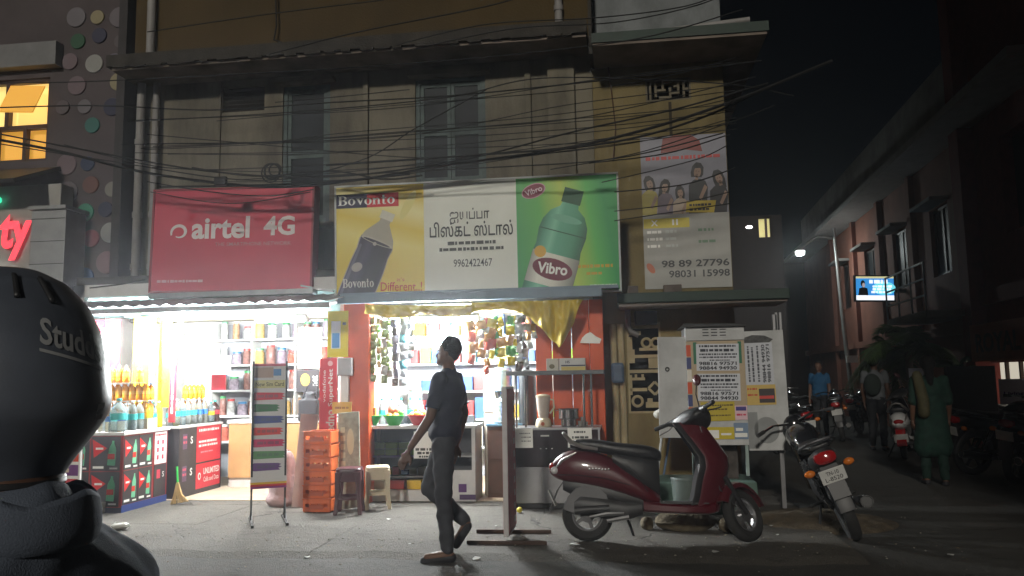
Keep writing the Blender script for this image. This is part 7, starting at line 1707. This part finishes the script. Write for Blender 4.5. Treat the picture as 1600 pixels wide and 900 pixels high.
# vehicles in the alley
sc2 = copy_tree(sc1, None, {maroon: M('pearl_white_paint', (.7, .7, .7), .3, var=.05, coat=.6)})
sc2['label'] = 'white scooter with red tail lamp parked facing away in the alley'; sc2.location = (*G(1415, 718).xy, 0); sc2.rotation_euler = (R(-5), 0, R(70))
for ch in sc2.children:
    if ch.name.startswith('mudguard') or ch.name.startswith('tail_lamp'): ch.data = ch.data.copy(); ch.data.materials[0] = lensr
def bike(px, py, rz, lean, label):
    b = copy_tree(mc); b['label'] = label; b['group'] = 'motorcycles parked along the alley'; b.location = (*G(px, py).xy, 0); b.rotation_euler = (R(lean), 0, R(rz))
    for ch in b.children:
        if ch.name.startswith('number_plate'):
            for g_ in list(ch.children): bpy.data.objects.remove(g_)
    return b
for a in ((1262, 722, 100, -8, 'motorcycle parked just beyond the near one, half hidden by the white door'), (1318, 690, 75, -8, 'motorcycle with pale plate near the person in blue'), (1345, 678, 60, -8, 'motorcycle in front of the lamp pole in the alley'), (1268, 676, 110, -8, 'motorcycle beside the person in blue, farthest along the left wall'),
          (1520, 742, 20, 8, 'motorcycle turned sideways beside the woman in green'), (1588, 756, 40, 8, 'motorcycle cut by the right picture edge'), (1560, 718, 35, 8, 'motorcycle half hidden behind the two under the lit window')):
    bike(*a)

# ================================================================== overhead cables
cab = M('cable_black', (.012, .012, .012), .6, var=0)
def wire(pts, r, label, Y0=8.3, sag=0):
    p = [P(x, y, Y) for x, y, Y in pts]
    # smooth through the given points
    out = []
    for i in range(len(p) - 1):
        a, b, c, d = p[max(0, i - 1)], p[i], p[i + 1], p[min(len(p) - 1, i + 2)]
        for k in range(8):
            t = k / 8; out.append(.5 * ((2 * b) + (c - a) * t + (2 * a - 5 * b + 4 * c - d) * t * t + (3 * b - a - 3 * c + d) * t ** 3))
    out.append(p[-1]); root = out[0].copy()
    o = MB().tube([q - root for q in out], r * 1.35, 5).build('overhead_cable', cab); o.location = root
    tag(o, label, 'cable', 'overhead cables across the facade'); return o
GL = 'thin black overhead cable sagging across the old facade'
Yw = 8.2
wires = [
 ([(-60, 208, 7.6), (90, 236, 8), (240, 272, 8.3), (420, 292, 8.4), (560, 281, 8.4), (700, 258, 8.3), (860, 236, 8.2), (1000, 205, 8.1), (1140, 160, 8), (1300, 95, 8)], .012, 'thickest black cable bundle rising to the corner'),
 ([(-60, 198, 7.6), (120, 232, 8), (330, 268, 8.3), (520, 276, 8.3), (720, 250, 8.3), (900, 205, 8.2), (1050, 172, 8.1), (1200, 130, 8)], .007, None),
 ([(-60, 130, 7.6), (120, 128, 8), (330, 118, 8.2), (560, 105, 8.2), (800, 85, 8.2), (1000, 60, 8.1), (1160, 15, 8)], .005, None),
 ([(-60, 170, 7.6), (150, 165, 8), (330, 172, 8.2), (520, 160, 8.2), (700, 150, 8.2), (920, 128, 8.1), (1190, 95, 8)], .006, None),
 ([(200, 190, 8.1), (460, 175, 8.2), (700, 152, 8.2), (850, 122, 8.2), (1120, 130, 8.1), (1240, 150, 8)], .005, None),
 ([(420, 85, 8.2), (560, 50, 8.2), (760, 10, 8.1), (860, -20, 8)], .006, None),
 ([(230, 50, 8.2), (420, 22, 8.2), (600, 0, 8.2)], .005, None),
 ([(620, 70, 8.2), (760, 38, 8.2), (930, 28, 8.1), (1060, 12, 8.1), (1130, -10, 8)], .005, None),
 ([(640, 78, 8.2), (800, 45, 8.2), (960, 35, 8.1), (1090, 8, 8.1), (1150, -20, 8)], .005, None),
 ([(220, 232, 8.1), (420, 222, 8.2), (640, 205, 8.2), (860, 190, 8.2), (1000, 165, 8.1), (1180, 120, 8)], .004, None),
 ([(-60, 215, 7.6), (160, 250, 8.1), (400, 282, 8.3), (560, 252, 8.3), (650, 200, 8.3), (760, 140, 8.2)], .005, None),
 ([(510, 258, 8.2), (720, 244, 8.2), (940, 225, 8.1), (1080, 190, 8.1), (1190, 142, 8)], .009, None),
 ([(500, 275, 8.2), (760, 262, 8.2), (960, 248, 8.1), (1130, 208, 8)], .005, None),
 ([(860, 265, 8.2), (1000, 238, 8.1), (1130, 195, 8.0), (1210, 165, 8)], .004, None),
 ([(960, 330, 8.2), (1060, 318, 8.1), (1140, 300, 8)], .004, None), ([(960, 300, 8.2), (1070, 288, 8.1), (1150, 262, 8)], .005, None), ([(960, 345, 8.2), (1060, 330, 8.1), (1140, 318, 8)], .004, None),
 ([(940, 285, 8.2), (1040, 262, 8.1), (1100, 245, 8.1), (1140, 225, 8)], .004, None), ([(920, 255, 8.2), (1040, 240, 8.1), (1140, 210, 8)], .005, None),
 ([(230, 284, 8.4), (330, 300, 8.4), (420, 306, 8.4), (490, 296, 8.4)], .005, None), ([(235, 300, 8.4), (360, 318, 8.4), (485, 300, 8.4)], .004, None), ([(300, 262, 8.4), (400, 275, 8.4), (520, 268, 8.3), (600, 280, 8.3), (660, 274, 8.3)], .007, None),
 ([(250, 292, 8.4), (380, 290, 8.4), (520, 284, 8.4), (640, 272, 8.3)], .008, None), ([(100, 226, 8), (260, 262, 8.3), (420, 262, 8.4), (620, 250, 8.3), (900, 232, 8.2)], .004, None),
 ([(430, 160, 8.3), (520, 152, 8.3), (640, 140, 8.3)], .004, None), ([(230, 210, 8.3), (430, 228, 8.3), (640, 246, 8.3), (760, 242, 8.3)], .004, None),
 ([(140, 450, 8.3), (190, 444, 8.4), (230, 436, 8.5)], .006, 'pale stay wire running to the red signboard'),
]
rw = random.Random(21)
for k in range(12):
    y = rw.uniform(170, 285); y2 = y - rw.uniform(20, 70)
    wires.append(([(180 + rw.uniform(0, 250), y, 8.3), (560 + rw.uniform(-60, 60), (y + y2) / 2 + rw.uniform(4, 22), 8.3), (900 + rw.uniform(-80, 90), y2, 8.2), (1150, y2 - rw.uniform(20, 50), 8.1)], .0035, None))
def wire_label(pts):
    ym = sum(q[1] for q in pts) / len(pts); xm = sum(q[0] for q in pts) / len(pts)
    if xm > 960: return 'thin black cable crossing the tall phone number poster'
    if ym < 60: return 'thin black cable crossing the ochre wall and white parapet above the ledge'
    if ym < 150: return 'thin black cable crossing the tops of the upstairs windows'
    if ym < 215: return 'thin black cable crossing the middle of the upstairs windows'
    if xm < 400: return 'thin black cable sagging over the top of the red signboard'
    return 'thin black cable sagging low, just above the signboards'
for pts, r, lb in wires: wire(pts, r, lb or wire_label(pts))
ht = MB().torus((0, 0, 0), .09, .012, 'Y', 20, 6); ht.torus((.03, .01, .02), .07, .01, 'Y', 18, 6); ht.torus((-.02, .015, -.01), .11, .008, 'Y', 20, 6)
o = ht.build('cable_coil', cab); o.location = P(425, 268, 8.38); tag(o, 'coil of spare cable hanging above the red signboard', 'cable')
jb = MB().b2(-.07, .07, -.03, .03, -.05, .05).build('junction_box', blackm, bevel=.01); jb.location = P(345, 283, 8.36); tag(jb, 'small black junction box among the cables above the red signboard', 'junction box')
wd_ = MB().tube([P(430, -20, 9.7), P(432, 40, 9.7), P(428, 62, 9.7), P(445, 68, 9.7)], .012, 6).build('wall_cable', cab); tag(wd_, 'cable drooping down the ochre upper wall', 'cable')
wd_ = MB().tube([P(950, 105, 9.6), P(955, 140, 9.65), P(962, 200, 9.66), P(958, 250, 9.66)], .008, 6).build('wall_cable', M('brown_wire', (.08, .04, .02), .7)); tag(wd_, 'loose brown wire hanging down the yellow corner wall', 'cable')

# ================================================================== litter
lit = [(897, 852, .05), (909, 858, .03), (1117, 864, .035), (480, 866, .035), (607, 812, .03), (717, 846, .02), (745, 868, .05), (288, 860, .025), (560, 855, .015), (775, 822, .02), (700, 800, .018), (1205, 822, .025), (1215, 836, .02), (1485, 868, .03), (1240, 815, .02), (950, 858, .018), (640, 850, .015), (830, 850, .02)]
rl = random.Random(2)
for (x, y, s_) in lit:
    q = G(x, y, .03); m = MB(); n = 6
    pts = [(s_ * rl.uniform(.6, 1.1) * math.cos(2 * math.pi * k / n), s_ * rl.uniform(.5, 1) * math.sin(2 * math.pi * k / n), rl.uniform(.002, .3 * s_ + .004)) for k in range(n)]
    m.v = [(0, 0, s_ * .35)] + pts + [(0, 0, .0)]; m.f = [(0, k + 1, (k + 1) % n + 1) for k in range(n)] + [(n + 1, (k + 1) % n + 1, k + 1) for k in range(n)]
    o = m.build('paper_scrap', M('litter_white', (.5, .5, .48), .8)); o.location = (q.x, q.y, .03 if q.y > 6.4 else .001); tag(o, 'small crumpled white paper scrap lying on the roadside', 'litter', 'paper scraps on the road')
m = MB(); rq = random.Random(77)
for k in range(260):
    x = rq.uniform(-4.8, 3.2); y = rq.choice((rq.gauss(6.75, .35), rq.uniform(5.2, 8.4))); s_ = rq.uniform(.006, .02); a_ = rq.uniform(0, 6.3)
    z = .031 if y > 6.5 else .006
    c_, d_ = math.cos(a_) * s_, math.sin(a_) * s_
    m.add([(x - c_, y - d_, z), (x + d_ * .5, y - c_ * .5, z + rq.uniform(0, .006)), (x + c_, y + d_, z + .002), (x - d_ * .5, y + c_ * .5, z + rq.uniform(0, .006))], [(0, 1, 2, 3)])
o = m.build('litter', M('dry_leaf_bits', (.16, .12, .07), .9, var=.5, scale=60), fix=False); o['kind'] = 'stuff'; o['label'] = 'dry leaf bits and dust litter over the roadside'
q = G(188, 832); m = MB().ell((0, 0, .03), (.1, .05, .03), 12, 6); m.v = [(v[0], v[1], max(.002, v[2] + .02 * sn(v[0] * 30, v[1] * 30))) for v in m.v]; o = m.build('plastic_wrapper', M('pale_wrapper', (.5, .5, .46), .35, var=.2), smooth=True); o.location = (q.x, q.y, .03); tag(o, 'crumpled pale plastic wrapper in front of the drinks counter', 'litter')
o = MB().ell((0, 0, .028), .03, 12, 8).build('lemon', M('lemon_yellow', (.6, .5, .05), .5), smooth=True); q = G(812, 806); o.location = (q.x, q.y, .03); tag(o, 'small yellow lemon on the ground under the stall', 'fruit')
# striped price stand behind the rider
a, b, c, d = RECT(88, 672, 138, 762, 7.3)
ps = thing('price_board', 'striped orange and purple price board beside the rider', 'sign', ((a + b) / 2 - .06, 7.3, 0), rz=R(-10))
MB().b2(-.22, .17, 0, .02, c - .05, d + .08).build('sheet', WHITE, ps)
for i, col in enumerate(((190, 40, 50), (110, 50, 120), (215, 75, 40), (70, 140, 190))):
    z = c - .02 + i * .135; art(ps, [rc(-.2, z, .15, z + .105)], ink(*col), -.003, 'stripe'); art(ps, words(-.1, .04, z + .05, .04, 1, i), ink(220, 200, 180), -.005, 'small_print')
for x in (-.2, .15): MB().bar((x, .03, 0), (x, .03, d + .06), .02).build('leg', blackm, ps)

# ================================================================== thin haze volume added to give the lamps a bloom
hzb = MB().b2(-40, 40, -6, 80, -1.2, 11).build('bloom_haze', None); hzb['kind'] = 'stuff'
hmat = bpy.data.materials.new('bloom_haze_volume'); hmat.use_nodes = True; hn = hmat.node_tree.nodes; hn.remove(hn['Principled BSDF'])
pv = hn.new('ShaderNodeVolumePrincipled'); pv.inputs['Color'].default_value = (.9, .93, 1, 1); pv.inputs['Density'].default_value = HAZE; pv.inputs['Anisotropy'].default_value = .78
hmat.node_tree.links.new(pv.outputs[0], hn['Material Output'].inputs['Volume']); hzb.data.materials.append(hmat)
